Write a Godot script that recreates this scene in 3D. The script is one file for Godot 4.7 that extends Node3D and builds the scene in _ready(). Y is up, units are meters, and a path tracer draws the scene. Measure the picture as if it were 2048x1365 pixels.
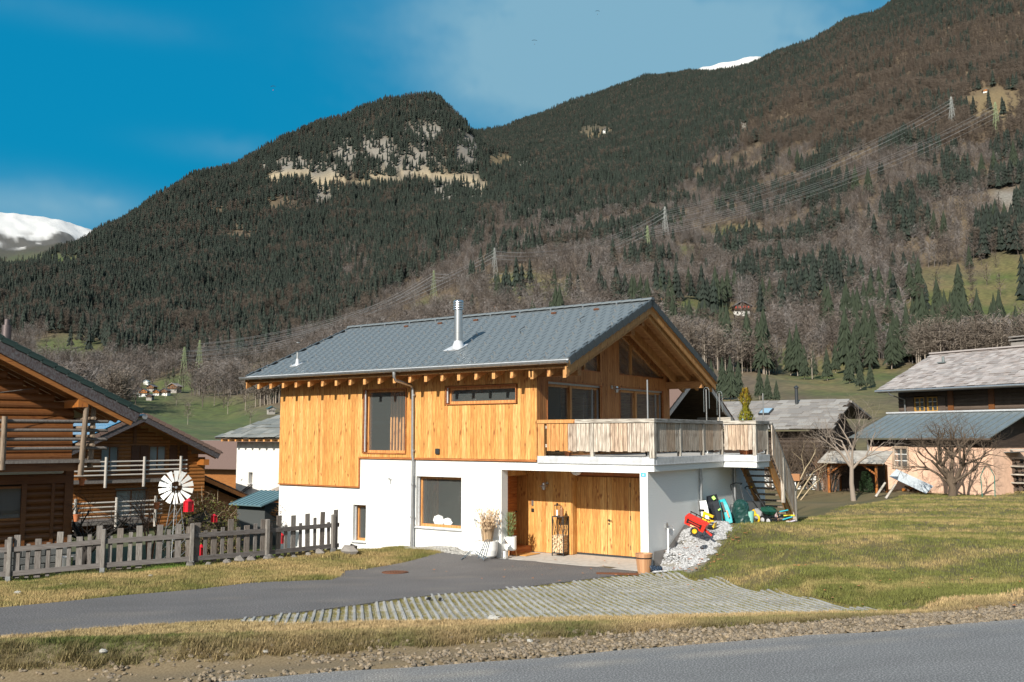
extends Node3D
# A timber and plaster house in an Alpine valley: x along its street front, y up, z towards the road; metres.
const CAM := Vector3(10.7425, 3.3489, 21.2214)
const FOCAL := 1862.8
var cf := Vector3.ZERO
var cr := Vector3.ZERO
var cu := Vector3.ZERO
var rng := RandomNumberGenerator.new()
var M := {}
var fbm := FastNoiseLite.new()
var fine := FastNoiseLite.new()
var ridged := FastNoiseLite.new()
var cols := []


class MB:
	var v := PackedVector3Array()
	var n := PackedVector3Array()
	var c := PackedColorArray()
	var col := Color.WHITE
	func tri(a: Vector3, b: Vector3, d: Vector3) -> void:
		var m := (b - a).cross(d - a).normalized()
		trin(a, b, d, m, m, m)
	func trin(a: Vector3, b: Vector3, d: Vector3, na: Vector3, nb: Vector3, nd: Vector3) -> void:
		v.append(a)
		v.append(d)
		v.append(b)
		n.append(na)
		n.append(nd)
		n.append(nb)
		c.append(col)
		c.append(col)
		c.append(col)
	func quad(a: Vector3, b: Vector3, d: Vector3, e: Vector3) -> void:
		tri(a, b, d)
		tri(a, d, e)
	func box(lo: Vector3, hi: Vector3) -> void:
		obox(Transform3D(Basis(), (lo + hi) * 0.5), hi - lo)
	func obox(t: Transform3D, s: Vector3) -> void:
		var p := []
		for i in 8:
			p.append(t * (Vector3(-0.5 if i & 1 == 0 else 0.5, -0.5 if i & 2 == 0 else 0.5, -0.5 if i & 4 == 0 else 0.5) * s))
		quad(p[4], p[5], p[7], p[6])
		quad(p[1], p[0], p[2], p[3])
		quad(p[5], p[1], p[3], p[7])
		quad(p[0], p[4], p[6], p[2])
		quad(p[6], p[7], p[3], p[2])
		quad(p[0], p[1], p[5], p[4])
	func bar(a: Vector3, b: Vector3, w: float, h: float, up := Vector3.UP) -> void:
		var z := (b - a).normalized()
		var x := up.cross(z)
		x = x.normalized() if x.length() > 0.001 else Vector3.RIGHT
		obox(Transform3D(Basis(x, z.cross(x), z), (a + b) * 0.5), Vector3(w, h, (b - a).length()))
	# a box with chamfered edges
	func cbox(lo: Vector3, hi: Vector3, k: float) -> void:
		var a := lo
		var b := hi
		var oct := func(x0: float, x1: float, z0: float, z1: float, y: float) -> Array:
			return [Vector3(x0 + k, y, z0), Vector3(x0, y, z0 + k), Vector3(x0, y, z1 - k), Vector3(x0 + k, y, z1), Vector3(x1 - k, y, z1), Vector3(x1, y, z1 - k), Vector3(x1, y, z0 + k), Vector3(x1 - k, y, z0)]
		var r := [oct.call(a.x + k, b.x - k, a.z + k, b.z - k, a.y), oct.call(a.x, b.x, a.z, b.z, a.y + k), oct.call(a.x, b.x, a.z, b.z, b.y - k), oct.call(a.x + k, b.x - k, a.z + k, b.z - k, b.y)]
		for i in 3:
			for j in 8:
				quad(r[i][j], r[i][(j + 1) % 8], r[i + 1][(j + 1) % 8], r[i + 1][j])
		for j in range(1, 7):
			tri(r[3][0], r[3][j], r[3][j + 1])
			tri(r[0][0], r[0][j + 1], r[0][j])
	func tube(p: Array, r: Array, sides := 6, capped := true) -> void:
		var rings := []
		var norms := []
		var x := Vector3.ZERO
		for i in p.size():
			var d: Vector3 = (p[mini(i + 1, p.size() - 1)] - p[maxi(i - 1, 0)]).normalized()
			if x == Vector3.ZERO:
				x = d.cross(Vector3.UP if absf(d.y) < 0.9 else Vector3.RIGHT).normalized()
			x = (x - d * x.dot(d)).normalized()
			var y := d.cross(x)
			var ring := []
			var nn := []
			for k in sides:
				var a := TAU * k / sides
				var o := x * cos(a) + y * sin(a)
				nn.append(o)
				ring.append(p[i] + o * r[i])
			rings.append(ring)
			norms.append(nn)
		for i in p.size() - 1:
			for k in sides:
				var l := (k + 1) % sides
				trin(rings[i][k], rings[i][l], rings[i + 1][l], norms[i][k], norms[i][l], norms[i + 1][l])
				trin(rings[i][k], rings[i + 1][l], rings[i + 1][k], norms[i][k], norms[i + 1][l], norms[i + 1][k])
		if capped:
			for k in range(1, sides - 1):
				tri(rings[0][0], rings[0][k + 1], rings[0][k])
				tri(rings[-1][0], rings[-1][k], rings[-1][k + 1])
	# a turned shape: profile of (radius, height), smooth
	func lathe(prof: Array, sides: int, t := Transform3D()) -> void:
		for i in prof.size() - 1:
			var a: Vector2 = prof[i]
			var b: Vector2 = prof[i + 1]
			var e := Vector2(b.y - a.y, a.x - b.x).normalized()
			for k in sides:
				var u := TAU * k / sides
				var w := TAU * (k + 1) / sides
				var cu0 := Vector3(sin(u), 0, cos(u))
				var cw := Vector3(sin(w), 0, cos(w))
				var nu := (t.basis * (cu0 * e.x + Vector3.UP * e.y)).normalized()
				var nw := (t.basis * (cw * e.x + Vector3.UP * e.y)).normalized()
				var p0 := t * (cu0 * a.x + Vector3.UP * a.y)
				var p1 := t * (cw * a.x + Vector3.UP * a.y)
				var p2 := t * (cw * b.x + Vector3.UP * b.y)
				var p3 := t * (cu0 * b.x + Vector3.UP * b.y)
				if a.x > 0.0001:
					trin(p0, p1, p2, nu, nw, nw)
				if b.x > 0.0001:
					trin(p0, p2, p3, nu, nw, nu)
	# a flat outline (counter-clockwise, in x and y) pushed from z0 to z1
	func prism(poly: PackedVector2Array, z0: float, z1: float, t := Transform3D()) -> void:
		if Geometry2D.is_polygon_clockwise(poly):
			poly.reverse()
		var ix := Geometry2D.triangulate_polygon(poly)
		for i in range(0, ix.size(), 3):
			var a := poly[ix[i]]
			var b := poly[ix[i + 1]]
			var d := poly[ix[i + 2]]
			if (b - a).cross(d - a) < 0:
				var q := b
				b = d
				d = q
			tri(t * Vector3(a.x, a.y, z1), t * Vector3(b.x, b.y, z1), t * Vector3(d.x, d.y, z1))
			tri(t * Vector3(a.x, a.y, z0), t * Vector3(d.x, d.y, z0), t * Vector3(b.x, b.y, z0))
		for i in poly.size():
			var a := poly[i]
			var b := poly[(i + 1) % poly.size()]
			quad(t * Vector3(a.x, a.y, z0), t * Vector3(b.x, b.y, z0), t * Vector3(b.x, b.y, z1), t * Vector3(a.x, a.y, z1))
	func blob(at: Vector3, r: Vector3, seed_: int, rough := 0.25) -> void:
		var g := RandomNumberGenerator.new()
		g.seed = seed_
		var ring := []
		for i in 5:
			var row := []
			for k in 7:
				var th := PI * i / 4.0
				var ph := TAU * (k + 0.5 * (i % 2)) / 7.0
				var q := 1.0 + g.randf_range(-rough, rough)
				row.append(at + Vector3(sin(th) * cos(ph), cos(th), sin(th) * sin(ph)) * r * q)
			ring.append(row)
		for i in 4:
			for k in 7:
				var l := (k + 1) % 7
				if i > 0:
					tri(ring[i][k], ring[i][l], ring[i + 1][k])
				if i < 3:
					tri(ring[i][l], ring[i + 1][l], ring[i + 1][k])
	func mesh() -> ArrayMesh:
		var a := []
		a.resize(Mesh.ARRAY_MAX)
		a[Mesh.ARRAY_VERTEX] = v
		a[Mesh.ARRAY_NORMAL] = n
		a[Mesh.ARRAY_COLOR] = c
		var m := ArrayMesh.new()
		m.add_surface_from_arrays(Mesh.PRIMITIVE_TRIANGLES, a)
		return m


func ray(px: float, py: float) -> Vector3:
	return cf + cr * ((px - 1024.0) / FOCAL) - cu * ((py - 682.5) / FOCAL)


func at(px: float, py: float, depth: float) -> Vector3:
	return CAM + ray(px, py) * depth


func to_px(p: Vector3) -> Vector2:
	var d := p - CAM
	var z := maxf(d.dot(cf), 0.01)
	return Vector2(1024.0 + FOCAL * d.dot(cr) / z, 682.5 - FOCAL * d.dot(cu) / z)


func pol(p: Vector3) -> Vector2:   # bearing seen from the road (0 along -z, growing to the right) and level distance
	return Vector2(atan2(p.x - CAM.x, CAM.z - p.z), Vector2(p.x - CAM.x, p.z - CAM.z).length())


func unpol(az: float, r: float) -> Vector3:
	return Vector3(CAM.x + sin(az) * r, 0, CAM.z - cos(az) * r)


func tag(o: Node3D, label: String, category: String, group := "") -> Node3D:
	o.set_meta("label", label)
	o.set_meta("category", category)
	if group != "":
		o.set_meta("group", group)
	return o


func kind(o: Node3D, k: String) -> Node3D:
	o.set_meta("kind", k)
	return o


func thing(called: String, label: String, category: String, where := Vector3.ZERO, turn := 0.0, group := "") -> Node3D:
	var o := Node3D.new()
	o.name = called
	add_child(o, true)
	o.position = where
	o.rotation.y = turn
	return tag(o, label, category, group)


func put(called: String, mesh: Mesh, m: Material, parent: Node = self, where := Vector3.ZERO) -> MeshInstance3D:
	var o := MeshInstance3D.new()
	o.name = called
	o.mesh = mesh
	o.material_override = null
	if mesh is ArrayMesh and mesh.get_surface_count() > 0 and mesh.surface_get_material(0) == null:
		mesh.surface_set_material(0, m)
	else:
		o.set_surface_override_material(0, m)
	if m != mesh.surface_get_material(0):
		o.set_surface_override_material(0, m)
	o.position = where
	parent.add_child(o, true)
	return o


func part(called: String, mb: MB, m: Material, parent: Node = self, where := Vector3.ZERO) -> MeshInstance3D:
	return put(called, mb.mesh(), m, parent, where)


func multi(called: String, mesh: Mesh, m: Material, ts: Array, tints: Array, parent: Node = self) -> MultiMeshInstance3D:
	var mm := MultiMesh.new()
	mm.transform_format = MultiMesh.TRANSFORM_3D
	mm.use_colors = true
	mm.mesh = mesh
	mm.instance_count = ts.size()
	for i in ts.size():
		mm.set_instance_transform(i, ts[i])
		mm.set_instance_color(i, tints[i % tints.size()])
	var o := MultiMeshInstance3D.new()
	o.name = called
	o.multimesh = mm
	mesh.surface_set_material(0, m)
	parent.add_child(o, true)
	o.set_meta("kind", "stuff")
	return o


func dup(o: Node3D, where: Vector3, turn := 0.0, label := "") -> Node3D:
	var r: Node3D = o.duplicate()
	r.name = o.name
	o.get_parent().add_child(r, true)
	r.position = where
	r.rotation.y = turn
	if label != "":
		r.set_meta("label", label)
	return r


func lin(r: float, g: float, b: float) -> Color:
	return Color(r, g, b).linear_to_srgb()


func mk(col: Color, rough := 0.85, tex: Texture2D = null, scale := Vector3.ONE, world := true, metal := 0.0) -> StandardMaterial3D:
	var m := StandardMaterial3D.new()
	m.albedo_color = col
	m.roughness = rough
	m.metallic = metal
	m.vertex_color_use_as_albedo = true
	if tex:
		m.albedo_texture = tex
		m.uv1_triplanar = true
		m.uv1_world_triplanar = world
		m.uv1_scale = scale
	return m


func noise_tex(seed_: int, freq: float, stops: Array, size := 512, octaves := 5, type := FastNoiseLite.TYPE_SIMPLEX_SMOOTH) -> NoiseTexture2D:
	var n := FastNoiseLite.new()
	n.seed = seed_
	n.noise_type = type
	n.frequency = freq
	n.fractal_octaves = octaves
	var t := NoiseTexture2D.new()
	t.width = size
	t.height = size
	t.seamless = true
	t.noise = n
	var g := Gradient.new()
	var offs := PackedFloat32Array()
	var cs := PackedColorArray()
	for s in stops:
		offs.append(s[0])
		cs.append(s[1])
	g.offsets = offs
	g.colors = cs
	t.color_ramp = g
	return t


func grey(v: float) -> Color:
	return Color(v, v, v)


# sawn softwood: grain along v, knots with the grain bending round them; relative brightness, a little redder where darker
func wood_image(seed_: int, knots: int, contrast: float, warm := 1.0) -> Image:
	var w := 256
	var h := 512
	var g := RandomNumberGenerator.new()
	g.seed = seed_
	var nz := FastNoiseLite.new()
	nz.seed = seed_
	nz.frequency = 1.0
	var ks := []
	for i in knots:
		ks.append(Vector3(g.randf() * w, g.randf() * h, g.randf_range(2.0, 5.0)))
	var im := Image.create(w, h, false, Image.FORMAT_RGB8)
	for y in h:
		var wrap := float(y) / h
		var near := []
		for k in ks:
			if absf(wrapf(y - k.y, -h * 0.5, h * 0.5)) < 26:
				near.append(k)
		for x in w:
			var u := float(x)
			var dark := 0.0
			for k in near:
				var dx: float = wrapf(x - k.x, -w * 0.5, w * 0.5)
				var dy: float = wrapf(y - k.y, -h * 0.5, h * 0.5)
				var d: float = sqrt(dx * dx + dy * dy * 0.35) / k.z
				u += signf(dx) * 5.0 * exp(-d * 0.8)
				if d < 1.0:
					dark = maxf(dark, 0.75 - 0.3 * d)
				elif d < 1.5:
					dark = maxf(dark, 0.25)
			var ring := TAU * wrap
			var s := nz.get_noise_3d(u * 0.11, cos(ring) * 0.9, sin(ring) * 0.9) * 0.6 + nz.get_noise_3d(u * 0.45, cos(ring) * 2.2 + 40, sin(ring) * 2.2) * 0.4
			var e := clampf(0.82 + s * contrast, 0.3, 1.0)
			e = lerpf(e, 0.42, dark)
			im.set_pixel(x, y, Color(e, e, e).lerp(Color(lerpf(e, 1.0, 0.15), e * e * 0.25 + e * 0.75, e * e * 0.55 + e * 0.4), warm))
	im.generate_mipmaps()
	return im


func materials() -> void:
	var wi := wood_image(3, 22, 0.34)
	var wood := ImageTexture.create_from_image(wi)
	var wh := Image.new()
	wh.copy_from(wi)
	wh.clear_mipmaps()
	wh.rotate_90(CLOCKWISE)
	var wood_h := ImageTexture.create_from_image(wh)
	var oldi := wood_image(11, 8, 0.6, 0.25)
	var old := ImageTexture.create_from_image(oldi)
	var oh := Image.new()
	oh.copy_from(oldi)
	oh.clear_mipmaps()
	oh.rotate_90(CLOCKWISE)
	var old_h := ImageTexture.create_from_image(oh)
	var up := Vector3(0.83, 0.31, 0.83)
	var lie := Vector3(0.31, 0.83, 0.31)
	M.boards = []
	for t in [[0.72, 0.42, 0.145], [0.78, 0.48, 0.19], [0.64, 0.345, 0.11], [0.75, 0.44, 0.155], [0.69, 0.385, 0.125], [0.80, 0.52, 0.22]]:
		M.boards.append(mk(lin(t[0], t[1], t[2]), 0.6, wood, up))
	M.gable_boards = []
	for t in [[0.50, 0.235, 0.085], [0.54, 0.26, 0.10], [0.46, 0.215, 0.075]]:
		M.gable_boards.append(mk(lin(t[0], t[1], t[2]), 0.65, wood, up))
	M.rail_boards = []
	for t in [[0.58, 0.50, 0.43], [0.52, 0.43, 0.36], [0.62, 0.55, 0.48], [0.56, 0.43, 0.33]]:
		M.rail_boards.append(mk(lin(t[0], t[1], t[2]), 0.75, old, up))
	M.rail_fresh = mk(lin(0.66, 0.37, 0.15), 0.7, wood, up)
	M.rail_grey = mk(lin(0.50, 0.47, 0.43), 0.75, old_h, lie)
	M.rail_shadow = mk(lin(0.30, 0.30, 0.30), 0.8, old_h, lie)  # darker copy of rail_grey: shade put into the colour of the side rails
	M.post_grey = mk(lin(0.56, 0.52, 0.47), 0.75, old, up)
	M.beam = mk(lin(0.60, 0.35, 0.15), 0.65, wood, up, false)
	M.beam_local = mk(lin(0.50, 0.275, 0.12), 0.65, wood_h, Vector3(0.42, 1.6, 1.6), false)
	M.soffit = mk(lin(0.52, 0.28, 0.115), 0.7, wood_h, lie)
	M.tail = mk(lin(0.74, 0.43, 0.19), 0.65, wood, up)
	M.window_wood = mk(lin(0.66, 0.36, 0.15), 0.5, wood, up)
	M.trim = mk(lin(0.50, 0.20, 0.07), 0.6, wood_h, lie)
	M.door_boards = mk(lin(0.62, 0.25, 0.075), 0.6, wood_h, lie)
	M.logs = mk(lin(0.20, 0.085, 0.026), 0.5, wood_h, Vector3(0.3, 1.3, 0.3))
	M.logs_bright = mk(lin(0.34, 0.155, 0.045), 0.5, wood_h, Vector3(0.3, 1.3, 0.3))
	M.logs_dark = mk(lin(0.055, 0.035, 0.025), 0.7, old_h, Vector3(0.3, 1.3, 0.3))
	M.logs_old = mk(lin(0.13, 0.095, 0.075), 0.8, old_h, Vector3(0.3, 1.3, 0.3))
	M.log_rail = mk(lin(0.17, 0.155, 0.15), 0.8, old, Vector3(2, 0.6, 2))
	M.log_post = mk(lin(0.26, 0.20, 0.15), 0.8, old, up)
	M.log_orange = mk(lin(0.42, 0.17, 0.04), 0.5, wood, up)
	M.shutter = mk(lin(0.10, 0.04, 0.017), 0.6, wood, up)
	M.fence = []
	for t in [[0.21, 0.195, 0.19], [0.18, 0.165, 0.16], [0.25, 0.235, 0.225], [0.20, 0.175, 0.16]]:
		M.fence.append(mk(lin(t[0], t[1], t[2]), 0.85, old, Vector3(2.4, 0.6, 2.4)))
	M.fence_rail = mk(lin(0.16, 0.148, 0.148), 0.85, old_h, Vector3(0.6, 2.4, 0.6))
	var soft := noise_tex(5, 0.012, [[0.0, grey(0.86)], [0.5, grey(0.95)], [1.0, grey(1.0)]])
	var grain := noise_tex(6, 0.09, [[0.0, grey(0.80)], [0.5, grey(0.93)], [1.0, grey(1.0)]], 256, 3)
	M.plaster = mk(lin(0.82, 0.82, 0.80), 0.95, grain, Vector3(1.4, 1.4, 1.4))
	M.plaster_grey = mk(lin(0.74, 0.725, 0.70), 0.95, grain, Vector3(2, 2, 2))
	M.old_plaster = mk(lin(0.70, 0.69, 0.66), 0.95, soft, Vector3(0.35, 0.2, 0.35))
	M.pink_plaster = mk(lin(0.72, 0.47, 0.34), 0.95, soft, Vector3(0.6, 0.4, 0.6))
	for m in [M.plaster, M.plaster_grey, M.pink_plaster]:
		m.heightmap_enabled = true
		m.heightmap_texture = grain
		m.heightmap_scale = 0.25
	var asph := noise_tex(8, 0.16, [[0.0, grey(0.42)], [0.40, grey(0.62)], [0.60, grey(0.76)], [0.72, grey(0.86)], [0.80, grey(1.0)], [1.0, grey(1.0)]], 512, 3)
	M.asphalt = mk(lin(0.43, 0.41, 0.405), 0.9, asph, Vector3(0.33, 0.33, 0.33))
	M.road = mk(lin(0.58, 0.57, 0.56), 0.9, asph, Vector3(0.36, 0.36, 0.36))
	var conc := noise_tex(9, 0.05, [[0.0, grey(0.62)], [0.5, grey(0.85)], [1.0, grey(1.0)]])
	M.concrete = mk(lin(0.46, 0.44, 0.41), 0.7, soft, Vector3(0.7, 0.7, 0.7))
	M.paver = []
	for t in [[0.40, 0.40, 0.385], [0.45, 0.445, 0.43], [0.36, 0.355, 0.34]]:
		M.paver.append(mk(lin(t[0], t[1], t[2]), 0.95, conc, Vector3(2, 2, 2)))
	M.soil = mk(Color.WHITE, 1.0, noise_tex(12, 0.06, [[0.0, Color(0.62, 0.58, 0.5)], [0.5, Color(0.85, 0.84, 0.8)], [1.0, Color(1, 1, 0.97)]]), Vector3(0.8, 0.8, 0.8))
	M.terrain = mk(Color.WHITE, 1.0, noise_tex(13, 0.05, [[0.0, Color(0.55, 0.53, 0.5)], [0.45, Color(0.8, 0.78, 0.75)], [1.0, Color(1, 1, 1)]], 512, 6), Vector3(0.012, 0.012, 0.012))
	M.leafy = mk(Color.WHITE, 0.9)
	M.leafy.backlight_enabled = true
	M.leafy.backlight = Color(0.35, 0.35, 0.3)
	M.plain = mk(Color.WHITE, 0.9)
	M.stone = mk(Color.WHITE, 0.95, conc, Vector3(3, 3, 3))
	M.tile = mk(lin(0.165, 0.19, 0.205), 0.55, conc, Vector3(2.5, 2.5, 2.5))
	M.tile_dark = mk(lin(0.085, 0.10, 0.108), 0.5, conc, Vector3(2.5, 2.5, 2.5))
	M.green_tile = mk(lin(0.022, 0.045, 0.04), 0.45, conc, Vector3(2, 2, 2))
	M.slate = []
	for t in [[0.23, 0.235, 0.22], [0.30, 0.30, 0.28], [0.19, 0.20, 0.19]]:
		M.slate.append(mk(lin(t[0], t[1], t[2]), 0.75, conc, Vector3(1.6, 1.6, 1.6)))
	M.slab_roof = []
	for t in [[0.30, 0.275, 0.255], [0.35, 0.33, 0.31], [0.26, 0.24, 0.225]]:
		M.slab_roof.append(mk(lin(t[0], t[1], t[2]), 0.85, conc, Vector3(1.2, 1.2, 1.2)))
	M.clay = []
	for t in [[0.40, 0.355, 0.34], [0.44, 0.40, 0.385], [0.36, 0.31, 0.29]]:
		M.clay.append(mk(lin(t[0], t[1], t[2]), 0.85, conc, Vector3(1.2, 1.2, 1.2)))
	M.brown_tile = mk(lin(0.20, 0.125, 0.10), 0.8, conc, Vector3(1.5, 1.5, 1.5))
	M.zinc = mk(lin(0.46, 0.47, 0.48), 0.38, soft, Vector3(1, 1, 1), true, 0.75)
	M.steel = mk(lin(0.62, 0.62, 0.62), 0.28, null, Vector3.ONE, true, 0.9)
	M.flashing = mk(lin(0.62, 0.63, 0.65), 0.5, soft, Vector3(0.8, 0.8, 0.8), true, 0.35)
	M.tin = mk(lin(0.215, 0.245, 0.25), 0.42, soft, Vector3(0.5, 0.5, 0.5), true, 0.4)
	M.verdigris = mk(lin(0.16, 0.145, 0.15), 0.65, noise_tex(21, 0.03, [[0.0, Color(0.45, 0.35, 0.3)], [0.5, Color(0.7, 0.68, 0.7)], [1.0, Color(0.9, 1, 1)]]), Vector3(1.2, 0.6, 1.2), true, 0.3)
	M.rusty = mk(lin(0.17, 0.06, 0.025), 0.9, conc, Vector3(3, 3, 3))
	M.glass = StandardMaterial3D.new()
	M.glass.albedo_color = Color(0.9, 0.95, 0.95, 0.06)
	M.glass.transparency = BaseMaterial3D.TRANSPARENCY_ALPHA
	M.glass.roughness = 0.02
	M.black = mk(lin(0.012, 0.012, 0.013), 0.5)
	M.dark_metal = mk(lin(0.05, 0.055, 0.06), 0.4, null, Vector3.ONE, true, 0.5)
	M.white = mk(lin(0.80, 0.80, 0.78), 0.45)
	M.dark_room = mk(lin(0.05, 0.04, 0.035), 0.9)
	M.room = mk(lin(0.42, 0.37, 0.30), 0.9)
	M.curtain = mk(lin(0.30, 0.38, 0.42), 0.9)
	M.terracotta = mk(lin(0.42, 0.14, 0.055), 0.85)
	M.snow = mk(lin(0.86, 0.88, 0.92), 0.8)


func cam_basis() -> void:
	var yaw := deg_to_rad(35.0586)
	var pitch := deg_to_rad(5.8393)
	cf = Vector3(-sin(yaw) * cos(pitch), sin(pitch), -cos(yaw) * cos(pitch))
	cr = cf.cross(Vector3.UP).normalized()
	cu = cr.cross(cf)


func sky_image() -> Image:
	var w := 1536
	var h := 768
	var im := Image.create(w, h, false, Image.FORMAT_RGBF)
	im.fill(Color(0.10, 0.10, 0.085))
	var nz := FastNoiseLite.new()
	nz.seed = 77
	nz.frequency = 1.0
	nz.fractal_octaves = 5
	var wisp := FastNoiseLite.new()
	wisp.seed = 31
	wisp.frequency = 1.0
	wisp.fractal_octaves = 4
	wisp.domain_warp_enabled = true
	wisp.domain_warp_amplitude = 0.5
	wisp.domain_warp_frequency = 1.2
	# broad patches of thin cloud: bearing and height in degrees, half sizes, strength
	var patches := []
	for q in [[1180, 70, 340, 190, 0.95], [1060, 120, 200, 120, 0.45], [1500, 60, 420, 130, 0.6], [60, 410, 190, 45, 0.8], [150, 30, 220, 26, 0.16], [500, 300, 150, 24, 0.22], [210, 405, 26, 9, 0.3], [1350, 170, 300, 60, 0.5]]:
		var d := ray(q[0], q[1])
		patches.append([atan2(d.x, -d.z), atan2(d.y, Vector2(d.x, d.z).length()), q[2] / FOCAL, q[3] / FOCAL, q[4]])
	for y in h / 2 + 2:
		var el := PI * 0.5 - (y + 0.5) / h * PI
		for x in w:
			var az := (x + 0.5) / w * TAU
			var d := Vector3(sin(az) * cos(el), sin(el), -cos(az) * cos(el))
			var k := clampf(el / 1.2, 0.0, 1.0)
			var base := Color(0.003, 0.215, 0.36).lerp(Color(0.001, 0.105, 0.25), sqrt(k))
			if el < 0.16:
				base = base.lerp(Color(0.05, 0.22, 0.34), (0.16 - el) / 0.16 * 0.6)
			var cover := 0.0
			for p in patches:
				var u: float = wrapf(az - p[0], -PI, PI) / p[2]
				var t: float = (el - p[1]) / p[3]
				var f := exp(-(u * u + t * t))
				cover += f * p[4]
			var far: float = absf(wrapf(az - patches[0][0], -PI, PI))
			if far > 0.9:
				cover += 0.6 * smoothstep(0.9, 1.8, far)  # more and paler cloud added outside the view, for neutral fill light
			var s := Vector3(d.x * 2.2 + d.y * 1.6, d.y * 5.0, d.z * 2.2)
			var c := 0.5 + 0.9 * wisp.get_noise_3dv(s * 1.3) + 0.25 * nz.get_noise_3dv(s * 5.0)
			var a := clampf(cover * (0.18 + 0.85 * clampf(c, 0.0, 1.2)), 0.0, 0.8)
			var glow := pow(maxf(d.dot(Vector3(0.111, 0.512, 0.853)), 0.0), 5.0)  # whitish brightening round the sun, added out of view as fill light
			var tone := Color(0.17, 0.30, 0.375) if far < 0.9 else Color(0.165, 0.262, 0.325).lerp(Color(0.36, 0.37, 0.36), smoothstep(0.9, 1.8, far))
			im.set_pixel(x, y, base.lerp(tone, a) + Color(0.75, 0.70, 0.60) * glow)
	return im


# ---- the lie of the land
const EDGE := Vector2(0.49, 12.53)
const ALONG := Vector2(0.711, -0.703)
const AWAY := Vector2(-0.703, -0.711)
var marks := []


func base_plane(x: float, z: float) -> float:
	return 0.025 * (x + 0.2) + 0.032 * z


func ground_marks() -> void:
	for p in [[-4, 0, 0.0], [-2, 0, 0.0], [-0.2, 0.1, 0.0], [-7.8, 0, 0.07], [-6.3, 0, 0.17], [-5.5, 0.1, 0.08], [-9.4, 0, -0.1], [-10.3, 0, -0.24], [-13.6, 0, -0.4],
			[-10.73, 8, 0.03], [-9.49, 6.4, 0.11], [-8.91, 4.52, 0.11], [-8.6, 2.46, 0.11], [-12.2, 9.5, -0.12], [0.3, -0.25, 0.05], [0.3, -1.1, 0.45], [0.4, -2.1, 0.86], [0.4, -2.9, 1.0],
			[0.6, -4.5, 0.9], [0.8, -6, 0.8], [1.2, -7.4, 0.7], [0.5, -9, 0.68], [2.5, -1.5, 0.68], [2.2, -0.4, 0.35], [1.0, 0.35, 0.1], [4.2, 0.9, 0.5], [5, 2.2, 0.42], [7.4, 2.6, 0.5], [5, -4, 0.85], [4, -10, 0.78],
			[10, -4, 0.9], [10, -12, 0.82], [16, -4, 1.0], [16, -15, 0.85], [12, 0.6, 0.82], [-2, -20, 0.5], [20, 0, 1.1], [3, -20, 0.7], [12, -26, 0.8],
			[-5, 3.8, -0.02], [-3, 5, 0.09], [-0.5, 5, 0.15], [-2, 2, 0.02], [2, 3, 0.15], [4.5, 3.4, 0.22], [6.57, 3.74, 0.29], [3, 6, 0.27], [0, 9, 0.29], [-3, 9, 0.22], [-3.5, 12, 0.3], [-6, 10, 0.17], [-6.5, 14, 0.3],
			[-7, 6, 0.1], [-7.3, 3, 0.02], [-14, 5, -0.4], [-18, 3, -0.6], [-16, 10, -0.35], [-20, -10, -1.2], [-14, -14, -0.9], [-30, 0, -1.3], [-30, -25, -2.0], [-8, -14, 0.0], [8, 5, 0.42], [9, 1.6, 0.62], [-2, -24, 0.72], [3, -25, 0.66], [-3, -30, 0.72], [5, -30, 0.78], [9, -20, 0.8], [-6, -28, 0.7], [0, -38, 1.3], [-10, -36, 0.9], [12, -38, 1.4], [-6, -20, 0.62], [-4, -16, 0.62], [1, -16, 0.72], [20, -30, 1.3], [20, -14, 1.05], [30, -20, 1.5],
			[-1.5, 9, 0.22], [0.3, 7.6, 0.23], [1.5, 5, 0.18], [2.5, 4.2, 0.18], [1, 3, 0.11], [3.6, 4.6, 0.23], [5.2, 3.9, 0.25], [1.2, 1.4, 0.06], [3.0, 2.3, 0.13], [2, 6.5, 0.26], [0.5, 1.2, 0.045], [4.4, 2.7, 0.19]]:
		marks.append(Vector3(p[0], p[2] - base_plane(p[0], p[1]), p[1]))


func road_y(x: float, z: float) -> float:
	var t := Vector2(x - EDGE.x, z - EDGE.y).dot(ALONG)
	return 0.06 + 0.0355 * t


func edge_s(x: float, z: float) -> float:
	return Vector2(x - EDGE.x, z - EDGE.y).dot(AWAY)


func ground(x: float, z: float) -> float:
	var sum := 0.0
	var ws := 0.00003
	for m: Vector3 in marks:
		var d := (m.x - x) * (m.x - x) + (m.z - z) * (m.z - z) + 0.02
		var w := 1.0 / (d * d)
		sum += w * m.y
		ws += w
	var b := clampf(base_plane(x, z), -1.0, 0.9)
	var y := b + sum / ws
	var s := edge_s(x, z) + 0.12 * fine.get_noise_2d(x * 0.9, z * 0.9)
	if s < 1.7:
		y = lerpf(road_y(x, z) + 0.02 * clampf(s, 0.0, 1.0), y, smoothstep(0.7, 1.45, s))
	return y


func gp(x: float, z: float, up := 0.0) -> Vector3:
	return Vector3(x, ground(x, z) + up, z)


# where the sight line through a point of the photograph meets the ground near the house
func on_ground(px: float, py: float) -> Vector3:
	var d := ray(px, py)
	var t := 8.0
	while t < 90.0:
		var p := CAM + d * t
		if p.y < ground(p.x, p.z):
			break
		t += 0.1
	return CAM + d * t


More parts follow.
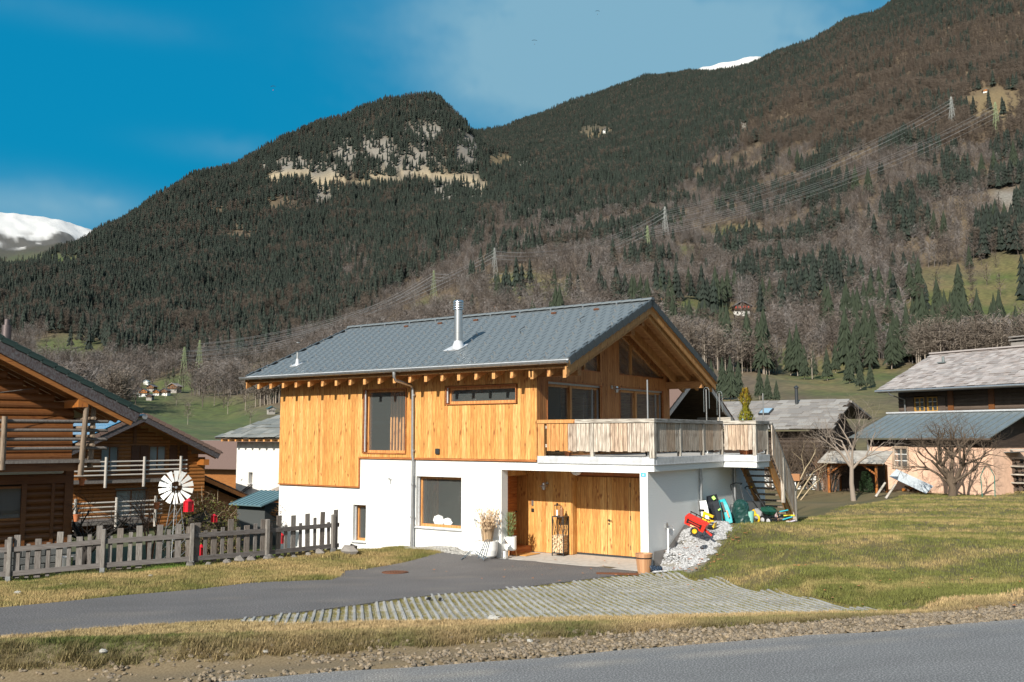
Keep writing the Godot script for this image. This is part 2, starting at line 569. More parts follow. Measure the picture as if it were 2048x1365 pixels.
func land_columns() -> void:
	var table := {
		-500: [[900, 90], [860, 300], [800, 700], [690, 1300], [600, 2200], [520, 4500], [440, 8000]],
		-150: [[900, 90], [855, 300], [780, 700], [690, 1050], [630, 1500], [575, 2000], [545, 2600], [490, 4500], [405, 8000]],
		0: [[900, 90], [850, 300], [770, 700], [700, 1000], [640, 1300], [560, 1750], [545, 2600], [495, 4500], [421, 8000]],
		45: [[900, 90], [850, 300], [770, 700], [705, 960], [640, 1200], [548, 1750], [535, 2600], [490, 4500], [427, 8000]],
		100: [[900, 90], [850, 300], [770, 700], [715, 900], [650, 1100], [530, 1750], [512, 2600], [480, 4600], [436, 8000]],
		150: [[900, 90], [845, 300], [770, 690], [718, 870], [640, 1150], [502, 1800], [500, 2300], [495, 4600], [452, 8000]],
		200: [[900, 90], [840, 320], [775, 690], [722, 850], [640, 1180], [468, 1900], [480, 2300], [480, 4600], [466, 8000]],
		300: [[895, 90], [835, 320], [785, 690], [742, 800], [695, 950], [600, 1300], [500, 1700], [400, 2150], [430, 2600]],
		370: [[895, 90], [840, 320], [785, 600], [745, 760], [705, 920], [600, 1300], [490, 1720], [357, 2250], [390, 2700]],
		450: [[895, 100], [842, 320], [785, 550], [748, 700], [712, 900], [600, 1300], [480, 1750], [336, 2350], [370, 2800]],
		560: [[890, 110], [850, 250], [770, 500], [715, 800], [660, 1020], [540, 1500], [430, 1900], [350, 2120], [279, 2480], [310, 2900]],
		640: [[890, 110], [850, 230], [765, 480], [690, 830], [650, 950], [550, 1400], [430, 1900], [366, 2060], [300, 2250], [247, 2540], [280, 2900]],
		700: [[890, 110], [850, 220], [750, 480], [670, 800], [640, 900], [550, 1350], [430, 1880], [370, 2040], [290, 2250], [226, 2580], [260, 2950]],
		760: [[890, 110], [850, 210], [735, 490], [650, 790], [610, 900], [520, 1380], [420, 1880], [366, 2040], [280, 2250], [206, 2590], [240, 2950]],
		830: [[890, 110], [850, 200], [720, 490], [630, 790], [585, 920], [500, 1380], [400, 1900], [362, 2040], [280, 2250], [197, 2600], [235, 3000]],
		870: [[890, 110], [850, 200], [710, 480], [620, 760], [570, 900], [490, 1300], [405, 1880], [366, 2040], [290, 2230], [202, 2570], [240, 3000]],
		900: [[890, 110], [850, 200], [700, 480], [610, 720], [560, 900], [480, 1230], [420, 1700], [376, 2020], [300, 2200], [226, 2540], [265, 3000], [268, 4600]],
		930: [[890, 110], [850, 200], [695, 470], [603, 710], [550, 900], [475, 1200], [425, 1650], [384, 2010], [320, 2170], [255, 2480], [290, 3000], [268, 4600]],
		965: [[890, 110], [850, 200], [690, 460], [598, 690], [535, 900], [465, 1180], [425, 1580], [390, 1980], [340, 2150], [300, 2380], [295, 3200], [266, 4600]],
		1010: [[890, 110], [850, 200], [680, 450], [590, 670], [525, 900], [455, 1170], [410, 1500], [380, 1850], [345, 2150], [325, 2400], [296, 3300], [256, 4600]],
		1060: [[890, 110], [850, 200], [670, 440], [580, 640], [525, 850], [460, 1120], [405, 1450], [360, 1850], [320, 2300], [290, 3200], [238, 4600]],
		1150: [[885, 120], [840, 200], [660, 440], [590, 580], [500, 930], [430, 1280], [355, 1750], [300, 2300], [270, 3200], [204, 4500]],
		1300: [[880, 120], [820, 210], [650, 480], [600, 580], [560, 700], [465, 1020], [400, 1320], [320, 1780], [250, 2350], [210, 3200], [156, 4300], [175, 5000], [165, 6500]],
		1390: [[880, 120], [810, 220], [680, 480], [625, 560], [590, 640], [470, 980], [400, 1300], [310, 1750], [230, 2350], [190, 3000], [148, 3900], [155, 5000], [139, 6500]],
		1450: [[880, 120], [800, 230], [710, 470], [640, 570], [600, 640], [460, 1000], [360, 1380], [270, 1780], [200, 2350], [150, 3400], [150, 5000], [124, 6500]],
		1520: [[880, 120], [800, 230], [715, 450], [640, 570], [600, 650], [460, 970], [360, 1320], [260, 1680], [180, 2200], [135, 3000], [150, 5000], [109, 6500]],
		1575: [[880, 120], [800, 230], [730, 420], [640, 570], [560, 720], [460, 940], [360, 1250], [260, 1580], [170, 2080], [113, 2650], [120, 5000], [112, 6500]],
		1640: [[880, 120], [800, 240], [740, 390], [640, 540], [560, 690], [460, 890], [360, 1170], [260, 1480], [170, 1930], [90, 2600], [120, 5000]],
		1720: [[880, 120], [800, 240], [740, 370], [640, 510], [560, 660], [460, 840], [360, 1080], [260, 1370], [170, 1760], [90, 2280], [45, 2800], [70, 3600], [40, 5200]],
		1790: [[880, 110], [800, 240], [730, 380], [640, 520], [560, 650], [460, 800], [360, 1010], [260, 1280], [170, 1620], [90, 2050], [28, 2700], [45, 3400], [18, 5200]],
		1850: [[880, 110], [800, 240], [720, 380], [640, 500], [560, 630], [460, 780], [360, 980], [260, 1220], [170, 1520], [90, 1900], [0, 2550], [-12, 2900], [0, 3600]],
		2048: [[880, 110], [800, 240], [700, 400], [640, 480], [560, 600], [460, 740], [360, 930], [260, 1150], [170, 1400], [90, 1680], [0, 2100], [-130, 3000], [-100, 3600]],
		2600: [[880, 110], [800, 240], [700, 380], [560, 560], [460, 700], [360, 880], [200, 1200], [0, 1900], [-200, 3000], [-150, 3600]]}
	for px in table:
		var a := ray(px, 800)
		var row := []
		for q in table[px]:
			var d := ray(px, q[0])
			row.append(Vector2(q[1], CAM.y + q[1] * d.y / Vector2(d.x, d.z).length()))
		cols.append([atan2(a.x, -a.z), row])


func prof(row: Array, r: float) -> float:
	if r <= row[0].x:
		return lerpf(-1.5, row[0].y, smoothstep(40.0, row[0].x, r))
	for i in row.size() - 1:
		if r < row[i + 1].x:
			var t: float = (r - row[i].x) / (row[i + 1].x - row[i].x)
			return lerpf(row[i].y, row[i + 1].y, t)
	return maxf(row[-1].y - (r - row[-1].x) * 0.4, 0.0)


func land(az: float, r: float) -> float:
	var h := 0.0
	if az <= cols[0][0] or az >= cols[-1][0]:
		var e: float = cols[0][0] if absf(wrapf(az - cols[0][0], -PI, PI)) < absf(wrapf(az - cols[-1][0], -PI, PI)) else cols[-1][0]
		var k := smoothstep(0.0, 0.7, absf(wrapf(az - e, -PI, PI)))
		h = lerpf(prof(cols[0][1] if e == cols[0][0] else cols[-1][1], r), -2.0 + maxf(r - 700.0, 0.0) * 0.16, k)
	else:
		for i in cols.size() - 1:
			if az < cols[i + 1][0]:
				var t: float = (az - cols[i][0]) / (cols[i + 1][0] - cols[i][0])
				h = lerpf(prof(cols[i][1], r), prof(cols[i + 1][1], r), t)
				break
	var x := sin(az) * r
	var z := cos(az) * r
	var k2 := clampf((r - 150.0) / 900.0, 0.0, 1.0)
	return h + k2 * (11.0 * fbm.get_noise_2d(x * 0.006, z * 0.006) + 9.0 * ridged.get_noise_2d(x * 0.004, z * 0.004)) + clampf((r - 60.0) / 200.0, 0.0, 1.0) * 1.2 * fbm.get_noise_2d(x * 0.05, z * 0.05)


func on_land(az: float, r: float) -> Vector3:
	var p := unpol(az, r)
	p.y = land(az, r)
	return p


# where a sight line meets the far slopes
func hit(px: float, py: float) -> Vector3:
	var d := ray(px, py)
	var az := atan2(d.x, -d.z)
	var tan_e := d.y / Vector2(d.x, d.z).length()
	var r := 120.0
	while r < 7800.0:
		if land(az, r) > CAM.y + tan_e * r:
			break
		r += maxf(2.0, r * 0.006)
	return on_land(az, r)


func oval(p: Vector2, x: float, y: float, rx: float, ry: float) -> float:
	var u := (p.x - x) / rx
	var v := (p.y - y) / ry
	return clampf(1.6 * (1.0 - sqrt(u * u + v * v)), 0.0, 1.0)


func ovals(p: Vector2, list: Array) -> float:
	var m := 0.0
	for o in list:
		m = maxf(m, oval(p, o[0], o[1], o[2], o[3]))
	return m


const ROCKS := [[580, 330, 62, 30], [650, 345, 60, 42], [690, 310, 40, 55], [760, 300, 60, 50], [820, 325, 90, 52], [890, 390, 50, 42], [950, 390, 60, 48], [935, 300, 40, 70], [650, 398, 45, 22], [850, 265, 70, 34], [870, 462, 26, 22], [880, 224, 22, 9], [1045, 330, 26, 26], [1210, 375, 30, 16], [1485, 250, 12, 26], [2020, 400, 50, 40], [1010, 380, 36, 30], [520, 330, 30, 14], [1240, 330, 30, 14]]
const MEADOWS := [[1395, 625, 95, 40], [1470, 660, 90, 26], [1330, 600, 40, 30], [1455, 475, 60, 26], [1960, 620, 190, 110], [2020, 560, 90, 60], [400, 850, 190, 70], [370, 768, 70, 24], [300, 790, 80, 30], [140, 700, 90, 36], [1040, 575, 90, 40], [1130, 590, 60, 26], [1190, 268, 46, 20], [1000, 320, 30, 18], [1990, 215, 70, 50], [80, 525, 110, 22], [1540, 720, 90, 30], [1700, 760, 200, 50], [880, 610, 70, 18], [1380, 505, 40, 14], [560, 760, 120, 40], [1640, 610, 25, 25]]


func rockiness(p: Vector3, q: Vector2) -> float:
	var m := ovals(q, ROCKS)
	if m <= 0.0:
		return 0.0
	var n := 0.5 + 0.9 * fbm.get_noise_3d(p.x * 0.03, p.y * 0.008, p.z * 0.03)
	return clampf(m * 1.2 + n - 0.75, 0.0, 1.0)


func ledge(q: Vector2) -> float:
	var y := 356.0
	for s in [[540, 352], [620, 364], [690, 371], [740, 362], [800, 352], [860, 358], [905, 357], [960, 372]]:
		if q.x > s[0]:
			y = s[1]
	if q.x < 535 or q.x > 975:
		return 0.0
	return clampf(1.4 - absf(q.y - y) / 8.0, 0.0, 1.0)


# how thickly evergreen trees stand: 0 to 1
func firs(p: Vector3, q: Vector2) -> float:
	var n := fbm.get_noise_2d(p.x * 0.011, p.z * 0.011)
	var x := q.x
	var low := 0.0   # the lower edge of the closed forest
	if x < 300:
		low = lerpf(640.0, 720.0, clampf(x / 300.0, 0, 1))
	elif x < 700:
		low = lerpf(735.0, 650.0, (x - 300.0) / 400.0)
	elif x < 1000:
		low = lerpf(650.0, 430.0, (x - 700.0) / 300.0)
	elif x < 1300:
		low = lerpf(430.0, 400.0, (x - 1000.0) / 300.0)
	elif x < 1560:
		low = lerpf(400.0, 190.0, (x - 1300.0) / 260.0)
	else:
		low = lerpf(190.0, 0.0, clampf((x - 1560.0) / 440.0, 0, 1))
	var d := smoothstep(25.0, -40.0, q.y - low + n * 60.0)
	d *= 1.0 - 0.85 * ovals(q, [[705, 545, 75, 85], [480, 470, 60, 26], [560, 410, 70, 24], [830, 520, 40, 50], [1000, 440, 30, 30], [430, 420, 30, 20]])
	if x > 940:
		d = maxf(d, 0.95 * smoothstep(0.12, 0.34, n) * smoothstep(720.0, 300.0, q.y - (x - 1024) * 0.2))
	return d


func greens(p: Vector3, q: Vector2) -> float:
	return clampf(ovals(q, MEADOWS) * 1.3 + 0.5 * fbm.get_noise_2d(p.x * 0.02, p.z * 0.02) * (1.0 if ovals(q, MEADOWS) > 0.0 else 0.0), 0.0, 1.0)


func terrain() -> void:
	var azs := []
	var a0: float = cols[0][0]
	var a1: float = cols[-1][0]
	for i in 420:
		azs.append(lerpf(a0, a1, i / 420.0))
	for i in 61:
		azs.append(a1 + (TAU - (a1 - a0)) * i / 60.0)
	var rs := []
	var r := 46.0
	while r < 9000.0:
		rs.append(r)
		r *= 1.026 if r > 300 and r < 3000 else 1.05
	var pts := PackedVector3Array()
	var cs := PackedColorArray()
	for az: float in azs:
		for rr: float in rs:
			var p := on_land(az, rr)
			if rr < 50.0:
				p.y = -2.5
			elif rr < 90.0:
				p.y -= 0.6
			var q := to_px(p) if absf(wrapf(az + 0.61, -PI, PI)) < 0.9 else Vector2(-9999, 400)
			var n := fbm.get_noise_2d(p.x * 0.025, p.z * 0.025)
			var c := Color(0.135, 0.098, 0.062).lerp(Color(0.185, 0.14, 0.088), 0.5 + n)
			c = c.lerp(Color(0.055, 0.052, 0.034), 0.8 * firs(p, q))
			var g := greens(p, q)
			if rr < 240.0:
				g = maxf(g, 0.5 + n)
			var green := Color(0.085, 0.115, 0.022).lerp(Color(0.19, 0.155, 0.06), clampf(0.45 + n * 1.3, 0, 1))
			if q.x < 620 and q.y > 480:
				green = Color(0.072, 0.12, 0.02).lerp(green, 0.35)
			if q.y < 330 and q.x > 900:
				green = Color(0.22, 0.165, 0.085)
			c = c.lerp(green, clampf(g, 0, 1))
			c = c.lerp(Color(0.27, 0.255, 0.235), rockiness(p, q))
			c = c.lerp(Color(0.48, 0.40, 0.28), ledge(q))
			if rr > 4200.0 and (q.x < 320 or q.x > 1250):
				var white := smoothstep(-0.25, 0.1, fbm.get_noise_3d(p.x * 0.004, p.y * 0.03, p.z * 0.004) + smoothstep(4600.0, 6400.0, rr) * 0.85 - 0.3)
				c = Color(0.10, 0.095, 0.09).lerp(Color(0.86, 0.88, 0.92), white)
			elif rr > 2800.0:
				c = c.lerp(Color(0.06, 0.06, 0.04), 0.5)
			pts.append(p)
			cs.append(c)
	var ns := PackedVector3Array()
	ns.resize(pts.size())
	var ix := PackedInt32Array()
	var nr := rs.size()
	var na := azs.size()
	for i in na - 1:
		for j in nr - 1:
			var k := i * nr + j
			for t in [[k, k + 1, k + nr], [k + 1, k + nr + 1, k + nr]]:
				ix.append_array(PackedInt32Array([t[0], t[2], t[1]]) if false else PackedInt32Array(t))
				var m := (pts[t[2]] - pts[t[0]]).cross(pts[t[1]] - pts[t[0]])
				for u in t:
					ns[u] += m
	for i in ns.size():
		ns[i] = ns[i].normalized()
	var a := []
	a.resize(Mesh.ARRAY_MAX)
	a[Mesh.ARRAY_VERTEX] = pts
	a[Mesh.ARRAY_NORMAL] = ns
	a[Mesh.ARRAY_COLOR] = cs
	a[Mesh.ARRAY_INDEX] = ix
	var mesh := ArrayMesh.new()
	mesh.add_surface_from_arrays(Mesh.PRIMITIVE_TRIANGLES, a)
	kind(put("mountains", mesh, M.terrain), "structure")


# ---- trees of the slopes
func spruce_mesh(layers: int, spikes: int, seed_: int, trunk := true) -> MB:
	var b := MB.new()
	var g := RandomNumberGenerator.new()
	g.seed = seed_
	for i in layers:
		var t := float(i) / layers
		var y0 := lerpf(0.10, 0.86, t)
		var top := minf(y0 + 0.30 * (1.0 - 0.5 * t), 1.0)
		var rad := 0.17 * pow(1.0 - t, 0.8) + 0.02
		for k in spikes:
			var an := TAU * (k + g.randf() * 0.7) / spikes
			var l := rad * g.randf_range(0.65, 1.2)
			var w := TAU / spikes * 0.62
			var dro := g.randf_range(0.0, 0.05)
			var v := g.randf_range(0.75, 1.2)
			b.col = Color(v, v, v)
			var apex := Vector3(0, top, 0)
			var tip := Vector3(sin(an) * l, y0 - dro, cos(an) * l)
			var l2 := l * 0.62
			var left := Vector3(sin(an - w) * l2, y0 + 0.035, cos(an - w) * l2)
			var right := Vector3(sin(an + w) * l2, y0 + 0.035, cos(an + w) * l2)
			b.tri(apex, tip, right)
			b.tri(apex, left, tip)
	return b


func trunk_mesh(h: float, r: float) -> MB:
	var b := MB.new()
	b.tube([Vector3.ZERO, Vector3(0, h * 0.5, 0), Vector3(0, h, 0)], [r, r * 0.7, r * 0.2], 5, false)
	return b


# a leafless crown: thin blades that rise and spread from the upper trunk
func twig_mesh(blades: int, seed_: int, spread: float, low: float, drop := 0.0) -> MB:
	var b := MB.new()
	var g := RandomNumberGenerator.new()
	g.seed = seed_
	for i in blades:
		var y0 := g.randf_range(low, 0.82)
		var an := g.randf() * TAU
		var reach := spread * g.randf_range(0.35, 1.0) * (1.0 - 0.35 * absf(y0 - 0.5))
		var rise := g.randf_range(0.10, 0.30) * (1.0 - drop) - drop * 0.05
		var p0 := Vector3(0, y0, 0)
		var mid := Vector3(sin(an) * reach * 0.55, y0 + rise * 0.45, cos(an) * reach * 0.55)
		var p1 := Vector3(sin(an) * reach, minf(y0 + rise, 1.05), cos(an) * reach)
		var side := Vector3(cos(an), 0.3, -sin(an)) * 0.008
		var v := g.randf_range(0.7, 1.25)
		b.col = Color(v, v, v)
		b.tri(p0 - side, p0 + side, mid)
		b.tri(mid - side, mid + side, p1)
		for k in 4:
			var q := p0.lerp(p1, g.randf_range(0.35, 0.95))
			var o := Vector3(g.randf_range(-1, 1), g.randf_range(-0.2, 1.2), g.randf_range(-1, 1)).normalized() * g.randf_range(0.05, 0.13)
			var s2 := Vector3(o.z, 0.2, -o.x).normalized() * 0.006
			b.tri(q - s2, q + s2, q + o)
	return b


func forest() -> void:
	var g := RandomNumberGenerator.new()
	g.seed = 4242
	var fir_t := []
	var fir_c := []
	var bare_t := []
	var bare_c := []
	var larch_t := []
	var larch_c := []
	var near_fir := []
	var near_bare := []
	var a0 := atan2(ray(-140, 800).x, -ray(-140, 800).z)
	var a1 := atan2(ray(2190, 800).x, -ray(2190, 800).z)
	var tries := 0
	while tries < 330000:
		tries += 1
		var az := lerpf(a0, a1, g.randf())
		var u := g.randf()
		var r := lerpf(340.0, 5000.0, pow(u, 1.6))
		var roll := g.randf()
		var roll2 := g.randf()
		var sz := g.randf_range(0.72, 1.2)
		var turn := g.randf() * TAU
		var tone := g.randf_range(0.7, 1.3)
		if r > 3000.0 and az < -0.75:
			continue
		var p := on_land(az, r)
		var q := to_px(p)
		if q.y > 860 or q.y < -40:
			continue
		var rk := rockiness(p, q)
		if ledge(q) > 0.35 or roll2 < rk * 0.93:
			continue
		var gr := greens(p, q)
		var fd := firs(p, q)
		if r > 4600.0:
			continue
		var bas := Basis(Vector3.UP, turn)
		if gr > 0.35:
			if roll > 0.035:
				continue
			fd *= 0.3
		# thin out with nearness so that the real spacing holds
		var keep := clampf(r / 1500.0, 0.12, 1.0)
		if roll < fd * keep:
			var brown: float = 0.16 + 0.5 * smoothstep(0.1, 0.4, fbm.get_noise_2d(p.x * 0.009 + 300, p.z * 0.009)) + 0.45 * oval(q, 1760, 150, 260, 130)
			if q.x < 900 and q.y > 560:
				brown += 0.28 * smoothstep(540.0, 700.0, q.y)
			if roll2 < brown:
				larch_t.append(Transform3D(bas.scaled(Vector3(17, 21, 17) * sz), p))
				larch_c.append(Color(0.092, 0.072, 0.056) * tone)
			else:
				var hh := 23.0 * sz
				fir_t.append(Transform3D(bas.scaled(Vector3(hh * 0.92, hh, hh * 0.92)), p))
				fir_c.append(Color(0.0135, 0.0215, 0.0145) * tone)
				if r < 1000:
					near_fir.append([r, fir_t.size() - 1])
		elif q.x > 560 or q.y > 640 or roll < 0.25:
			var dens := 0.55 * keep * (0.75 + 0.8 * fbm.get_noise_2d(p.x * 0.012 - 200, p.z * 0.012)) * (1.0 - rk)
			if q.x > 1480 and q.y < 300:
				if roll2 < 0.85 * keep:
					larch_t.append(Transform3D(bas.scaled(Vector3(17, 21, 17) * sz), p))
					larch_c.append(Color(0.10, 0.076, 0.058) * tone)
			elif roll2 < dens:
				bare_t.append(Transform3D(bas.scaled(Vector3(15, 14, 15) * sz), p))
				bare_c.append((Color(0.125, 0.10, 0.085) if roll < 0.6 else Color(0.17, 0.15, 0.14)) * tone)
				if r < 800:
					near_bare.append([r, bare_t.size() - 1])
	# the trees that show largest are things of their own
	near_fir.sort_custom(func(a, b): return a[0] < b[0])
	near_bare.sort_custom(func(a, b): return a[0] < b[0])
	var protos := []
	for k in 3:
		var t := thing("spruce_tree", "dark green spruce on the valley slopes behind the houses", "spruce tree", Vector3.ZERO, 0, "spruces on the lower slopes")
		put("crown", spruce_mesh(20, 13, 50 + k).mesh(), M.fir_near, t)
		part("trunk", trunk_mesh(0.92, 0.011), M.bark_light, t)
		protos.append(t)
	var used := {}
	var first := {}
	for i in mini(170, near_fir.size()):
		var id: int = near_fir[i][1]
		used[id] = true
		var k := i % 3
		var t: Node3D = protos[k]
		if first.has(k):
			t = dup(protos[k], Vector3.ZERO)
		first[k] = true
		t.transform = fir_t[id]
	# groups of tall spruces that stand out in the photograph: foot and height in its pixels
	for s in [[1432, 628, 95], [1446, 612, 62], [1456, 606, 66], [1470, 600, 60], [1378, 592, 58], [1340, 604, 52], [1321, 603, 52], [1494, 610, 34], [1527, 618, 62], [1541, 612, 56], [1557, 666, 34], [1568, 672, 26], [1610, 760, 70], [1590, 752, 62], [1628, 756, 58], [1655, 762, 66], [1672, 748, 62], [1700, 770, 70], [1722, 780, 62], [1742, 776, 52], [1760, 598, 66], [1745, 590, 56], [1783, 596, 62], [1800, 640, 66], [1822, 600, 78], [1840, 604, 90], [1828, 670, 74], [1850, 676, 80], [1872, 690, 70], [1905, 660, 62], [1925, 670, 74], [1945, 676, 54], [1962, 660, 60], [1985, 664, 58], [2004, 668, 64], [2020, 684, 50], [1350, 470, 34], [1362, 466, 40], [1432, 430, 36], [1446, 432, 44], [1712, 390, 60], [1738, 396, 64], [1580, 330, 34], [1596, 336, 40], [1236, 548, 30], [1108, 576, 40], [996, 614, 70], [1135, 590, 44], [1392, 760, 60], [1410, 790, 56], [1446, 800, 84], [1462, 806, 92], [1424, 800, 78], [1478, 802, 80], [1400, 812, 74], [1520, 800, 66], [1536, 806, 60], [1554, 806, 44], [346, 758, 22], [336, 760, 18], [1870, 480, 60], [1890, 486, 66], [1992, 470, 64], [2012, 476, 70], [1940, 540, 50], [1966, 366, 60], [1990, 360, 62], [2030, 350, 70]]:
		var p := hit(s[0], s[1])
		var dist: float = (p - CAM).dot(cf)
		var hh: float = s[2] * dist / FOCAL * 1.06
		var k := g.randi() % 3
		var t := dup(protos[k], Vector3.ZERO)
		t.transform = Transform3D(Basis(Vector3.UP, g.randf() * TAU).scaled(Vector3(hh * 0.95, hh, hh * 0.95)), p)
	var bprotos := []
	for k in 3:
		var t := thing("bare_tree", "leafless grey brown tree on the valley slopes behind the houses", "bare tree", Vector3.ZERO, 0, "leafless trees on the lower slopes")
		part("crown", twig_mesh(46, 80 + k, 0.36, 0.22), M.twig, t)
		part("trunk", trunk_mesh(0.85, 0.012), M.bark_light, t)
		bprotos.append(t)
	first.clear()
	var bused := {}
	for i in mini(240, near_bare.size()):
		var id: int = near_bare[i][1]
		bused[id] = true
		var k := i % 3
		var t: Node3D = bprotos[k]
		if first.has(k):
			t = dup(bprotos[k], Vector3.ZERO)
		first[k] = true
		t.transform = bare_t[id]
	# orchard trees on the meadow to the left
	for s in [[428, 812, 60], [375, 850, 50], [352, 812, 44], [455, 830, 56], [490, 800, 70], [520, 790, 70], [545, 800, 60], [500, 850, 44], [395, 790, 44], [330, 800, 38], [470, 780, 52], [1625, 760, 80], [1690, 700, 60], [1730, 690, 70], [1560, 640, 50]]:
		var p := hit(s[0], s[1])
		var hh: float = s[2] * (p - CAM).dot(cf) / FOCAL
		var t := dup(bprotos[g.randi() % 3], Vector3.ZERO)
		t.transform = Transform3D(Basis(Vector3.UP, g.randf() * TAU).scaled(Vector3(hh * 1.05, hh, hh * 1.05)), p)
	var keep_t := []
	var keep_c := []
	for i in fir_t.size():
		if not used.has(i):
			keep_t.append(fir_t[i])
			keep_c.append(fir_c[i])
	print("firs ", fir_t.size(), " larch ", larch_t.size(), " bare ", bare_t.size())
	tag(multi("spruce_forest", spruce_mesh(6, 7, 7).mesh(), M.leafy, keep_t, keep_c), "dark spruce forest covering the mountain slopes", "forest")
	tag(multi("larch_forest", twig_mesh(64, 9, 0.20, 0.12, 0.75).mesh(), M.leafy, larch_t, larch_c), "brown leafless larches mixed into the mountain forest", "forest")
	keep_t = []
	keep_c = []
	for i in bare_t.size():
		if not bused.has(i):
			keep_t.append(bare_t[i])
			keep_c.append(bare_c[i])
	var bt := twig_mesh(40, 10, 0.36, 0.15)
	bt.tube([Vector3.ZERO, Vector3(0, 0.7, 0)], [0.012, 0.005], 3, false)
	tag(multi("bare_woodland", bt.mesh(), M.leafy, keep_t, keep_c), "grey brown leafless woodland on the lower slopes", "woodland")


# ---- ground near the house
var drive_poly := PackedVector2Array([Vector2(-6.0, 0.35), Vector2(-5.84, 1.69), Vector2(-6.19, 4.3), Vector2(-5.3, 5.42), Vector2(-4.97, 6.0), Vector2(-5.3, 6.7), Vector2(-5.86, 7.51), Vector2(-6.63, 9.9), Vector2(-6.84, 12.37), Vector2(-7.6, 15.0), Vector2(-10.0, 18.5), Vector2(-12.0, 24.0), Vector2(-10.0, 24.0), Vector2(-5.6, 18.6), Vector2(-4.6, 16.0), Vector2(-3.72, 13.92), Vector2(-3.34, 12.72), Vector2(-2.3, 11.0), Vector2(-1.77, 7.21), Vector2(-0.76, 4.34), Vector2(-0.34, 2.31), Vector2(-0.1, 0.5), Vector2(-0.2, 0.16), Vector2(-4.35, 0.16), Vector2(-4.7, 0.2)])
var paver_poly := PackedVector2Array([Vector2(-2.3, 11.0), Vector2(-1.3, 10.55), Vector2(-0.5, 9.84), Vector2(0.79, 8.82), Vector2(2.04, 7.7), Vector2(3.35, 6.59), Vector2(4.31, 5.66), Vector2(5.31, 4.75), Vector2(6.57, 3.74), Vector2(5.76, 3.31), Vector2(3.98, 2.23), Vector2(1.74, 0.88), Vector2(0.5, 0.35), Vector2(-0.1, 0.5), Vector2(-0.34, 2.31), Vector2(-0.76, 4.34), Vector2(-1.77, 7.21)])


func inside(x: float, z: float, poly: PackedVector2Array) -> bool:
	return Geometry2D.is_point_in_polygon(Vector2(x, z), poly)


func gnormal(x: float, z: float) -> Vector3:
	var e := 0.15
	return Vector3(ground(x - e, z) - ground(x + e, z), 2 * e, ground(x, z - e) - ground(x, z + e)).normalized()


# a sheet that lies on the ground over an outline, cut into cells, with a rim
func sheet(poly: PackedVector2Array, cell: float, off: float, shade: Callable, height: Callable) -> MB:
	var b := MB.new()
	var lo := poly[0]
	var hi := poly[0]
	for p in poly:
		lo = lo.min(p)
		hi = hi.max(p)
	var nx := int(ceil((hi.x - lo.x) / cell))
	var nz := int(ceil((hi.y - lo.y) / cell))
	for i in nx:
		for j in nz:
			var o := lo + Vector2(i, j) * cell
			var sq := PackedVector2Array([o, o + Vector2(cell, 0), o + Vector2(cell, cell), o + Vector2(0, cell)])
			for piece in Geometry2D.intersect_polygons(sq, poly):
				var ix := Geometry2D.triangulate_polygon(piece)
				for k in range(0, ix.size(), 3):
					var q := [piece[ix[k]], piece[ix[k + 1]], piece[ix[k + 2]]]
					if (q[1] - q[0]).cross(q[2] - q[0]) > 0:
						q.reverse()
					var w := []
					for v in q:
						w.append(Vector3(v.x, height.call(v.x, v.y) + off, v.y))
					var m: Vector3 = (w[1] - w[0]).cross(w[2] - w[0]).normalized()
					for v in [w[0], w[2], w[1]]:
						b.v.append(v)
						b.n.append(m)
						b.c.append(shade.call(v.x, v.z))
	b.col = shade.call(lo.x, lo.y)
	for i in poly.size():
		var a := poly[i]
		var d := poly[(i + 1) % poly.size()]
		var n := maxi(1, int((d - a).length() / cell))
		for k in n:
			var p := a.lerp(d, float(k) / n)
			var q := a.lerp(d, float(k + 1) / n)
			var yp: float = height.call(p.x, p.y) + off
			var yq: float = height.call(q.x, q.y) + off
			b.quad(Vector3(p.x, yp - 0.15, p.y), Vector3(q.x, yq - 0.15, q.y), Vector3(q.x, yq, q.y), Vector3(p.x, yp, p.y))
	return b


func steps(a: float, b: float, f0: float, f1: float, s: float, big: float) -> Array:
	var out := [a]
	var x := a
	while x < b:
		var d := maxf(maxf(f0 - x, x - f1), 0.0)
		x += minf(s + d * 0.12, big)
		out.append(minf(x, b))
	return out


# how the turf looks: colour of its blades
func turf(x: float, z: float) -> Color:
	var s := edge_s(x, z)
	var t := Vector2(x - EDGE.x, z - EDGE.y).dot(ALONG)
	var n := fine.get_noise_2d(x * 0.35, z * 0.35)
	var n2 := fine.get_noise_2d(x * 1.4 + 60, z * 1.4)
	var straw := Color(0.40, 0.285, 0.125)
	var green := Color(0.13, 0.135, 0.03)
	var lush := Color(0.10, 0.17, 0.02)
	var dry := 0.45
	if s < 4.6 and not (t > 9.6 and s > 1.9):      # the verge
		dry = 0.95 + n * 0.35
		if s < 1.75:
			dry = 0.35 + 0.25 * clampf(t * 0.12, 0.0, 1.5) + n * 0.8
		return Color(0.085, 0.105, 0.02).lerp(Color(0.42, 0.30, 0.15), clampf(dry, 0.0, 1.0))
	if x > 0.0:
		var band := sin((s * 0.80 + t * 0.10 + n * 0.9) * TAU / 1.9)
		dry = 0.24 + 0.30 * band + 0.5 * n2 + 0.3 * n
		if s < 5.5 and t > 3:
			dry -= 0.25 * smoothstep(5.5, 3.0, s)
		if x < 2.2 and z > -3.5:
			dry -= 0.35
	elif x > -9.3 or (z > 9.6 - (x + 12.0) * 0.9 and z > 0.0):
		dry = 0.52 + n * 0.8 + n2 * 0.45
	else:
		return lush.lerp(Color(0.14, 0.12, 0.05), clampf(0.35 + n, 0.0, 1.0))
	return green.lerp(straw, clampf(dry, 0.0, 1.0))


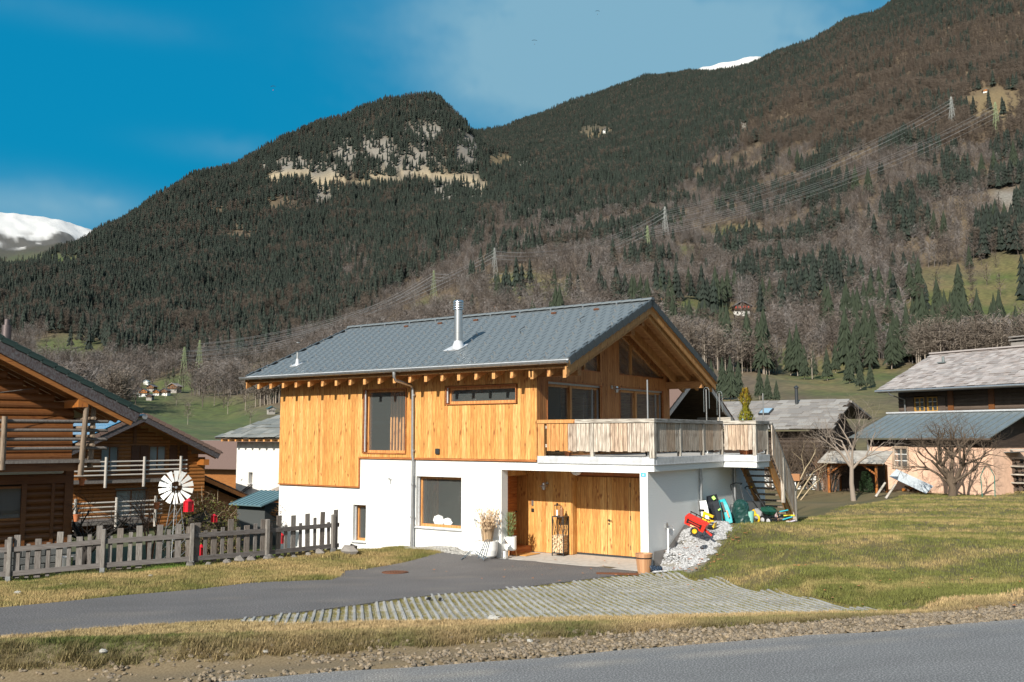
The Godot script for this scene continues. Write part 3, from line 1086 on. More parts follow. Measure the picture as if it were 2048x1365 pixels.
func near_ground() -> void:
	var xs := steps(-62.0, 70.0, -8.0, 11.0, 0.26, 4.0)
	var zs := steps(-70.0, 40.0, -4.0, 15.0, 0.26, 4.0)
	var pts := PackedVector3Array()
	var cs := PackedColorArray()
	for x: float in xs:
		for z: float in zs:
			var y := ground(x, z)
			var s := edge_s(x, z)
			var c := turf(x, z) * 0.62
			c = c.lerp(Color(0.13, 0.10, 0.06), 0.35)
			if s < 1.45 and s > -0.5:
				c = Color(0.20, 0.155, 0.10).lerp(c, smoothstep(0.9, 1.5, s) * 0.7)
			if x > 0.0 and x < 1.1 and z > -3.2 and z < 0.4:
				c = Color(0.30, 0.29, 0.28)
			if s < 0.2:
				y -= 0.1
			if inside(x, z, drive_poly) or inside(x, z, paver_poly):
				y -= 0.05
				c = Color(0.12, 0.115, 0.035)
			if x > -14.5 and x < 0.0 and z < -0.25 and z > -8.6:
				y = minf(y, -0.3)
			var far := maxf(Vector2(x - CAM.x, z - CAM.z).length() - 52.0, 0.0)
			y -= far * 0.12
			pts.append(Vector3(x, y, z))
			cs.append(c)
	var ns := PackedVector3Array()
	ns.resize(pts.size())
	var ix := PackedInt32Array()
	var nz := zs.size()
	for i in xs.size() - 1:
		for j in nz - 1:
			var k := i * nz + j
			for t in [[k, k + nz, k + 1], [k + 1, k + nz, k + nz + 1]]:
				ix.append_array(PackedInt32Array(t))
				var m := (pts[t[2]] - pts[t[0]]).cross(pts[t[1]] - pts[t[0]])
				for u in t:
					ns[u] += m
	for i in ns.size():
		ns[i] = ns[i].normalized()
	var a := []
	a.resize(Mesh.ARRAY_MAX)
	a[Mesh.ARRAY_VERTEX] = pts
	a[Mesh.ARRAY_NORMAL] = ns
	a[Mesh.ARRAY_COLOR] = cs
	a[Mesh.ARRAY_INDEX] = ix
	var mesh := ArrayMesh.new()
	mesh.add_surface_from_arrays(Mesh.PRIMITIVE_TRIANGLES, a)
	kind(put("ground", mesh, M.soil), "structure")
	var drive_shade := func(x: float, z: float) -> Color:
		var n := fine.get_noise_2d(x * 0.5, z * 0.5)
		var e := 0.9 + 0.14 * n + 0.12 * fine.get_noise_2d(x * 2.2, z * 2.2)
		var dust := smoothstep(0.25, 0.55, fine.get_noise_2d((x * 0.711 - z * 0.703) * 0.35 + 9, (x + z) * 1.3))
		return Color(e * 0.57, e * 0.565, e * 0.57).lerp(Color(0.85, 0.78, 0.68), dust * 0.45)
	kind(part("driveway", sheet(drive_poly, 0.5, 0.012, drive_shade, ground), M.asphalt), "structure")
	var rp := PackedVector2Array()
	for k in 41:
		var t := -16.0 + k
		rp.append(EDGE + ALONG * t + AWAY * (0.16 * fine.get_noise_1d(t * 0.8) + 0.06 * fine.get_noise_1d(t * 4.0)))
	rp.append(EDGE + ALONG * 60.0)
	rp.append(EDGE + ALONG * 60.0 - AWAY * 8.0)
	rp.append(EDGE - ALONG * 60.0 - AWAY * 8.0)
	rp.append(EDGE - ALONG * 60.0)
	var road_shade := func(x: float, z: float) -> Color:
		var s := edge_s(x, z)
		var t := Vector2(x - EDGE.x, z - EDGE.y).dot(ALONG)
		var e := 0.93 + 0.14 * fine.get_noise_2d(t * 0.25, s * 3.0)
		var mid := -0.62 + 0.012 * t + 0.10 * fine.get_noise_1d(t * 0.5)
		var w := 0.10 + 0.07 * fine.get_noise_1d(t * 0.7 + 30.0) + 0.16 * smoothstep(7.0, 2.0, t) * smoothstep(-3.0, 1.0, t)
		var dust := smoothstep(w, w * 0.35, absf(s - mid)) * clampf(0.62 + 1.2 * fine.get_noise_2d(t * 1.1, s * 6.0), 0.0, 1.0) * smoothstep(-3.5, -0.5, t)
		dust = maxf(dust, 0.45 * smoothstep(-0.35, 0.0, s))
		return Color(e * 0.55, e * 0.56, e * 0.58).lerp(Color(0.95, 0.88, 0.78), dust * 0.8)
	kind(part("road", sheet(rp, 0.35, 0.03, road_shade, road_y), M.road), "structure")


func paving() -> void:
	var field := Node3D.new()
	field.name = "paving"
	add_child(field)
	kind(field, "structure")
	var b := MB.new()
	for i in 4:
		var u := -0.21 + 0.14 * i
		b.cbox(Vector3(u - 0.024, -0.05, -0.207), Vector3(u + 0.024, 0.0, 0.207), 0.006)
	for j in 3:
		var w := -0.14 + 0.14 * j
		b.box(Vector3(-0.277, -0.06, w - 0.011), Vector3(0.277, -0.016, w + 0.011))
	var mesh := b.mesh()
	var g := RandomNumberGenerator.new()
	g.seed = 91
	var cells := []
	for i in range(-12, 22):
		for j in range(-10, 40):
			var c := EDGE + ALONG * (0.56 * i + 0.2) + AWAY * (1.5 + 0.42 * j)
			if inside(c.x, c.y, paver_poly):
				cells.append(c)
	for c: Vector2 in cells:
		var n := gnormal(c.x, c.y)
		var x := Vector3(ALONG.x, 0, ALONG.y)
		x = (x - n * x.dot(n)).normalized()
		var z := x.cross(n)
		var o := put("paver", mesh, M.paver[g.randi() % 3], field)
		o.transform = Transform3D(Basis(x, n, z).rotated(n, g.randf_range(-0.012, 0.012)), gp(c.x, c.y, 0.016 + g.randf_range(-0.006, 0.006)))
	print("pavers ", cells.size())
	# the floor of the porch, with a drain along its edge
	var f := MB.new()
	f.box(Vector3(-4.75, -0.2, -2.1), Vector3(-0.2, 0.02, 0.1))
	kind(part("porch_floor", f, M.concrete), "structure")
	var d := MB.new()
	d.box(Vector3(-4.45, -0.1, 0.105), Vector3(-0.12, 0.014, 0.155))
	tag(part("drain_channel", d, M.dark_metal), "long dark drain channel along the front edge of the porch floor", "drain")
	var mh := MB.new()
	mh.lathe([Vector2(0.33, -0.02), Vector2(0.33, 0.022), Vector2(0.29, 0.024), Vector2(0.285, 0.016), Vector2(0.27, 0.016), Vector2(0.265, 0.024), Vector2(0.0, 0.024)], 28)
	for i in range(-2, 3):
		for j in range(-2, 3):
			mh.box(Vector3(i * 0.09 - 0.02, 0.02, j * 0.09 - 0.02), Vector3(i * 0.09 + 0.02, 0.03, j * 0.09 + 0.02))
	var p := on_ground(790, 1147)
	var o2 := part("manhole_cover", mh, M.rusty, self, gp(p.x, p.z, 0.01))
	o2.basis = Basis(Quaternion(Vector3.UP, gnormal(p.x, p.z)))
	tag(o2, "round rusty brown manhole cover set in the asphalt drive", "manhole cover")
	var rp := MB.new()
	rp.box(Vector3(-0.5, -0.02, -0.07), Vector3(0.5, 0.02, 0.07))
	var q := on_ground(1235, 1152)
	var o3 := part("drain_plate", rp, M.rusty, self, gp(q.x, q.z, 0.03))
	o3.rotation.y = 0.5
	tag(o3, "narrow rusty plate lying at the tip of the paving before the porch", "metal plate")


func tuft_mesh(blades: int, h: float, spread: float, lean: float, seed_: int, w := 0.006) -> MB:
	var b := MB.new()
	var g := RandomNumberGenerator.new()
	g.seed = seed_
	for i in blades:
		var an := g.randf() * TAU
		var o := Vector3(g.randf_range(-1, 1), 0, g.randf_range(-1, 1)) * spread
		var l := h * g.randf_range(0.5, 1.1)
		var tip := o + Vector3(sin(an) * lean * l, l, cos(an) * lean * l)
		var s := Vector3(cos(an), 0, -sin(an)) * w
		var v := g.randf_range(0.7, 1.25)
		b.col = Color(v, v, v)
		b.tri(o - s - Vector3(0, 0.01, 0), o + s - Vector3(0, 0.01, 0), tip)
	return b


func scatter(n: int, pick: Callable, mesh_h: Vector2, up := 0.0) -> Array:
	var ts := []
	var cs := []
	var g := RandomNumberGenerator.new()
	g.seed = n
	for i in n:
		var p: Vector2 = pick.call(g)
		if p.x > 900:
			continue
		var k := g.randf_range(mesh_h.x, mesh_h.y)
		ts.append(Transform3D(Basis(Vector3.UP, g.randf() * TAU).scaled(Vector3(k, k * g.randf_range(0.8, 1.3), k)), gp(p.x, p.y, up)))
		cs.append(turf(p.x, p.y) * g.randf_range(0.75, 1.3))
	return [ts, cs]


func grasses() -> void:
	var none := Vector2(999, 0)
	var lawn := func(g: RandomNumberGenerator) -> Vector2:
		# spread so that the sward is closest where it lies nearest
		var r := lerpf(13.5, 50.0, pow(g.randf(), 1.5))
		var az := deg_to_rad(lerpf(-36.0, -4.0, g.randf()))
		var p := unpol(az, r)
		if edge_s(p.x, p.z) < 1.45 or inside(p.x, p.z, paver_poly) or inside(p.x, p.z, drive_poly) or p.x < 0.75 or (p.x < 1.5 and p.z > -4.0 and p.z < 0.2 and p.x < 1.25 + 0.08 * p.z):
			return none
		return Vector2(p.x, p.z)
	var a := scatter(80000, lawn, Vector2(0.7, 1.3))
	tag(multi("lawn_grass", tuft_mesh(9, 0.06, 0.07, 0.6, 1).mesh(), M.leafy, a[0], a[1]), "short mown lawn in green and straw bands right of the house", "grass")
	var verge := func(g: RandomNumberGenerator) -> Vector2:
		var p := EDGE + ALONG * g.randf_range(-6.5, 12.5) + AWAY * g.randf_range(0.95, 5.2)
		if inside(p.x, p.y, paver_poly) or inside(p.x, p.y, drive_poly):
			return none
		return p
	a = scatter(65000, verge, Vector2(0.4, 0.9))
	tag(multi("verge_grass", tuft_mesh(9, 0.055, 0.06, 0.9, 2).mesh(), M.leafy, a[0], a[1]), "dry straw coloured grass on the verge beside the road", "grass")
	var bank := func(g: RandomNumberGenerator) -> Vector2:
		var t := g.randf_range(-6.5, 13.0)
		var s := 1.0 + 0.55 * g.randf() * g.randf() + 0.12 * fine.get_noise_1d(t * 2.0)
		var p := EDGE + ALONG * t + AWAY * s
		if fine.get_noise_2d(p.x * 0.8, p.y * 0.8) < -0.25:
			return none
		return p
	a = scatter(5000, bank, Vector2(0.5, 1.1))
	for i in a[1].size():
		a[1][i] = a[1][i].lerp(Color(0.20, 0.135, 0.075), 0.45)
	tag(multi("bank_grass", tuft_mesh(12, 0.085, 0.07, 0.8, 3).mesh(), M.leafy, a[0], a[1]), "ragged long grass hanging over the edge of the road bank", "grass")
	var strip := func(g: RandomNumberGenerator) -> Vector2:
		var p := Vector2(g.randf_range(-14.0, -4.6), g.randf_range(0.05, 15.0))
		if inside(p.x, p.y, drive_poly) or to_px(gp(p.x, p.y)).x < -60:
			return none
		if p.x > -7.6 and p.y < 0.35 + 0.25 * (p.x + 7.6):
			return none
		return p
	a = scatter(52000, strip, Vector2(0.7, 1.3))
	tag(multi("strip_grass", tuft_mesh(9, 0.06, 0.07, 0.7, 4).mesh(), M.leafy, a[0], a[1]), "patchy green and straw grass strip between fence and drive", "grass")
	var cells := func(g: RandomNumberGenerator) -> Vector2:
		var p := Vector2(g.randf_range(-2.4, 6.7), g.randf_range(0.3, 11.0))
		if not inside(p.x, p.y, paver_poly):
			return none
		var u := Vector2(p.x - EDGE.x, p.y - EDGE.y).dot(ALONG) - 0.2 + 0.28 + 0.07
		if absf(fposmod(u, 0.14) - 0.07) > 0.036:
			return p + ALONG * 0.06
		return p
	a = scatter(80000, cells, Vector2(0.4, 0.85), -0.028)
	for i in a[1].size():
		a[1][i] = Color(0.14, 0.14, 0.03).lerp(Color(0.33, 0.25, 0.09), fposmod(i * 0.377, 1.0) * 0.75)
	tag(multi("paving_grass", tuft_mesh(6, 0.06, 0.03, 0.5, 5).mesh(), M.leafy, a[0], a[1]), "yellow green grass growing in the cells of the paving", "grass")


func pebble(seed_: int) -> MB:
	var b := MB.new()
	b.blob(Vector3.ZERO, Vector3(1, 0.6, 0.8), seed_, 0.3)
	return b


func stones() -> void:
	var none := Vector2(999, 0)
	var shoulder := func(g: RandomNumberGenerator) -> Vector2:
		var t := g.randf_range(-6.0, 15.0)
		var s := g.randf_range(0.0, 1.15)
		if g.randf() > 0.16 + 0.07 * t + 0.7 * fine.get_noise_2d(t, s * 2.0):
			return none
		return EDGE + ALONG * t + AWAY * s
	var a := scatter(12000, shoulder, Vector2(0.014, 0.042), 0.012)
	for i in a[1].size():
		var e := 0.6 + 0.6 * fposmod(i * 0.618, 1.0)
		a[1][i] = Color(0.34, 0.26, 0.17).lerp(Color(0.27, 0.225, 0.175), fposmod(i * 0.271, 1.0)) * e
	tag(multi("shoulder_gravel", pebble(5).mesh(), M.stone, a[0], a[1]), "tan broken stones along the edge of the road", "gravel")
	var side := func(g: RandomNumberGenerator) -> Vector2:
		var z := g.randf_range(-3.4, 0.5)
		var w := 1.15 if z > -2.4 else 1.15 - (-2.4 - z) * 0.5
		if z > -0.6:
			w = 0.75 + 0.5 * (-z)
		var x := g.randf_range(0.0, 1.0) * w * (1.0 + 0.2 * fine.get_noise_1d(z * 3.0))
		if z > 0.05 and x < 0.35:
			return none
		return Vector2(x + 0.02, z)
	a = scatter(9000, side, Vector2(0.018, 0.042), 0.02)
	for i in a[1].size():
		a[1][i] = Color(0.66, 0.66, 0.67) * (0.55 + 0.5 * fposmod(i * 0.618, 1.0))
	tag(multi("white_gravel", pebble(6).mesh(), M.stone, a[0], a[1]), "steep strip of white gravel against the side wall", "gravel")
	var foot := func(g: RandomNumberGenerator) -> Vector2:
		var x := g.randf_range(-7.6, -4.95)
		return Vector2(x, 0.05 + g.randf() * clampf(0.5 + 0.25 * (x + 7.6), 0.1, 0.75))
	a = scatter(1500, foot, Vector2(0.018, 0.045), 0.02)
	for i in a[1].size():
		a[1][i] = Color(0.66, 0.64, 0.6) * (0.55 + 0.5 * fposmod(i * 0.618, 1.0))
	tag(multi("wall_foot_gravel", pebble(7).mesh(), M.stone, a[0], a[1]), "pale pebbles along the foot of the white front wall", "gravel")
	var leaf := MB.new()
	leaf.tri(Vector3(-0.5, 0.1, 0), Vector3(0, 0, 0.35), Vector3(0.5, 0.15, 0))
	leaf.tri(Vector3(-0.5, 0.1, 0), Vector3(0.5, 0.15, 0), Vector3(0, 0.05, -0.35))
	var fallen := func(g: RandomNumberGenerator) -> Vector2:
		if g.randf() < 0.6:
			return Vector2(0.4 + g.randf() * 1.3, g.randf_range(-3.2, 0.4))
		return Vector2(g.randf_range(-5.0, 9.0), g.randf_range(-1.0, 4.0))
	a = scatter(150, fallen, Vector2(0.05, 0.11), 0.05)
	for i in a[1].size():
		a[1][i] = Color(0.42, 0.15, 0.05).lerp(Color(0.30, 0.15, 0.07), fposmod(i * 0.4, 1.0))
	tag(multi("fallen_leaves", leaf.mesh(), M.leafy, a[0], a[1]), "rust coloured fallen leaves strewn on gravel and lawn", "leaves")


# ---- the house
const RZ := -4.02


func top_y(z: float) -> float:
	return 7.45 - 0.4325 * absf(z - RZ)


# a wall in the plane z = zf with rectangular openings; everything in one skin with reveals
func holed(b: MB, x0: float, x1: float, y0: float, y1: float, zf: float, thick: float, holes: Array, t := Transform3D()) -> void:
	var xs := [x0, x1]
	var ys := [y0, y1]
	for h: Rect2 in holes:
		for v in [h.position.x, h.end.x]:
			if v > x0 and v < x1 and not xs.has(v):
				xs.append(v)
		for v in [h.position.y, h.end.y]:
			if v > y0 and v < y1 and not ys.has(v):
				ys.append(v)
	xs.sort()
	ys.sort()
	var solid := func(i: int, j: int) -> bool:
		if i < 0 or j < 0 or i >= xs.size() - 1 or j >= ys.size() - 1:
			return false
		var m := Vector2((xs[i] + xs[i + 1]) * 0.5, (ys[j] + ys[j + 1]) * 0.5)
		for h: Rect2 in holes:
			if h.has_point(m):
				return false
		return true
	var zb := zf - thick
	for i in xs.size() - 1:
		for j in ys.size() - 1:
			if not solid.call(i, j):
				continue
			var a: float = xs[i]
			var c: float = xs[i + 1]
			var d: float = ys[j]
			var e: float = ys[j + 1]
			b.quad(t * Vector3(a, d, zf), t * Vector3(c, d, zf), t * Vector3(c, e, zf), t * Vector3(a, e, zf))
			b.quad(t * Vector3(c, d, zb), t * Vector3(a, d, zb), t * Vector3(a, e, zb), t * Vector3(c, e, zb))
			if not solid.call(i - 1, j):
				b.quad(t * Vector3(a, d, zb), t * Vector3(a, d, zf), t * Vector3(a, e, zf), t * Vector3(a, e, zb))
			if not solid.call(i + 1, j):
				b.quad(t * Vector3(c, d, zf), t * Vector3(c, d, zb), t * Vector3(c, e, zb), t * Vector3(c, e, zf))
			if not solid.call(i, j - 1):
				b.quad(t * Vector3(a, d, zb), t * Vector3(c, d, zb), t * Vector3(c, d, zf), t * Vector3(a, d, zf))
			if not solid.call(i, j + 1):
				b.quad(t * Vector3(a, e, zf), t * Vector3(c, e, zf), t * Vector3(c, e, zb), t * Vector3(a, e, zb))


# frame of four bars round an opening in the plane z
func frame_box(b: MB, x0: float, x1: float, y0: float, y1: float, z0: float, z1: float, w: float, t := Transform3D()) -> void:
	for q in [[x0, x1, y0, y0 + w], [x0, x1, y1 - w, y1], [x0, x0 + w, y0 + w, y1 - w], [x1 - w, x1, y0 + w, y1 - w]]:
		b.obox(t * Transform3D(Basis(), Vector3((q[0] + q[1]) * 0.5, (q[2] + q[3]) * 0.5, (z0 + z1) * 0.5)), Vector3(q[1] - q[0], q[3] - q[2], z1 - z0))


func pane(x0: float, x1: float, y0: float, y1: float, z: float, t := Transform3D()) -> MB:
	var b := MB.new()
	b.quad(t * Vector3(x0, y0, z), t * Vector3(x1, y0, z), t * Vector3(x1, y1, z), t * Vector3(x0, y1, z))
	return b


# upright boards side by side along a line, each a mesh of its own; cut(pos) gives the spans [y0, y1] at that place
func board_row(parent: Node, called: String, a: float, b: float, widths: Array, mats: Array, cut: Callable, place: Callable, thick: float, gap := 0.004) -> void:
	var g := RandomNumberGenerator.new()
	g.seed = int(absf(a * 100.0)) + 7
	var p := a
	while p < b - 0.01:
		var w: float = widths[g.randi() % widths.size()]
		if p + w > b - 0.04:
			w = b - p
		var proud := g.randf_range(0.0, 0.003)
		for span in cut.call(p, p + w):
			var m := MB.new()
			m.cbox(Vector3(-w * 0.5 + gap * 0.5, 0, 0), Vector3(w * 0.5 - gap * 0.5, span[1] - span[0], thick + proud), 0.0035)
			var o := part(called, m, mats[g.randi() % mats.size()], parent)
			o.transform = place.call(p + w * 0.5, span[0])
		p += w


func minus(spans: Array, y0: float, y1: float) -> Array:
	var out := []
	for s in spans:
		if y1 <= s[0] or y0 >= s[1]:
			out.append(s)
			continue
		if y0 > s[0] + 0.02:
			out.append([s[0], y0])
		if y1 < s[1] - 0.02:
			out.append([y1, s[1]])
	return out


func main_house() -> void:
	var h := thing("chalet", "large new house of orange wood over white plaster with grey tiled roof", "house", Vector3.ZERO)
	const XL := -13.63
	const XG := -3.345
	var win_u := Rect2(-9.74, 2.84, 1.72, 1.94)
	var win_s := Rect2(-6.45, 4.28, 2.47, 0.48)
	var win_w := Rect2(-7.62, 0.70, 1.70, 1.47)
	var win_v := Rect2(-10.2, 0.12, 0.55, 1.11)
	# plaster walls
	var w := MB.new()
	holed(w, XL, 0.0, -1.3, 2.64, 0.0, 0.30, [win_w, win_v, Rect2(-4.507, -2, 4.29, 4.42)])
	w.box(Vector3(-0.217, -1.3, -8.27), Vector3(0.0, 2.47, -0.30))
	w.box(Vector3(XL, -1.3, -8.27), Vector3(XL + 0.3, 2.64, -0.30))
	w.box(Vector3(XL + 0.3, -1.3, -8.27), Vector3(-0.217, 2.47, -7.97))
	part("plaster_wall", w, M.plaster, h)
	var u := MB.new()
	holed(u, XL + 0.02, XG, 2.64, 5.16, -0.02, 0.28, [win_u, win_s])
	u.box(Vector3(XL + 0.02, 2.64, -8.25), Vector3(XL + 0.26, 5.3, -0.30))
	u.box(Vector3(XL + 0.26, 2.64, -8.25), Vector3(XG, 5.1, -8.0))
	u.prism(PackedVector2Array([Vector2(-8.2, 5.1), Vector2(-0.1, 5.1), Vector2(RZ, 6.9)]), XL + 0.03, XL + 0.2, Transform3D(Basis(Vector3(0, 0, 1), Vector3(0, 1, 0), Vector3(1, 0, 0)), Vector3.ZERO))
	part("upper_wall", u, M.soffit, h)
	# floors and rooms behind the windows
	var fl := MB.new()
	fl.box(Vector3(XL + 0.31, 2.47, -7.96), Vector3(XG, 2.63, -0.31))
	fl.box(Vector3(XL + 0.31, -0.1, -7.96), Vector3(-5.2, 0.0, -0.31))
	part("storey_floor", fl, M.room, h)
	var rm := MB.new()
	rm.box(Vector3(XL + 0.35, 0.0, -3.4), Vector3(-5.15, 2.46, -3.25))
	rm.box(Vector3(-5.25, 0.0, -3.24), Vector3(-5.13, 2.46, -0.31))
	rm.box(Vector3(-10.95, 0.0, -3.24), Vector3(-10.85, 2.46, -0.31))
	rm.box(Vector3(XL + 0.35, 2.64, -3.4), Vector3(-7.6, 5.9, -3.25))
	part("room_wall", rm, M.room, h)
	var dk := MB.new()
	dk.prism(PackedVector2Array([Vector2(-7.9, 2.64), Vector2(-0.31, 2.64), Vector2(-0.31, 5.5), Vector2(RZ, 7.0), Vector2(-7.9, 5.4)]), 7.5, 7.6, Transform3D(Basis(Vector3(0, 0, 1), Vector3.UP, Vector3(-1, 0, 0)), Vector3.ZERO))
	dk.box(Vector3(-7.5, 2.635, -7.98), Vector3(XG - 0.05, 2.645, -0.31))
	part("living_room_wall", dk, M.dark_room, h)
	for i in 7:
		var s := MB.new()
		var x := -9.72 + 0.13 * i
		s.box(Vector3(x, 2.64, -1.25), Vector3(x + 0.05, 5.1, -1.13))
		part("interior_slat", s, M.tail, h)
	for i in 4:
		var s := MB.new()
		var x := -8.45 + 0.17 * i
		s.box(Vector3(x, 0.0, -1.35), Vector3(x + 0.07, 2.46, -1.23))
		part("interior_slat", s, M.beam, h)
	var cushion := MB.new()
	cushion.blob(Vector3(-7.1, 0.86, -0.42), Vector3(0.22, 0.17, 0.07), 4, 0.08)
	cushion.blob(Vector3(-6.75, 0.83, -0.42), Vector3(0.17, 0.13, 0.07), 5, 0.08)
	part("cushion", cushion, M.white, h)

	# upright cladding of the front
	var clad := Node3D.new()
	clad.name = "cladding"
	h.add_child(clad)
	board_row(clad, "cladding_board", XL, XG + 0.045, [0.10, 0.125, 0.145, 0.165], M.boards, func(p: float, q: float) -> Array:
		var m := (p + q) * 0.5
		var spans := [[1.79 if m < -9.95 else 2.71, 5.16]]
		for r: Rect2 in [win_u.grow(0.02), win_s.grow(0.05)]:
			if m > r.position.x and m < r.end.x:
				spans = minus(spans, r.position.y, r.end.y)
		return spans, func(p: float, y: float) -> Transform3D: return Transform3D(Basis(), Vector3(p, y, 0.02)), 0.025)
	var tr := MB.new()
	tr.box(Vector3(XL - 0.01, 1.755, 0.001), Vector3(-9.945, 1.785, 0.075))
	tr.box(Vector3(-9.945, 1.755, 0.001), Vector3(-9.915, 2.70, 0.06))
	tr.box(Vector3(-9.945, 2.665, 0.062), Vector3(XG + 0.05, 2.705, 0.078))
	part("cladding_trim", tr, M.trim, h)

	# windows of the front
	for q in [["window", win_u, 0.045, -0.09, true], ["window", win_s, 0.045, -0.07, true], ["window", win_w, 0.0, -0.20, false], ["window", win_v, 0.0, -0.20, false]]:
		var r: Rect2 = q[1]
		var o := Node3D.new()
		o.name = q[0]
		h.add_child(o, true)
		var x0 := r.position.x
		var x1 := r.end.x
		var y0 := r.position.y
		var y1 := r.end.y
		var f := MB.new()
		frame_box(f, x0 + 0.002, x1 - 0.002, y0 + 0.002, y1 - 0.002, q[3] - 0.07, q[3], 0.075)
		part("window_frame", f, M.window_wood, o)
		part("pane", pane(x0 + 0.07, x1 - 0.07, y0 + 0.07, y1 - 0.07, q[3] - 0.03), M.glass, o)
		if q[4]:
			var l := MB.new()
			frame_box(l, x0 - 0.02, x1 + 0.02, y0 - 0.025, y1 + 0.025, -0.015, q[2] + 0.035, 0.022)
			part("window_lining", l, M.trim, o)
			var b := MB.new()
			b.box(Vector3(x0 + 0.004, y0 + 0.03, -0.01), Vector3(x0 + 0.035, y1 - 0.01, 0.035))
			part("blind_rail", b, M.flashing, o)
		else:
			var s := MB.new()
			s.cbox(Vector3(x0 - 0.03, y0 - 0.05, q[3]), Vector3(x1 + 0.03, y0 - 0.005, 0.06), 0.01)
			part("sill", s, M.flashing, o)
			var b := MB.new()
			b.box(Vector3(x0 + 0.003, y0 + 0.02, -0.14), Vector3(x0 + 0.03, y1 - 0.003, -0.11))
			part("blind_rail", b, M.flashing, o)

	# gable side: cladding along z with doors and sloping lights
	var g0 := Rect2(-3.516, 2.84, 3.02, 2.03)
	var g1 := Rect2(-7.757, 2.84, 3.05, 2.03)
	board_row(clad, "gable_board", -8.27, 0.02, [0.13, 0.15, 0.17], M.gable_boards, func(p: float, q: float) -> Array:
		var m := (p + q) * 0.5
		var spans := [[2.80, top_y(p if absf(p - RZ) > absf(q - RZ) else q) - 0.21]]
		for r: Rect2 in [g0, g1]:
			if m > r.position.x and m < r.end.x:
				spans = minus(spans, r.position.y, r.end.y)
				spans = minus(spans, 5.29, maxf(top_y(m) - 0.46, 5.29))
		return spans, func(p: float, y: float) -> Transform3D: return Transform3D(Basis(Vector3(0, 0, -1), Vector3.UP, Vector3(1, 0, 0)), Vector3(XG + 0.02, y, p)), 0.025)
	var turn := Transform3D(Basis(Vector3(0, 0, 1), Vector3.UP, Vector3(1, 0, 0)), Vector3(XG, 0, 0))   # local x runs along z, local z outwards
	for r: Rect2 in [g0, g1]:
		var o := Node3D.new()
		o.name = "terrace_door"
		h.add_child(o, true)
		var f := MB.new()
		frame_box(f, r.position.x, r.end.x, r.position.y, r.end.y - 0.06, -0.16, -0.06, 0.07, turn)
		var mid := r.position.x + r.size.x * (0.56 if r == g0 else 0.62)
		f.obox(turn * Transform3D(Basis(), Vector3(mid, r.position.y + 0.98, -0.06)), Vector3(0.11, 1.92, 0.12))
		part("door_frame", f, M.window_wood, o)
		part("pane", pane(r.position.x + 0.06, mid, r.position.y + 0.05, r.end.y - 0.1, -0.12, turn), M.glass, o)
		part("pane", pane(mid, r.end.x - 0.06, r.position.y + 0.05, r.end.y - 0.1, -0.09, turn), M.glass, o)
		var b := MB.new()
		for x in [r.position.x + 0.09, r.position.x + 0.42]:
			b.obox(turn * Transform3D(Basis(), Vector3(x, r.position.y + 0.97, -0.04)), Vector3(0.03, 1.9, 0.05))
		b.obox(turn * Transform3D(Basis(), Vector3(r.get_center().x, r.end.y - 0.03, -0.02)), Vector3(r.size.x - 0.02, 0.055, 0.06))
		part("blind_rail", b, M.zinc, o)
		var l := MB.new()
		l.obox(turn * Transform3D(Basis(), Vector3(r.get_center().x, r.end.y + 0.012, 0.035)), Vector3(r.size.x + 0.04, 0.025, 0.06))
		l.obox(turn * Transform3D(Basis(), Vector3(r.get_center().x, 5.285, 0.02)), Vector3(r.size.x + 0.02, 0.03, 0.07))
		l.obox(turn * Transform3D(Basis(), Vector3(r.position.x - 0.01, 3.85, 0.03)), Vector3(0.025, 2.05, 0.06))
		l.obox(turn * Transform3D(Basis(), Vector3(r.end.x + 0.01, 3.85, 0.03)), Vector3(0.025, 2.05, 0.06))
		part("door_lining", l, M.trim, o)
		# sloping light above
		var s := Node3D.new()
		s.name = "gable_window"
		h.add_child(s, true)
		var zi: float = r.end.x if r == g1 else r.position.x     # side next to the ridge post
		var zo: float = r.position.x if r == g1 else r.end.x
		var gl := MB.new()
		var yi := top_y(zi) - 0.46
		var yo := maxf(top_y(zo) - 0.46, 5.32)
		gl.quad(Vector3(XG - 0.06, 5.29, zi), Vector3(XG - 0.06, 5.29, zo), Vector3(XG - 0.06, yo, zo), Vector3(XG - 0.06, yi, zi))
		part("pane", gl, M.glass, s)
		var gf := MB.new()
		gf.bar(Vector3(XG - 0.05, 5.29, zi), Vector3(XG - 0.05, yi, zi), 0.07, 0.09)
		gf.bar(Vector3(XG - 0.05, yi, zi), Vector3(XG - 0.05, yo, zo), 0.09, 0.07)
		var zm := lerpf(zi, zo, 0.29)
		gf.bar(Vector3(XG - 0.05, 5.29, zm), Vector3(XG - 0.05, lerpf(yi, yo, 0.29), zm), 0.08, 0.08)
		part("window_frame", gf, M.window_wood, s)
	roof(h)
	porch(h)

	# small fittings on the walls
	var vent := MB.new()
	vent.cbox(Vector3(-6.83, 2.83, 0.046), Vector3(-6.68, 2.99, 0.11), 0.015)
	part("vent_cowl", vent, M.dark_metal, h)
	for q in [[-8.63, 2.05], [-5.38, 1.0]]:
		var t := MB.new()
		t.tube([Vector3(q[0], q[1], 0.0), Vector3(q[0], q[1], 0.09), Vector3(q[0], q[1] - 0.09, 0.11)], [0.018, 0.018, 0.014], 6)
		t.bar(Vector3(q[0] - 0.05, q[1] + 0.03, 0.08), Vector3(q[0] + 0.05, q[1] + 0.03, 0.08), 0.015, 0.02)
		part("garden_tap", t, M.steel, h)
	var sign := MB.new()
	sign.cbox(Vector3(-0.182, 2.335, 0.001), Vector3(-0.046, 2.43, 0.009), 0.003)
	var so := part("house_sign", sign, mk(lin(0.0, 0.33, 0.52), 0.4), h)
	so.set_meta("label", "small turquoise plate with the white letters LE")
	var tm := TextMesh.new()
	tm.text = "LE"
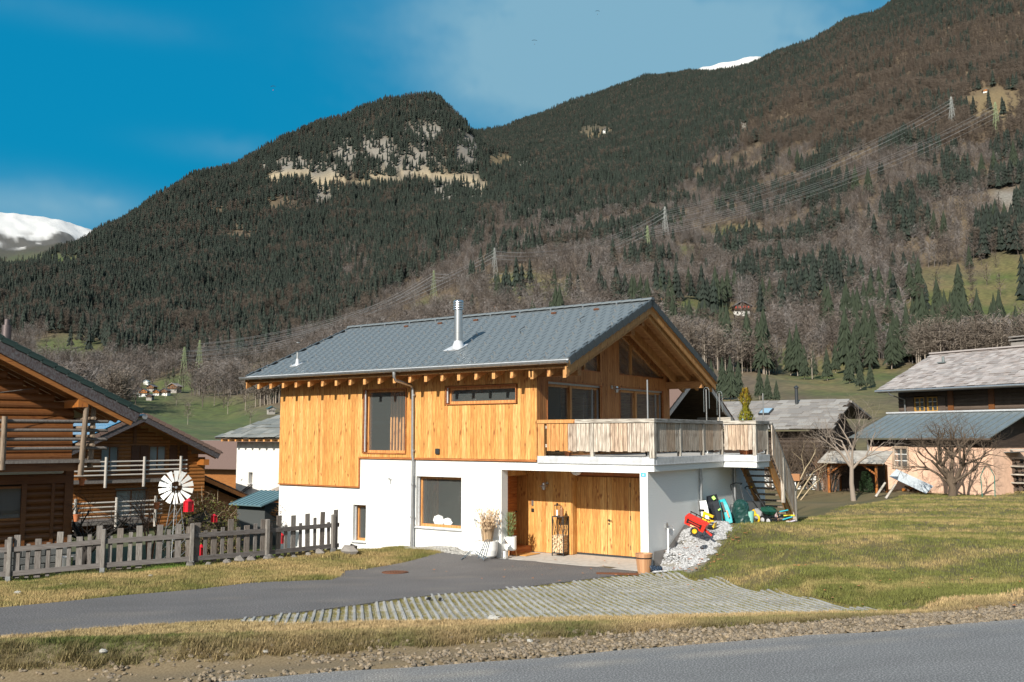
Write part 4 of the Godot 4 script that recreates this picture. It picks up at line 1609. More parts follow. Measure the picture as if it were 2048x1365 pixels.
	var sf := SystemFont.new()
	sf.font_names = PackedStringArray(["Droid Sans"])
	sf.font_weight = 700
	tm.font = sf
	tm.font_size = 32
	tm.pixel_size = 0.0021
	tm.depth = 0.003
	put("lettering", tm, M.white, so, Vector3(-0.114, 2.382, 0.011))
	var bx := MB.new()
	bx.cbox(Vector3(0.0, 0.99, -1.02), Vector3(0.05, 1.14, -0.92), 0.01)
	part("socket_box", bx, M.zinc, h)
	var dp := MB.new()
	dp.tube([Vector3(-7.72, 5.22, 0.92), Vector3(-7.72, 5.08, 0.92), Vector3(-7.72, 4.98, 0.86), Vector3(-7.70, 4.86, 0.2), Vector3(-7.69, 4.74, 0.12), Vector3(-7.68, 2.80, 0.12), Vector3(-7.68, 2.68, 0.09), Vector3(-7.68, 0.75, 0.09)], [0.06, 0.045, 0.045, 0.045, 0.045, 0.045, 0.045, 0.045], 10)
	dp.tube([Vector3(-7.68, 0.78, 0.09), Vector3(-7.68, 0.02, 0.09)], [0.058, 0.058], 10)
	for y in [4.55, 2.9, 1.9, 0.95, 0.2]:
		dp.tube([Vector3(-7.68, y, 0.10), Vector3(-7.68, y + 0.05, 0.10)], [0.062, 0.062], 10)
	part("downpipe", dp, M.zinc, h)
	for z in [-3.1, -5.55]:
		var d := MB.new()
		d.tube([Vector3(0.07, 2.47, z), Vector3(0.07, 1.35, z)], [0.04, 0.04], 10)
		d.tube([Vector3(0.07, 1.4, z), Vector3(0.07, 0.8, z)], [0.055, 0.055], 10)
		d.tube([Vector3(0.07, 2.15, z), Vector3(0.07, 2.19, z)], [0.055, 0.055], 10)
		part("downpipe", d, M.zinc, h)
	wall_lamp(h, Vector3(XG + 0.05, 4.86, -4.15), Vector3.RIGHT)


func wall_lamp(h: Node, p: Vector3, out: Vector3) -> void:
	var b := MB.new()
	b.tube([p, p + out * 0.02], [0.06, 0.06], 10)
	b.tube([p, p + out * 0.14 + Vector3(0, 0.03, 0), p + out * 0.17 + Vector3(0, -0.02, 0)], [0.018, 0.016, 0.016], 6)
	b.lathe([Vector2(0.05, 0.02), Vector2(0.055, -0.03), Vector2(0.125, -0.075), Vector2(0.125, -0.085), Vector2(0.05, -0.07), Vector2(0.05, -0.11), Vector2(0.09, -0.115), Vector2(0.09, -0.125), Vector2(0.05, -0.13), Vector2(0.05, -0.17), Vector2(0.0, -0.18)], 12, Transform3D(Basis(), p + out * 0.18))
	part("wall_lamp", b, M.steel, h)


func roof(h: Node3D) -> void:
	var ro := Node3D.new()
	ro.name = "roof"
	h.add_child(ro)
	var tilt := atan(0.4325)
	var down := Vector3(0, -sin(tilt), cos(tilt))
	var nrm := Vector3(0, cos(tilt), sin(tilt))
	const X0 := -14.5
	const X1 := -1.80
	# underlay, so that no light comes through
	var ul := MB.new()
	for s in [1, -1]:
		var a := Vector3((X0 + X1) * 0.5, top_y(RZ) - 0.115, RZ + 0.012 * s)
		var e := Vector3(a.x, top_y(RZ + 4.83 * s) - 0.115, RZ + 4.83 * s)
		ul.obox(Transform3D(Basis(Vector3.RIGHT, Vector3(0, cos(tilt), sin(tilt) * s), Vector3(0, -sin(tilt), cos(tilt)) * s * s), (a + e) * 0.5) if s == 1 else Transform3D(Basis(Vector3.RIGHT, Vector3(0, cos(tilt), -sin(tilt)), Vector3(0, sin(tilt), cos(tilt))), (a + e) * 0.5), Vector3(X1 - X0 - 0.1, 0.06, (e - a).length()))
	part("underlay", ul, M.black, ro)
	# tiles of the front slope
	var tb := MB.new()
	tb.prism(PackedVector2Array([Vector2(-0.20, -0.012), Vector2(0.19, -0.030), Vector2(0.19, 0.030), Vector2(0.183, 0.036), Vector2(-0.20, 0.012)]), -0.149, 0.149, Transform3D(Basis(Vector3(0, 0, 1), Vector3.UP, Vector3(-1, 0, 0)), Vector3.ZERO))
	var tile := tb.mesh()
	var gauge := 0.352
	var g := RandomNumberGenerator.new()
	g.seed = 12
	var rest := []
	var guards := []
	var rows := 15
	var n_cols := 42
	for r in rows:
		for k in n_cols:
			var x := X1 - 0.17 - 0.3 * k - (0.15 if r % 2 == 1 else 0.0)
			if x < X0 + 0.1:
				continue
			var dist := 4.83 / cos(tilt) - 0.19 - gauge * r
			var p := Vector3(x, top_y(RZ), RZ) + down * dist - nrm * 0.03
			var bas := Basis(Vector3.RIGHT, nrm, down).rotated(Vector3.RIGHT, 0.055).rotated(nrm, g.randf_range(-0.004, 0.004)).rotated(down, 0.035)
			var t := Transform3D(bas, p)
			if k < 20:
				var o := put("roof_tile", tile, M.tile, ro)
				o.transform = t
			else:
				rest.append(t)
			var hook := (k * 2 + (r % 2) + r * 3) % 8
			if (r < 2 and k % 2 == 0) or (r >= 2 and hook == 0):
				guards.append(Transform3D(Basis(Vector3.RIGHT, nrm, down), p + nrm * 0.03 + down * 0.12))
	var far := multi("roof_tiles_far", tile, M.tile, rest, [Color.WHITE], ro)
	far.name = "tile_field"
	var sg := MB.new()
	sg.prism(PackedVector2Array([Vector2(-0.03, 0), Vector2(0.03, 0), Vector2(0.026, 0.06), Vector2(0.012, 0.085), Vector2(-0.012, 0.085), Vector2(-0.026, 0.06)]), -0.012, 0.012)
	multi("snow_guard", sg.mesh(), M.steel, guards, [Color.WHITE], ro)
	for k in 6:     # little clay red vents
		var v := MB.new()
		v.box(Vector3(-0.09, 0.0, -0.03), Vector3(0.09, 0.045, 0.03))
		var o := part("roof_vent", v, M.rusty, ro)
		o.transform = Transform3D(Basis(Vector3.RIGHT, nrm, down), Vector3(-3.4 - 1.55 * k, top_y(RZ), RZ) + down * 0.62 + nrm * 0.005)
	# back slope
	var bk := MB.new()
	for r in 15:
		var z := RZ - 0.16 - 0.32 * r
		bk.obox(Transform3D(Basis(Vector3.RIGHT, Vector3(0, cos(tilt), -sin(tilt)), Vector3(0, sin(tilt), cos(tilt))).rotated(Vector3.RIGHT, -0.05), Vector3((X0 + X1) * 0.5, top_y(z) - 0.03, z)), Vector3(X1 - X0 - 0.04, 0.03, 0.40))
	part("back_slope", bk, M.tile, ro)
	# ridge
	var rb := MB.new()
	var prof := []
	for i in 7:
		var a := PI * i / 6.0
		prof.append(Vector2(cos(a) * 0.12, sin(a) * 0.085))
	for i in 6:
		rb.quad(Vector3(-0.19, prof[i].y, prof[i].x), Vector3(0.19, prof[i].y + 0.012, prof[i].x * 1.06), Vector3(0.19, prof[i + 1].y + 0.012, prof[i + 1].x * 1.06), Vector3(-0.19, prof[i + 1].y, prof[i + 1].x))
	for i in 5:
		rb.tri(Vector3(0.19, 0.0, 0), Vector3(0.19, prof[i + 1].y + 0.012, prof[i + 1].x * 1.06), Vector3(0.19, prof[i].y + 0.012, prof[i].x * 1.06))
	var rmesh := rb.mesh()
	var x := X1 - 0.15
	while x > X0 + 0.1:
		put("ridge_tile", rmesh, M.tile, ro, Vector3(x, top_y(RZ) - 0.015, RZ))
		x -= 0.345
	# verge tiles down both rakes
	var vb := MB.new()
	vb.cbox(Vector3(-0.06, -0.015, -0.19), Vector3(0.02, 0.02, 0.165), 0.005)
	vb.cbox(Vector3(0.0, -0.19, -0.17), Vector3(0.022, -0.015, 0.165), 0.005)
	var vmesh := vb.mesh()
	for xx in [X1, X0]:
		for s in [1, -1]:
			for r in 15:
				var dist := 4.83 / cos(tilt) - 0.17 - gauge * r
				var d := Vector3(0, -sin(tilt), cos(tilt) * s)
				var nn := Vector3(0, cos(tilt), sin(tilt) * s)
				var bas := Basis(Vector3(1, 0, 0), nn, Vector3(1, 0, 0).cross(nn))
				if xx == X0:
					bas = Basis(Vector3(-1, 0, 0), nn, Vector3(-1, 0, 0).cross(nn))
				var o := put("verge_tile", vmesh, M.tile_dark, ro)
				o.transform = Transform3D(bas.rotated(Vector3.RIGHT, 0.085 * s), Vector3(xx, top_y(RZ), RZ) + d * dist + nn * 0.004)
	# boarding under the tiles, board by board
	for s in [1, -1]:
		for r in 36:
			var dz := 0.07 + 0.131 * r
			var b := MB.new()
			b.box(Vector3(X0 + 0.08, -0.012, -0.0695), Vector3(X1 - 0.06, 0.012, 0.0695))
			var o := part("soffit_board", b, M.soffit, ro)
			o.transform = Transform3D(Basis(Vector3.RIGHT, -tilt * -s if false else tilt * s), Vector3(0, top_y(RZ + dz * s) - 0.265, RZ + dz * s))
	# rafters
	for i in 20:
		var xr := -13.96 + 0.606 * i
		if i == 19:
			xr = -2.47
		for s in [1, -1]:
			var zt: float = RZ + s * (4.74 if s == 1 else 4.72)
			var b := MB.new()
			var y0 := top_y(zt) - 0.283
			var y1 := top_y(RZ) - 0.283
			var pl := PackedVector2Array([Vector2(zt, y0), Vector2(RZ, y1), Vector2(RZ, y1 - 0.21), Vector2(zt, y0 - 0.21)])
			b.prism(pl, -0.05, 0.05, Transform3D(Basis(Vector3(0, 0, 1), Vector3.UP, Vector3(-1, 0, 0)), Vector3(xr, 0, 0)))
			part("rafter", b, M.tail if i < 19 else M.beam, ro)
	for s in [1, -1]:      # the pair outside the gable and the pair behind the barge boards
		for xr in [-1.98, -3.0]:
			var zt: float = RZ + s * 4.74
			var b := MB.new()
			var y0 := top_y(zt) - 0.283
			var y1 := top_y(RZ) - 0.283
			b.prism(PackedVector2Array([Vector2(zt, y0), Vector2(RZ, y1), Vector2(RZ, y1 - 0.26), Vector2(zt, y0 - 0.26)]), -0.05, 0.05, Transform3D(Basis(Vector3(0, 0, 1), Vector3.UP, Vector3(-1, 0, 0)), Vector3(xr, 0, 0)))
			part("rafter", b, M.beam, ro)
		for q in [[0.085, 0.215, -1.85, -1.80], [0.20, 0.42, -1.895, -1.845]]:
			var zt: float = RZ + s * 4.86
			var b := MB.new()
			b.prism(PackedVector2Array([Vector2(zt, top_y(zt) - q[0]), Vector2(RZ, top_y(RZ) - q[0]), Vector2(RZ, top_y(RZ) - q[1]), Vector2(zt, top_y(zt) - q[1])]), 0.0, q[3] - q[2], Transform3D(Basis(Vector3(0, 0, 1), Vector3.UP, Vector3(-1, 0, 0)), Vector3(q[3], 0, 0)))
			part("barge_board", b, M.beam, ro)
			var b2 := MB.new()
			b2.prism(PackedVector2Array([Vector2(zt, top_y(zt) - q[0]), Vector2(RZ, top_y(RZ) - q[0]), Vector2(RZ, top_y(RZ) - q[1]), Vector2(zt, top_y(zt) - q[1])]), 0.0, 0.05, Transform3D(Basis(Vector3(0, 0, 1), Vector3.UP, Vector3(-1, 0, 0)), Vector3(X0 + 0.06 + (0.05 if q[0] > 0.1 else 0.0), 0, 0)))
			part("barge_board", b2, M.beam, ro)
	# purlins whose ends show under the gable
	for q in [[-4.14, -3.90, 6.42, 6.68, -2.45], [-4.10, -3.94, 6.68, 7.0, -2.1], [-8.2, -8.02, 4.96, 5.2, -2.0], [-0.24, -0.06, 4.96, 5.2, -2.05]]:
		var b := MB.new()
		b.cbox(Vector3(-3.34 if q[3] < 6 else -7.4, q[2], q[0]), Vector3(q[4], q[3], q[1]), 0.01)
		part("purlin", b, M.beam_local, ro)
	# eaves: board over the rafter ends, flashing, gutter and its brackets
	var eb := MB.new()
	eb.box(Vector3(X0 + 0.1, 5.112, 0.70), Vector3(-1.92, 5.142, 0.775))
	part("eave_board", eb, M.tail, ro)
	var ef := MB.new()
	ef.box(Vector3(X0 + 0.1, 5.15, 0.70), Vector3(-1.92, 5.30, 0.73))
	part("eave_fascia", ef, M.soffit, ro)
	var fs := MB.new()
	fs.quad(Vector3(X0, 5.285, 0.86), Vector3(X1, 5.285, 0.86), Vector3(X1, 5.335, 0.80), Vector3(X0, 5.335, 0.80))
	fs.quad(Vector3(X0, 5.24, 0.87), Vector3(X1, 5.24, 0.87), Vector3(X1, 5.285, 0.86), Vector3(X0, 5.285, 0.86))
	part("eave_flashing", fs, M.flashing, ro)
	var gu := MB.new()
	for i in 8:
		var a := PI + PI * i / 8.0
		var c := PI + PI * (i + 1) / 8.0
		var p0 := Vector3(-14.6, 5.285 + sin(a) * 0.075, 0.94 + cos(a) * 0.075)
		var p1 := Vector3(-14.6, 5.285 + sin(c) * 0.075, 0.94 + cos(c) * 0.075)
		var ox := Vector3(12.84, 0, 0)
		gu.trin(p0, p0 + ox, p1 + ox, Vector3(0, sin(a), cos(a)), Vector3(0, sin(a), cos(a)), Vector3(0, sin(c), cos(c)))
		gu.trin(p0, p1 + ox, p1, Vector3(0, sin(a), cos(a)), Vector3(0, sin(c), cos(c)), Vector3(0, sin(c), cos(c)))
	gu.tube([Vector3(-14.6, 5.287, 1.015), Vector3(-1.76, 5.287, 1.015)], [0.012, 0.012], 6)
	for xx in [-14.6, -1.76]:
		gu.prism(PackedVector2Array([Vector2(0.865, 5.285), Vector2(0.90, 5.22), Vector2(0.94, 5.21), Vector2(0.98, 5.22), Vector2(1.015, 5.285)]), -0.004, 0.004, Transform3D(Basis(Vector3(0, 0, 1), Vector3.UP, Vector3(-1, 0, 0)), Vector3(xx, 0, 0)))
	var go := part("gutter", gu, M.zinc, ro)
	for i in 21:
		var br := MB.new()
		var pts := []
		for k in 6:
			var a := PI + PI * k / 5.0
			pts.append(Vector3(0, sin(a) * 0.082, -cos(a) * 0.082))
		br.tube(pts, [0.009, 0.009, 0.009, 0.009, 0.009, 0.009], 4)
		part("gutter_bracket", br, M.zinc, go, Vector3(-14.2 + 0.61 * i, 5.285, 0.94))
	# the steel flue and the small vent pipe, each with its flashing plate
	for q in [[Vector3(-6.585, 5.75, -0.66), 0.125, 7.14, true], [Vector3(-12.885, 5.5, 0.0), 0.05, 6.13, false]]:
		var p: Vector3 = q[0]
		var o := Node3D.new()
		o.name = "flue" if q[3] else "vent_pipe"
		ro.add_child(o)
		var b := MB.new()
		b.tube([p, Vector3(p.x, q[2], p.z)], [q[1], q[1]], 18)
		b.tube([Vector3(p.x, 6.45, p.z), Vector3(p.x, 6.47, p.z)], [q[1] + 0.006, q[1] + 0.006], 18)
		part("pipe", b, M.steel, o)
		if q[3]:
			var c := MB.new()
			for k in 4:
				var y := 7.15 + 0.068 * k
				c.lathe([Vector2(0.10, y), Vector2(0.165, y + 0.005), Vector2(0.16, y + 0.03), Vector2(0.10, y + 0.045)], 18, Transform3D(Basis(), Vector3(p.x, 0, p.z)))
			c.lathe([Vector2(0.165, 7.40), Vector2(0.13, 7.43), Vector2(0.0, 7.45)], 18, Transform3D(Basis(), Vector3(p.x, 0, p.z)))
			c.tube([Vector3(p.x, 7.13, p.z), Vector3(p.x, 7.4, p.z)], [0.08, 0.08], 12)
			part("cap", c, M.steel, o)
		var f := MB.new()
		var k := 0.34 if q[3] else 0.2
		var base := Vector3(p.x - k * 0.25, top_y(p.z) + 0.012, p.z)
		f.obox(Transform3D(Basis(Vector3.RIGHT, nrm, down), base), Vector3(k * 1.7, 0.016, k * 1.6))
		f.lathe([Vector2(q[1] * 1.7, top_y(p.z) - 0.05), Vector2(q[1] * 1.02, top_y(p.z) + 0.2)], 16, Transform3D(Basis(), Vector3(p.x, 0, p.z)))
		part("flashing_plate", f, M.flashing, o)
	for q in [[-3.28, 1.9], [-5.02, 2.55]]:     # two thin roof hooks
		var b := MB.new()
		var p: Vector3 = Vector3(q[0], top_y(RZ), RZ) + down * q[1]
		b.tube([p, p + nrm * 0.10, p + nrm * 0.13 - down * 0.2 + Vector3(0.06, 0, 0)], [0.012, 0.012, 0.012], 5)
		part("roof_hook", b, M.dark_metal, ro)


func porch(h: Node3D) -> void:
	var po := Node3D.new()
	po.name = "porch"
	h.add_child(po)
	var at_z := func(zf: float) -> Callable:
		return func(p: float, y: float) -> Transform3D: return Transform3D(Basis(), Vector3(p, y, zf))
	var at_x := func(xf: float) -> Callable:
		return func(p: float, y: float) -> Transform3D: return Transform3D(Basis(Vector3(0, 0, -1), Vector3.UP, Vector3(1, 0, 0)), Vector3(xf, y, p))
	var full := func(_p: float, _q: float) -> Array: return [[0.03, 2.42]]
	var wide := [0.12, 0.14, 0.16]
	board_row(po, "wall_board", -4.69, -3.21, wide, M.boards, full, at_z.call(-1.605), 0.025, 0.002)
	board_row(po, "side_board", -1.60, -0.301, wide, M.boards, func(p: float, q: float) -> Array:
		return [[0.03, 2.42]] if (p + q) * 0.5 > -0.6 else [[2.22, 2.42]], at_x.call(-4.715), 0.025, 0.002)
	board_row(po, "jamb_board", -5.09, -4.70, [0.13], M.boards, func(_p: float, _q: float) -> Array: return [[0.03, 2.22]], at_z.call(-1.60), 0.02, 0.002)
	board_row(po, "return_board", -1.86, -1.60, [0.13], M.boards, full, at_x.call(-3.21), 0.02, 0.002)
	var core := MB.new()
	core.box(Vector3(-5.3, -0.2, -1.75), Vector3(-3.2, 2.45, -1.605))
	core.box(Vector3(-5.13, -0.2, -1.60), Vector3(-5.10, 2.45, -0.30))
	core.box(Vector3(-5.09, 2.222, -1.59), Vector3(-4.72, 2.45, -0.31))
	core.box(Vector3(-3.2, 2.24, -1.88), Vector3(-0.22, 2.45, -1.80))
	core.box(Vector3(-3.2, -0.2, -2.05), Vector3(-0.22, 2.45, -1.93))
	part("porch_lining", core, M.trim, po)
	var ce := MB.new()
	ce.box(Vector3(-5.12, 2.43, -2.0), Vector3(-0.218, 2.47, -0.301))
	part("porch_ceiling", ce, M.plaster, po)
	# the entrance door in its niche: lying boards
	var d := Node3D.new()
	d.name = "front_door"
	po.add_child(d)
	for i in 12:
		var b := MB.new()
		b.cbox(Vector3(0, 0, 0), Vector3(0.03, 0.166, 0.96), 0.003)
		part("door_board", b, M.door_boards, d, Vector3(-5.095, 0.22 + 0.168 * i, -1.575))
	var hd := MB.new()
	hd.tube([Vector3(-5.065, 1.15, -1.50), Vector3(-5.01, 1.15, -1.50), Vector3(-5.0, 1.15, -1.38)], [0.012, 0.012, 0.01], 6)
	hd.tube([Vector3(-5.065, 1.15, -1.50), Vector3(-5.055, 1.15, -1.50)], [0.03, 0.03], 8)
	hd.tube([Vector3(-5.065, 1.05, -1.50), Vector3(-5.055, 1.05, -1.50)], [0.025, 0.025], 8)
	part("door_handle", hd, M.black, d)
	var st := MB.new()
	st.cbox(Vector3(-5.06, 0.021, -1.57), Vector3(-4.55, 0.20, -0.55), 0.008)
	part("door_step", st, M.trim, po)
	# garage door: upright boards, with a wicket
	var gd := Node3D.new()
	gd.name = "garage_door"
	po.add_child(gd)
	for seg in [[-3.20, -2.215], [-2.205, -1.485], [-1.475, -0.23]]:
		board_row(gd, "door_board", seg[0], seg[1], [0.12, 0.135, 0.15], M.boards, func(_p: float, _q: float) -> Array: return [[0.075, 2.21]], at_z.call(-1.90), 0.035, 0.003)
	var gh := MB.new()
	gh.tube([Vector3(-2.15, 1.02, -1.862), Vector3(-2.15, 1.02, -1.80), Vector3(-2.03, 1.02, -1.79)], [0.012, 0.012, 0.01], 6)
	gh.tube([Vector3(-2.15, 1.02, -1.862), Vector3(-2.15, 1.02, -1.852)], [0.032, 0.032], 8)
	gh.tube([Vector3(-2.15, 0.92, -1.862), Vector3(-2.15, 0.92, -1.852)], [0.028, 0.028], 8)
	part("door_handle", gh, M.black, gd)
	for y in [1.95, 1.05, 0.25]:
		var b := MB.new()
		b.tube([Vector3(-1.48, y, -1.855), Vector3(-1.48, y + 0.12, -1.855)], [0.012, 0.012], 6)
		part("hinge", b, M.black, gd)
	var sl := MB.new()
	sl.box(Vector3(-3.2, 0.021, -1.91), Vector3(-0.22, 0.072, -1.87))
	part("threshold", sl, M.dark_metal, gd)
	wall_lamp(po, Vector3(-4.02, 1.99, -1.577), Vector3.BACK)
	var ic := MB.new()
	ic.cbox(Vector3(-4.555, 1.34, -1.578), Vector3(-4.485, 1.50, -1.55), 0.01)
	part("intercom", ic, M.steel, po)
	var sw := MB.new()
	sw.cbox(Vector3(-4.56, 1.16, -1.578), Vector3(-4.47, 1.26, -1.55), 0.01)
	part("wall_switch", sw, M.black, po)
	var rd := MB.new()
	rd.cbox(Vector3(-4.70, 1.36, -0.5), Vector3(-4.65, 1.50, -0.43), 0.01)
	part("card_reader", rd, M.dark_metal, po)
	var cl := MB.new()
	cl.lathe([Vector2(0.0, 2.30), Vector2(0.09, 2.32), Vector2(0.14, 2.38), Vector2(0.14, 2.43)], 14, Transform3D(Basis(), Vector3(-2.35, 0, -0.45)))
	part("ceiling_lamp", cl, M.white, po)


# ---- the roof terrace with its railing and stair
func terrace() -> void:
	var t := thing("terrace", "terrace on the garage with weathered board railing and open wooden stair", "terrace", Vector3.ZERO)
	var s := MB.new()
	s.box(Vector3(-3.3, 2.47, -8.26), Vector3(-0.001, 2.635, -0.305))
	s.box(Vector3(0.001, 2.465, -8.24), Vector3(0.185, 2.635, -0.001))
	s.box(Vector3(0.186, 2.465, -5.47), Vector3(1.17, 2.635, -4.46))
	part("slab", s, M.plaster, t)
	var f := MB.new()
	f.cbox(Vector3(-3.30, 2.64, -0.1), Vector3(0.2, 2.82, 0.022), 0.006)
	f.cbox(Vector3(0.10, 2.641, -4.44), Vector3(0.205, 2.821, -0.101), 0.006)
	f.cbox(Vector3(0.19, 2.64, -4.55), Vector3(1.19, 2.82, -4.445), 0.006)
	f.cbox(Vector3(1.09, 2.641, -5.49), Vector3(1.195, 2.821, -4.551), 0.006)
	f.box(Vector3(-3.30, 2.628, -0.05), Vector3(0.215, 2.642, 0.04))
	f.box(Vector3(0.12, 2.627, -4.44), Vector3(0.222, 2.643, -0.051))
	f.box(Vector3(0.223, 2.628, -4.5), Vector3(1.21, 2.642, -4.43))
	f.box(Vector3(1.12, 2.627, -5.49), Vector3(1.212, 2.643, -4.501))
	part("fascia", f, M.flashing, t)
	var d := MB.new()
	d.box(Vector3(-3.3, 2.65, -8.2), Vector3(0.1, 2.80, -0.11))
	d.box(Vector3(0.101, 2.65, -5.45), Vector3(1.09, 2.80, -4.551))
	part("deck", d, M.concrete, t)
	var post := func(x: float, z: float, w: float) -> void:
		var b := MB.new()
		b.cbox(Vector3(x - w, 2.80, z - w), Vector3(x + w, 3.69, z + w), 0.008)
		part("post", b, M.post_grey, t)
	for q in [[-1.60, -0.03], [0.145, -0.03], [0.145, -1.58], [0.145, -3.07], [0.145, -4.42], [1.12, -4.49], [1.12, -5.42]]:
		post.call(q[0], q[1], 0.05 if q[0] != 0.145 or q[1] != -0.03 else 0.07)
	var lp := MB.new()
	lp.cbox(Vector3(-3.29, 2.80, -0.08), Vector3(-3.08, 3.69, 0.02), 0.008)
	part("post", lp, M.rail_fresh, t)
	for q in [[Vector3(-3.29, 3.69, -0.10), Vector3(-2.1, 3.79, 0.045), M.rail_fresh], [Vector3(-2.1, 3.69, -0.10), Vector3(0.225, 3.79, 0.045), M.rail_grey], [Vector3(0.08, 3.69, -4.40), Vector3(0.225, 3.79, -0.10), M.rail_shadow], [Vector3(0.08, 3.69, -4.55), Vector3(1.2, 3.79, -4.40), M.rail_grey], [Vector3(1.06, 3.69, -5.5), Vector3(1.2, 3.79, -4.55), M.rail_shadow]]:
		var b := MB.new()
		b.cbox(q[0], q[1], 0.008)
		part("hand_rail", b, q[2], t)
	for q in [[-3.0, -1.66, 0.02, 0], [-1.54, 0.07, 0.02, 0], [0.22, 1.06, -4.44, 0], [-1.52, -0.11, 0.19, 1], [-3.01, -1.64, 0.19, 1], [-4.36, -3.13, 0.19, 1], [-5.36, -4.56, 1.165, 1]]:
		var n := int(round((q[1] - q[0]) / 0.128))
		var w: float = (q[1] - q[0]) / n
		for i in n:
			var b := MB.new()
			var lo := 2.955 + 0.012 * sin(i * 2.3 + q[0])
			b.cbox(Vector3(-w * 0.5 + 0.005, 0, -0.014), Vector3(w * 0.5 - 0.005, 3.685 - lo, 0.014), 0.004)
			var p: float = q[0] + w * (i + 0.5)
			var m: Material = M.rail_fresh if q[3] == 0 and p < -2.3 and q[2] > 0 else M.rail_boards[(i * 7 + int(p * 10)) % 4]
			var o := part("rail_board", b, m, t, Vector3(p, lo, q[2] - 0.02) if q[3] == 0 else Vector3(q[2] - 0.02, lo, p))
			if q[3] == 1:
				o.rotation.y = PI * 0.5
		var c := MB.new()
		if q[3] == 0:
			for y in [3.05, 3.55]:
				c.box(Vector3(q[0] - 0.06, y, q[2] - 0.085), Vector3(q[1] + 0.06, y + 0.08, q[2] - 0.037))
		else:
			for y in [3.05, 3.55]:
				c.box(Vector3(q[2] - 0.085, y, q[0] - 0.06), Vector3(q[2] - 0.037, y + 0.08, q[1] + 0.06))
		part("cross_rail", c, M.rail_grey, t)
	# the stair going down towards the back
	var st := Node3D.new()
	st.name = "stair"
	t.add_child(st)
	var foot := Vector3(0, ground(1.1, -7.5) - 0.02, -7.50)
	var head := Vector3(0, 2.66, -5.52)
	for x in [0.30, 1.13]:
		var b := MB.new()
		b.bar(Vector3(x, head.y - 0.03, head.z), Vector3(x, foot.y + 0.05, foot.z), 0.07, 0.26)
		part("stringer", b, M.beam, st)
	for i in 10:
		var k := (i + 0.6) / 10.4
		var p := head.lerp(foot, k)
		var b := MB.new()
		b.cbox(Vector3(0.22, p.y - 0.02, p.z - 0.14), Vector3(1.09, p.y + 0.03, p.z + 0.14), 0.005)
		part("tread", b, M.log_post, st)
	var rise := (head.y - foot.y) / (head.z - foot.z)
	for q in [0.47, 0.995]:
		var p: Vector3 = head.lerp(foot, q)
		var b := MB.new()
		b.cbox(Vector3(1.17, p.y - (0.35 if q < 0.9 else 0.25), p.z - 0.05), Vector3(1.27, p.y + 0.98, p.z + 0.05), 0.006)
		part("post", b, M.post_grey, st)
	var rl := MB.new()
	rl.bar(Vector3(1.21, head.y + 1.08, head.z), Vector3(1.21, foot.y + 1.0, foot.z - 0.08), 0.12, 0.05)
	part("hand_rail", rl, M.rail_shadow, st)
	for i in 15:
		var z := lerpf(head.z - 0.02, foot.z + 0.06, (i + 0.5) / 15.0)
		var w := (head.z - foot.z - 0.08) / 30.0 - 0.004
		var yc := func(zz: float) -> float: return head.y + (zz - head.z) * rise
		var b := MB.new()
		b.prism(PackedVector2Array([Vector2(z - w, yc.call(z - w) + 0.16), Vector2(z + w, yc.call(z + w) + 0.16), Vector2(z + w, yc.call(z + w) + 1.04), Vector2(z - w, yc.call(z - w) + 1.04)]), -0.014, 0.014, Transform3D(Basis(Vector3(0, 0, 1), Vector3.UP, Vector3(-1, 0, 0)), Vector3(1.245, 0, 0)))
		part("rail_board", b, M.rail_boards[(i * 3) % 4], st)
	# things that stand on it
	var pots := [[-2.55, -0.35, 0.10, 0.12, M.terracotta, "brown flower pot on the terrace seen under the left railing"], [-0.15, -0.45, 0.13, 0.13, M.black, "dark bowl on the terrace just right of the corner post"], [0.75, -4.75, 0.10, 0.14, M.terracotta, "terracotta pot on the terrace under the far railing"]]
	for q in pots:
		var b := MB.new()
		b.lathe([Vector2(0.0, 0.0), Vector2(q[2] * 0.7, 0.0), Vector2(q[2], q[3]), Vector2(q[2] * 0.9, q[3]), Vector2(q[2] * 0.6, 0.03), Vector2(0, 0.03)], 14)
		tag(part("flower_pot", b, q[4], self, Vector3(q[0], 2.80, q[1])), q[5], "flower pot")
	for q in [[-0.05, -0.16, 4.78, "bare steel pole standing nearest behind the corner post of the terrace", false], [-0.95, -5.95, 4.80, "steel pole under the right end of the gable roof", false], [-0.95, -6.98, 4.72, "steel pole with a bent green hook at its top", true], [0.15, -7.9, 4.72, "thin steel pole right of the yellow green conifer", false]]:
		var b := MB.new()
		b.tube([Vector3(0, 0, 0), Vector3(0, q[2] - 2.8, 0)], [0.025, 0.022], 8)
		b.lathe([Vector2(0, 0), Vector2(0.16, 0), Vector2(0.16, 0.04), Vector2(0.03, 0.06)], 10)
		var o := thing("steel_pole", q[3], "pole", Vector3(q[0], 2.80, q[1]))
		part("pole", b, M.steel, o)
		if q[4] or q[1] == -5.95:
			var c := MB.new()
			var pts := []
			var rr := []
			for k in 9:
				var a := PI * k / 8.0
				pts.append(Vector3(0.09 * cos(a), q[2] - 2.84 + 0.10 * sin(a), -0.02))
				rr.append(0.009)
			pts.push_front(Vector3(0.09, q[2] - 3.4, -0.02))
			pts.push_back(Vector3(-0.09, q[2] - 3.5, -0.02))
			rr.append_array([0.009, 0.009])
			c.tube(pts, rr, 5)
			part("hook", c, M.tin, o)
	# the golden thuja in its tub
	var th := thing("potted_conifer", "tall yellow green conifer with rusty tips in a tub on the terrace", "potted conifer", Vector3(0.68, 2.80, -5.0))
	var tub := MB.new()
	tub.lathe([Vector2(0, 0), Vector2(0.19, 0), Vector2(0.25, 0.4), Vector2(0.22, 0.4), Vector2(0.2, 0.36), Vector2(0, 0.36)], 16)
	part("tub", tub, M.terracotta, th)
	var tk := MB.new()
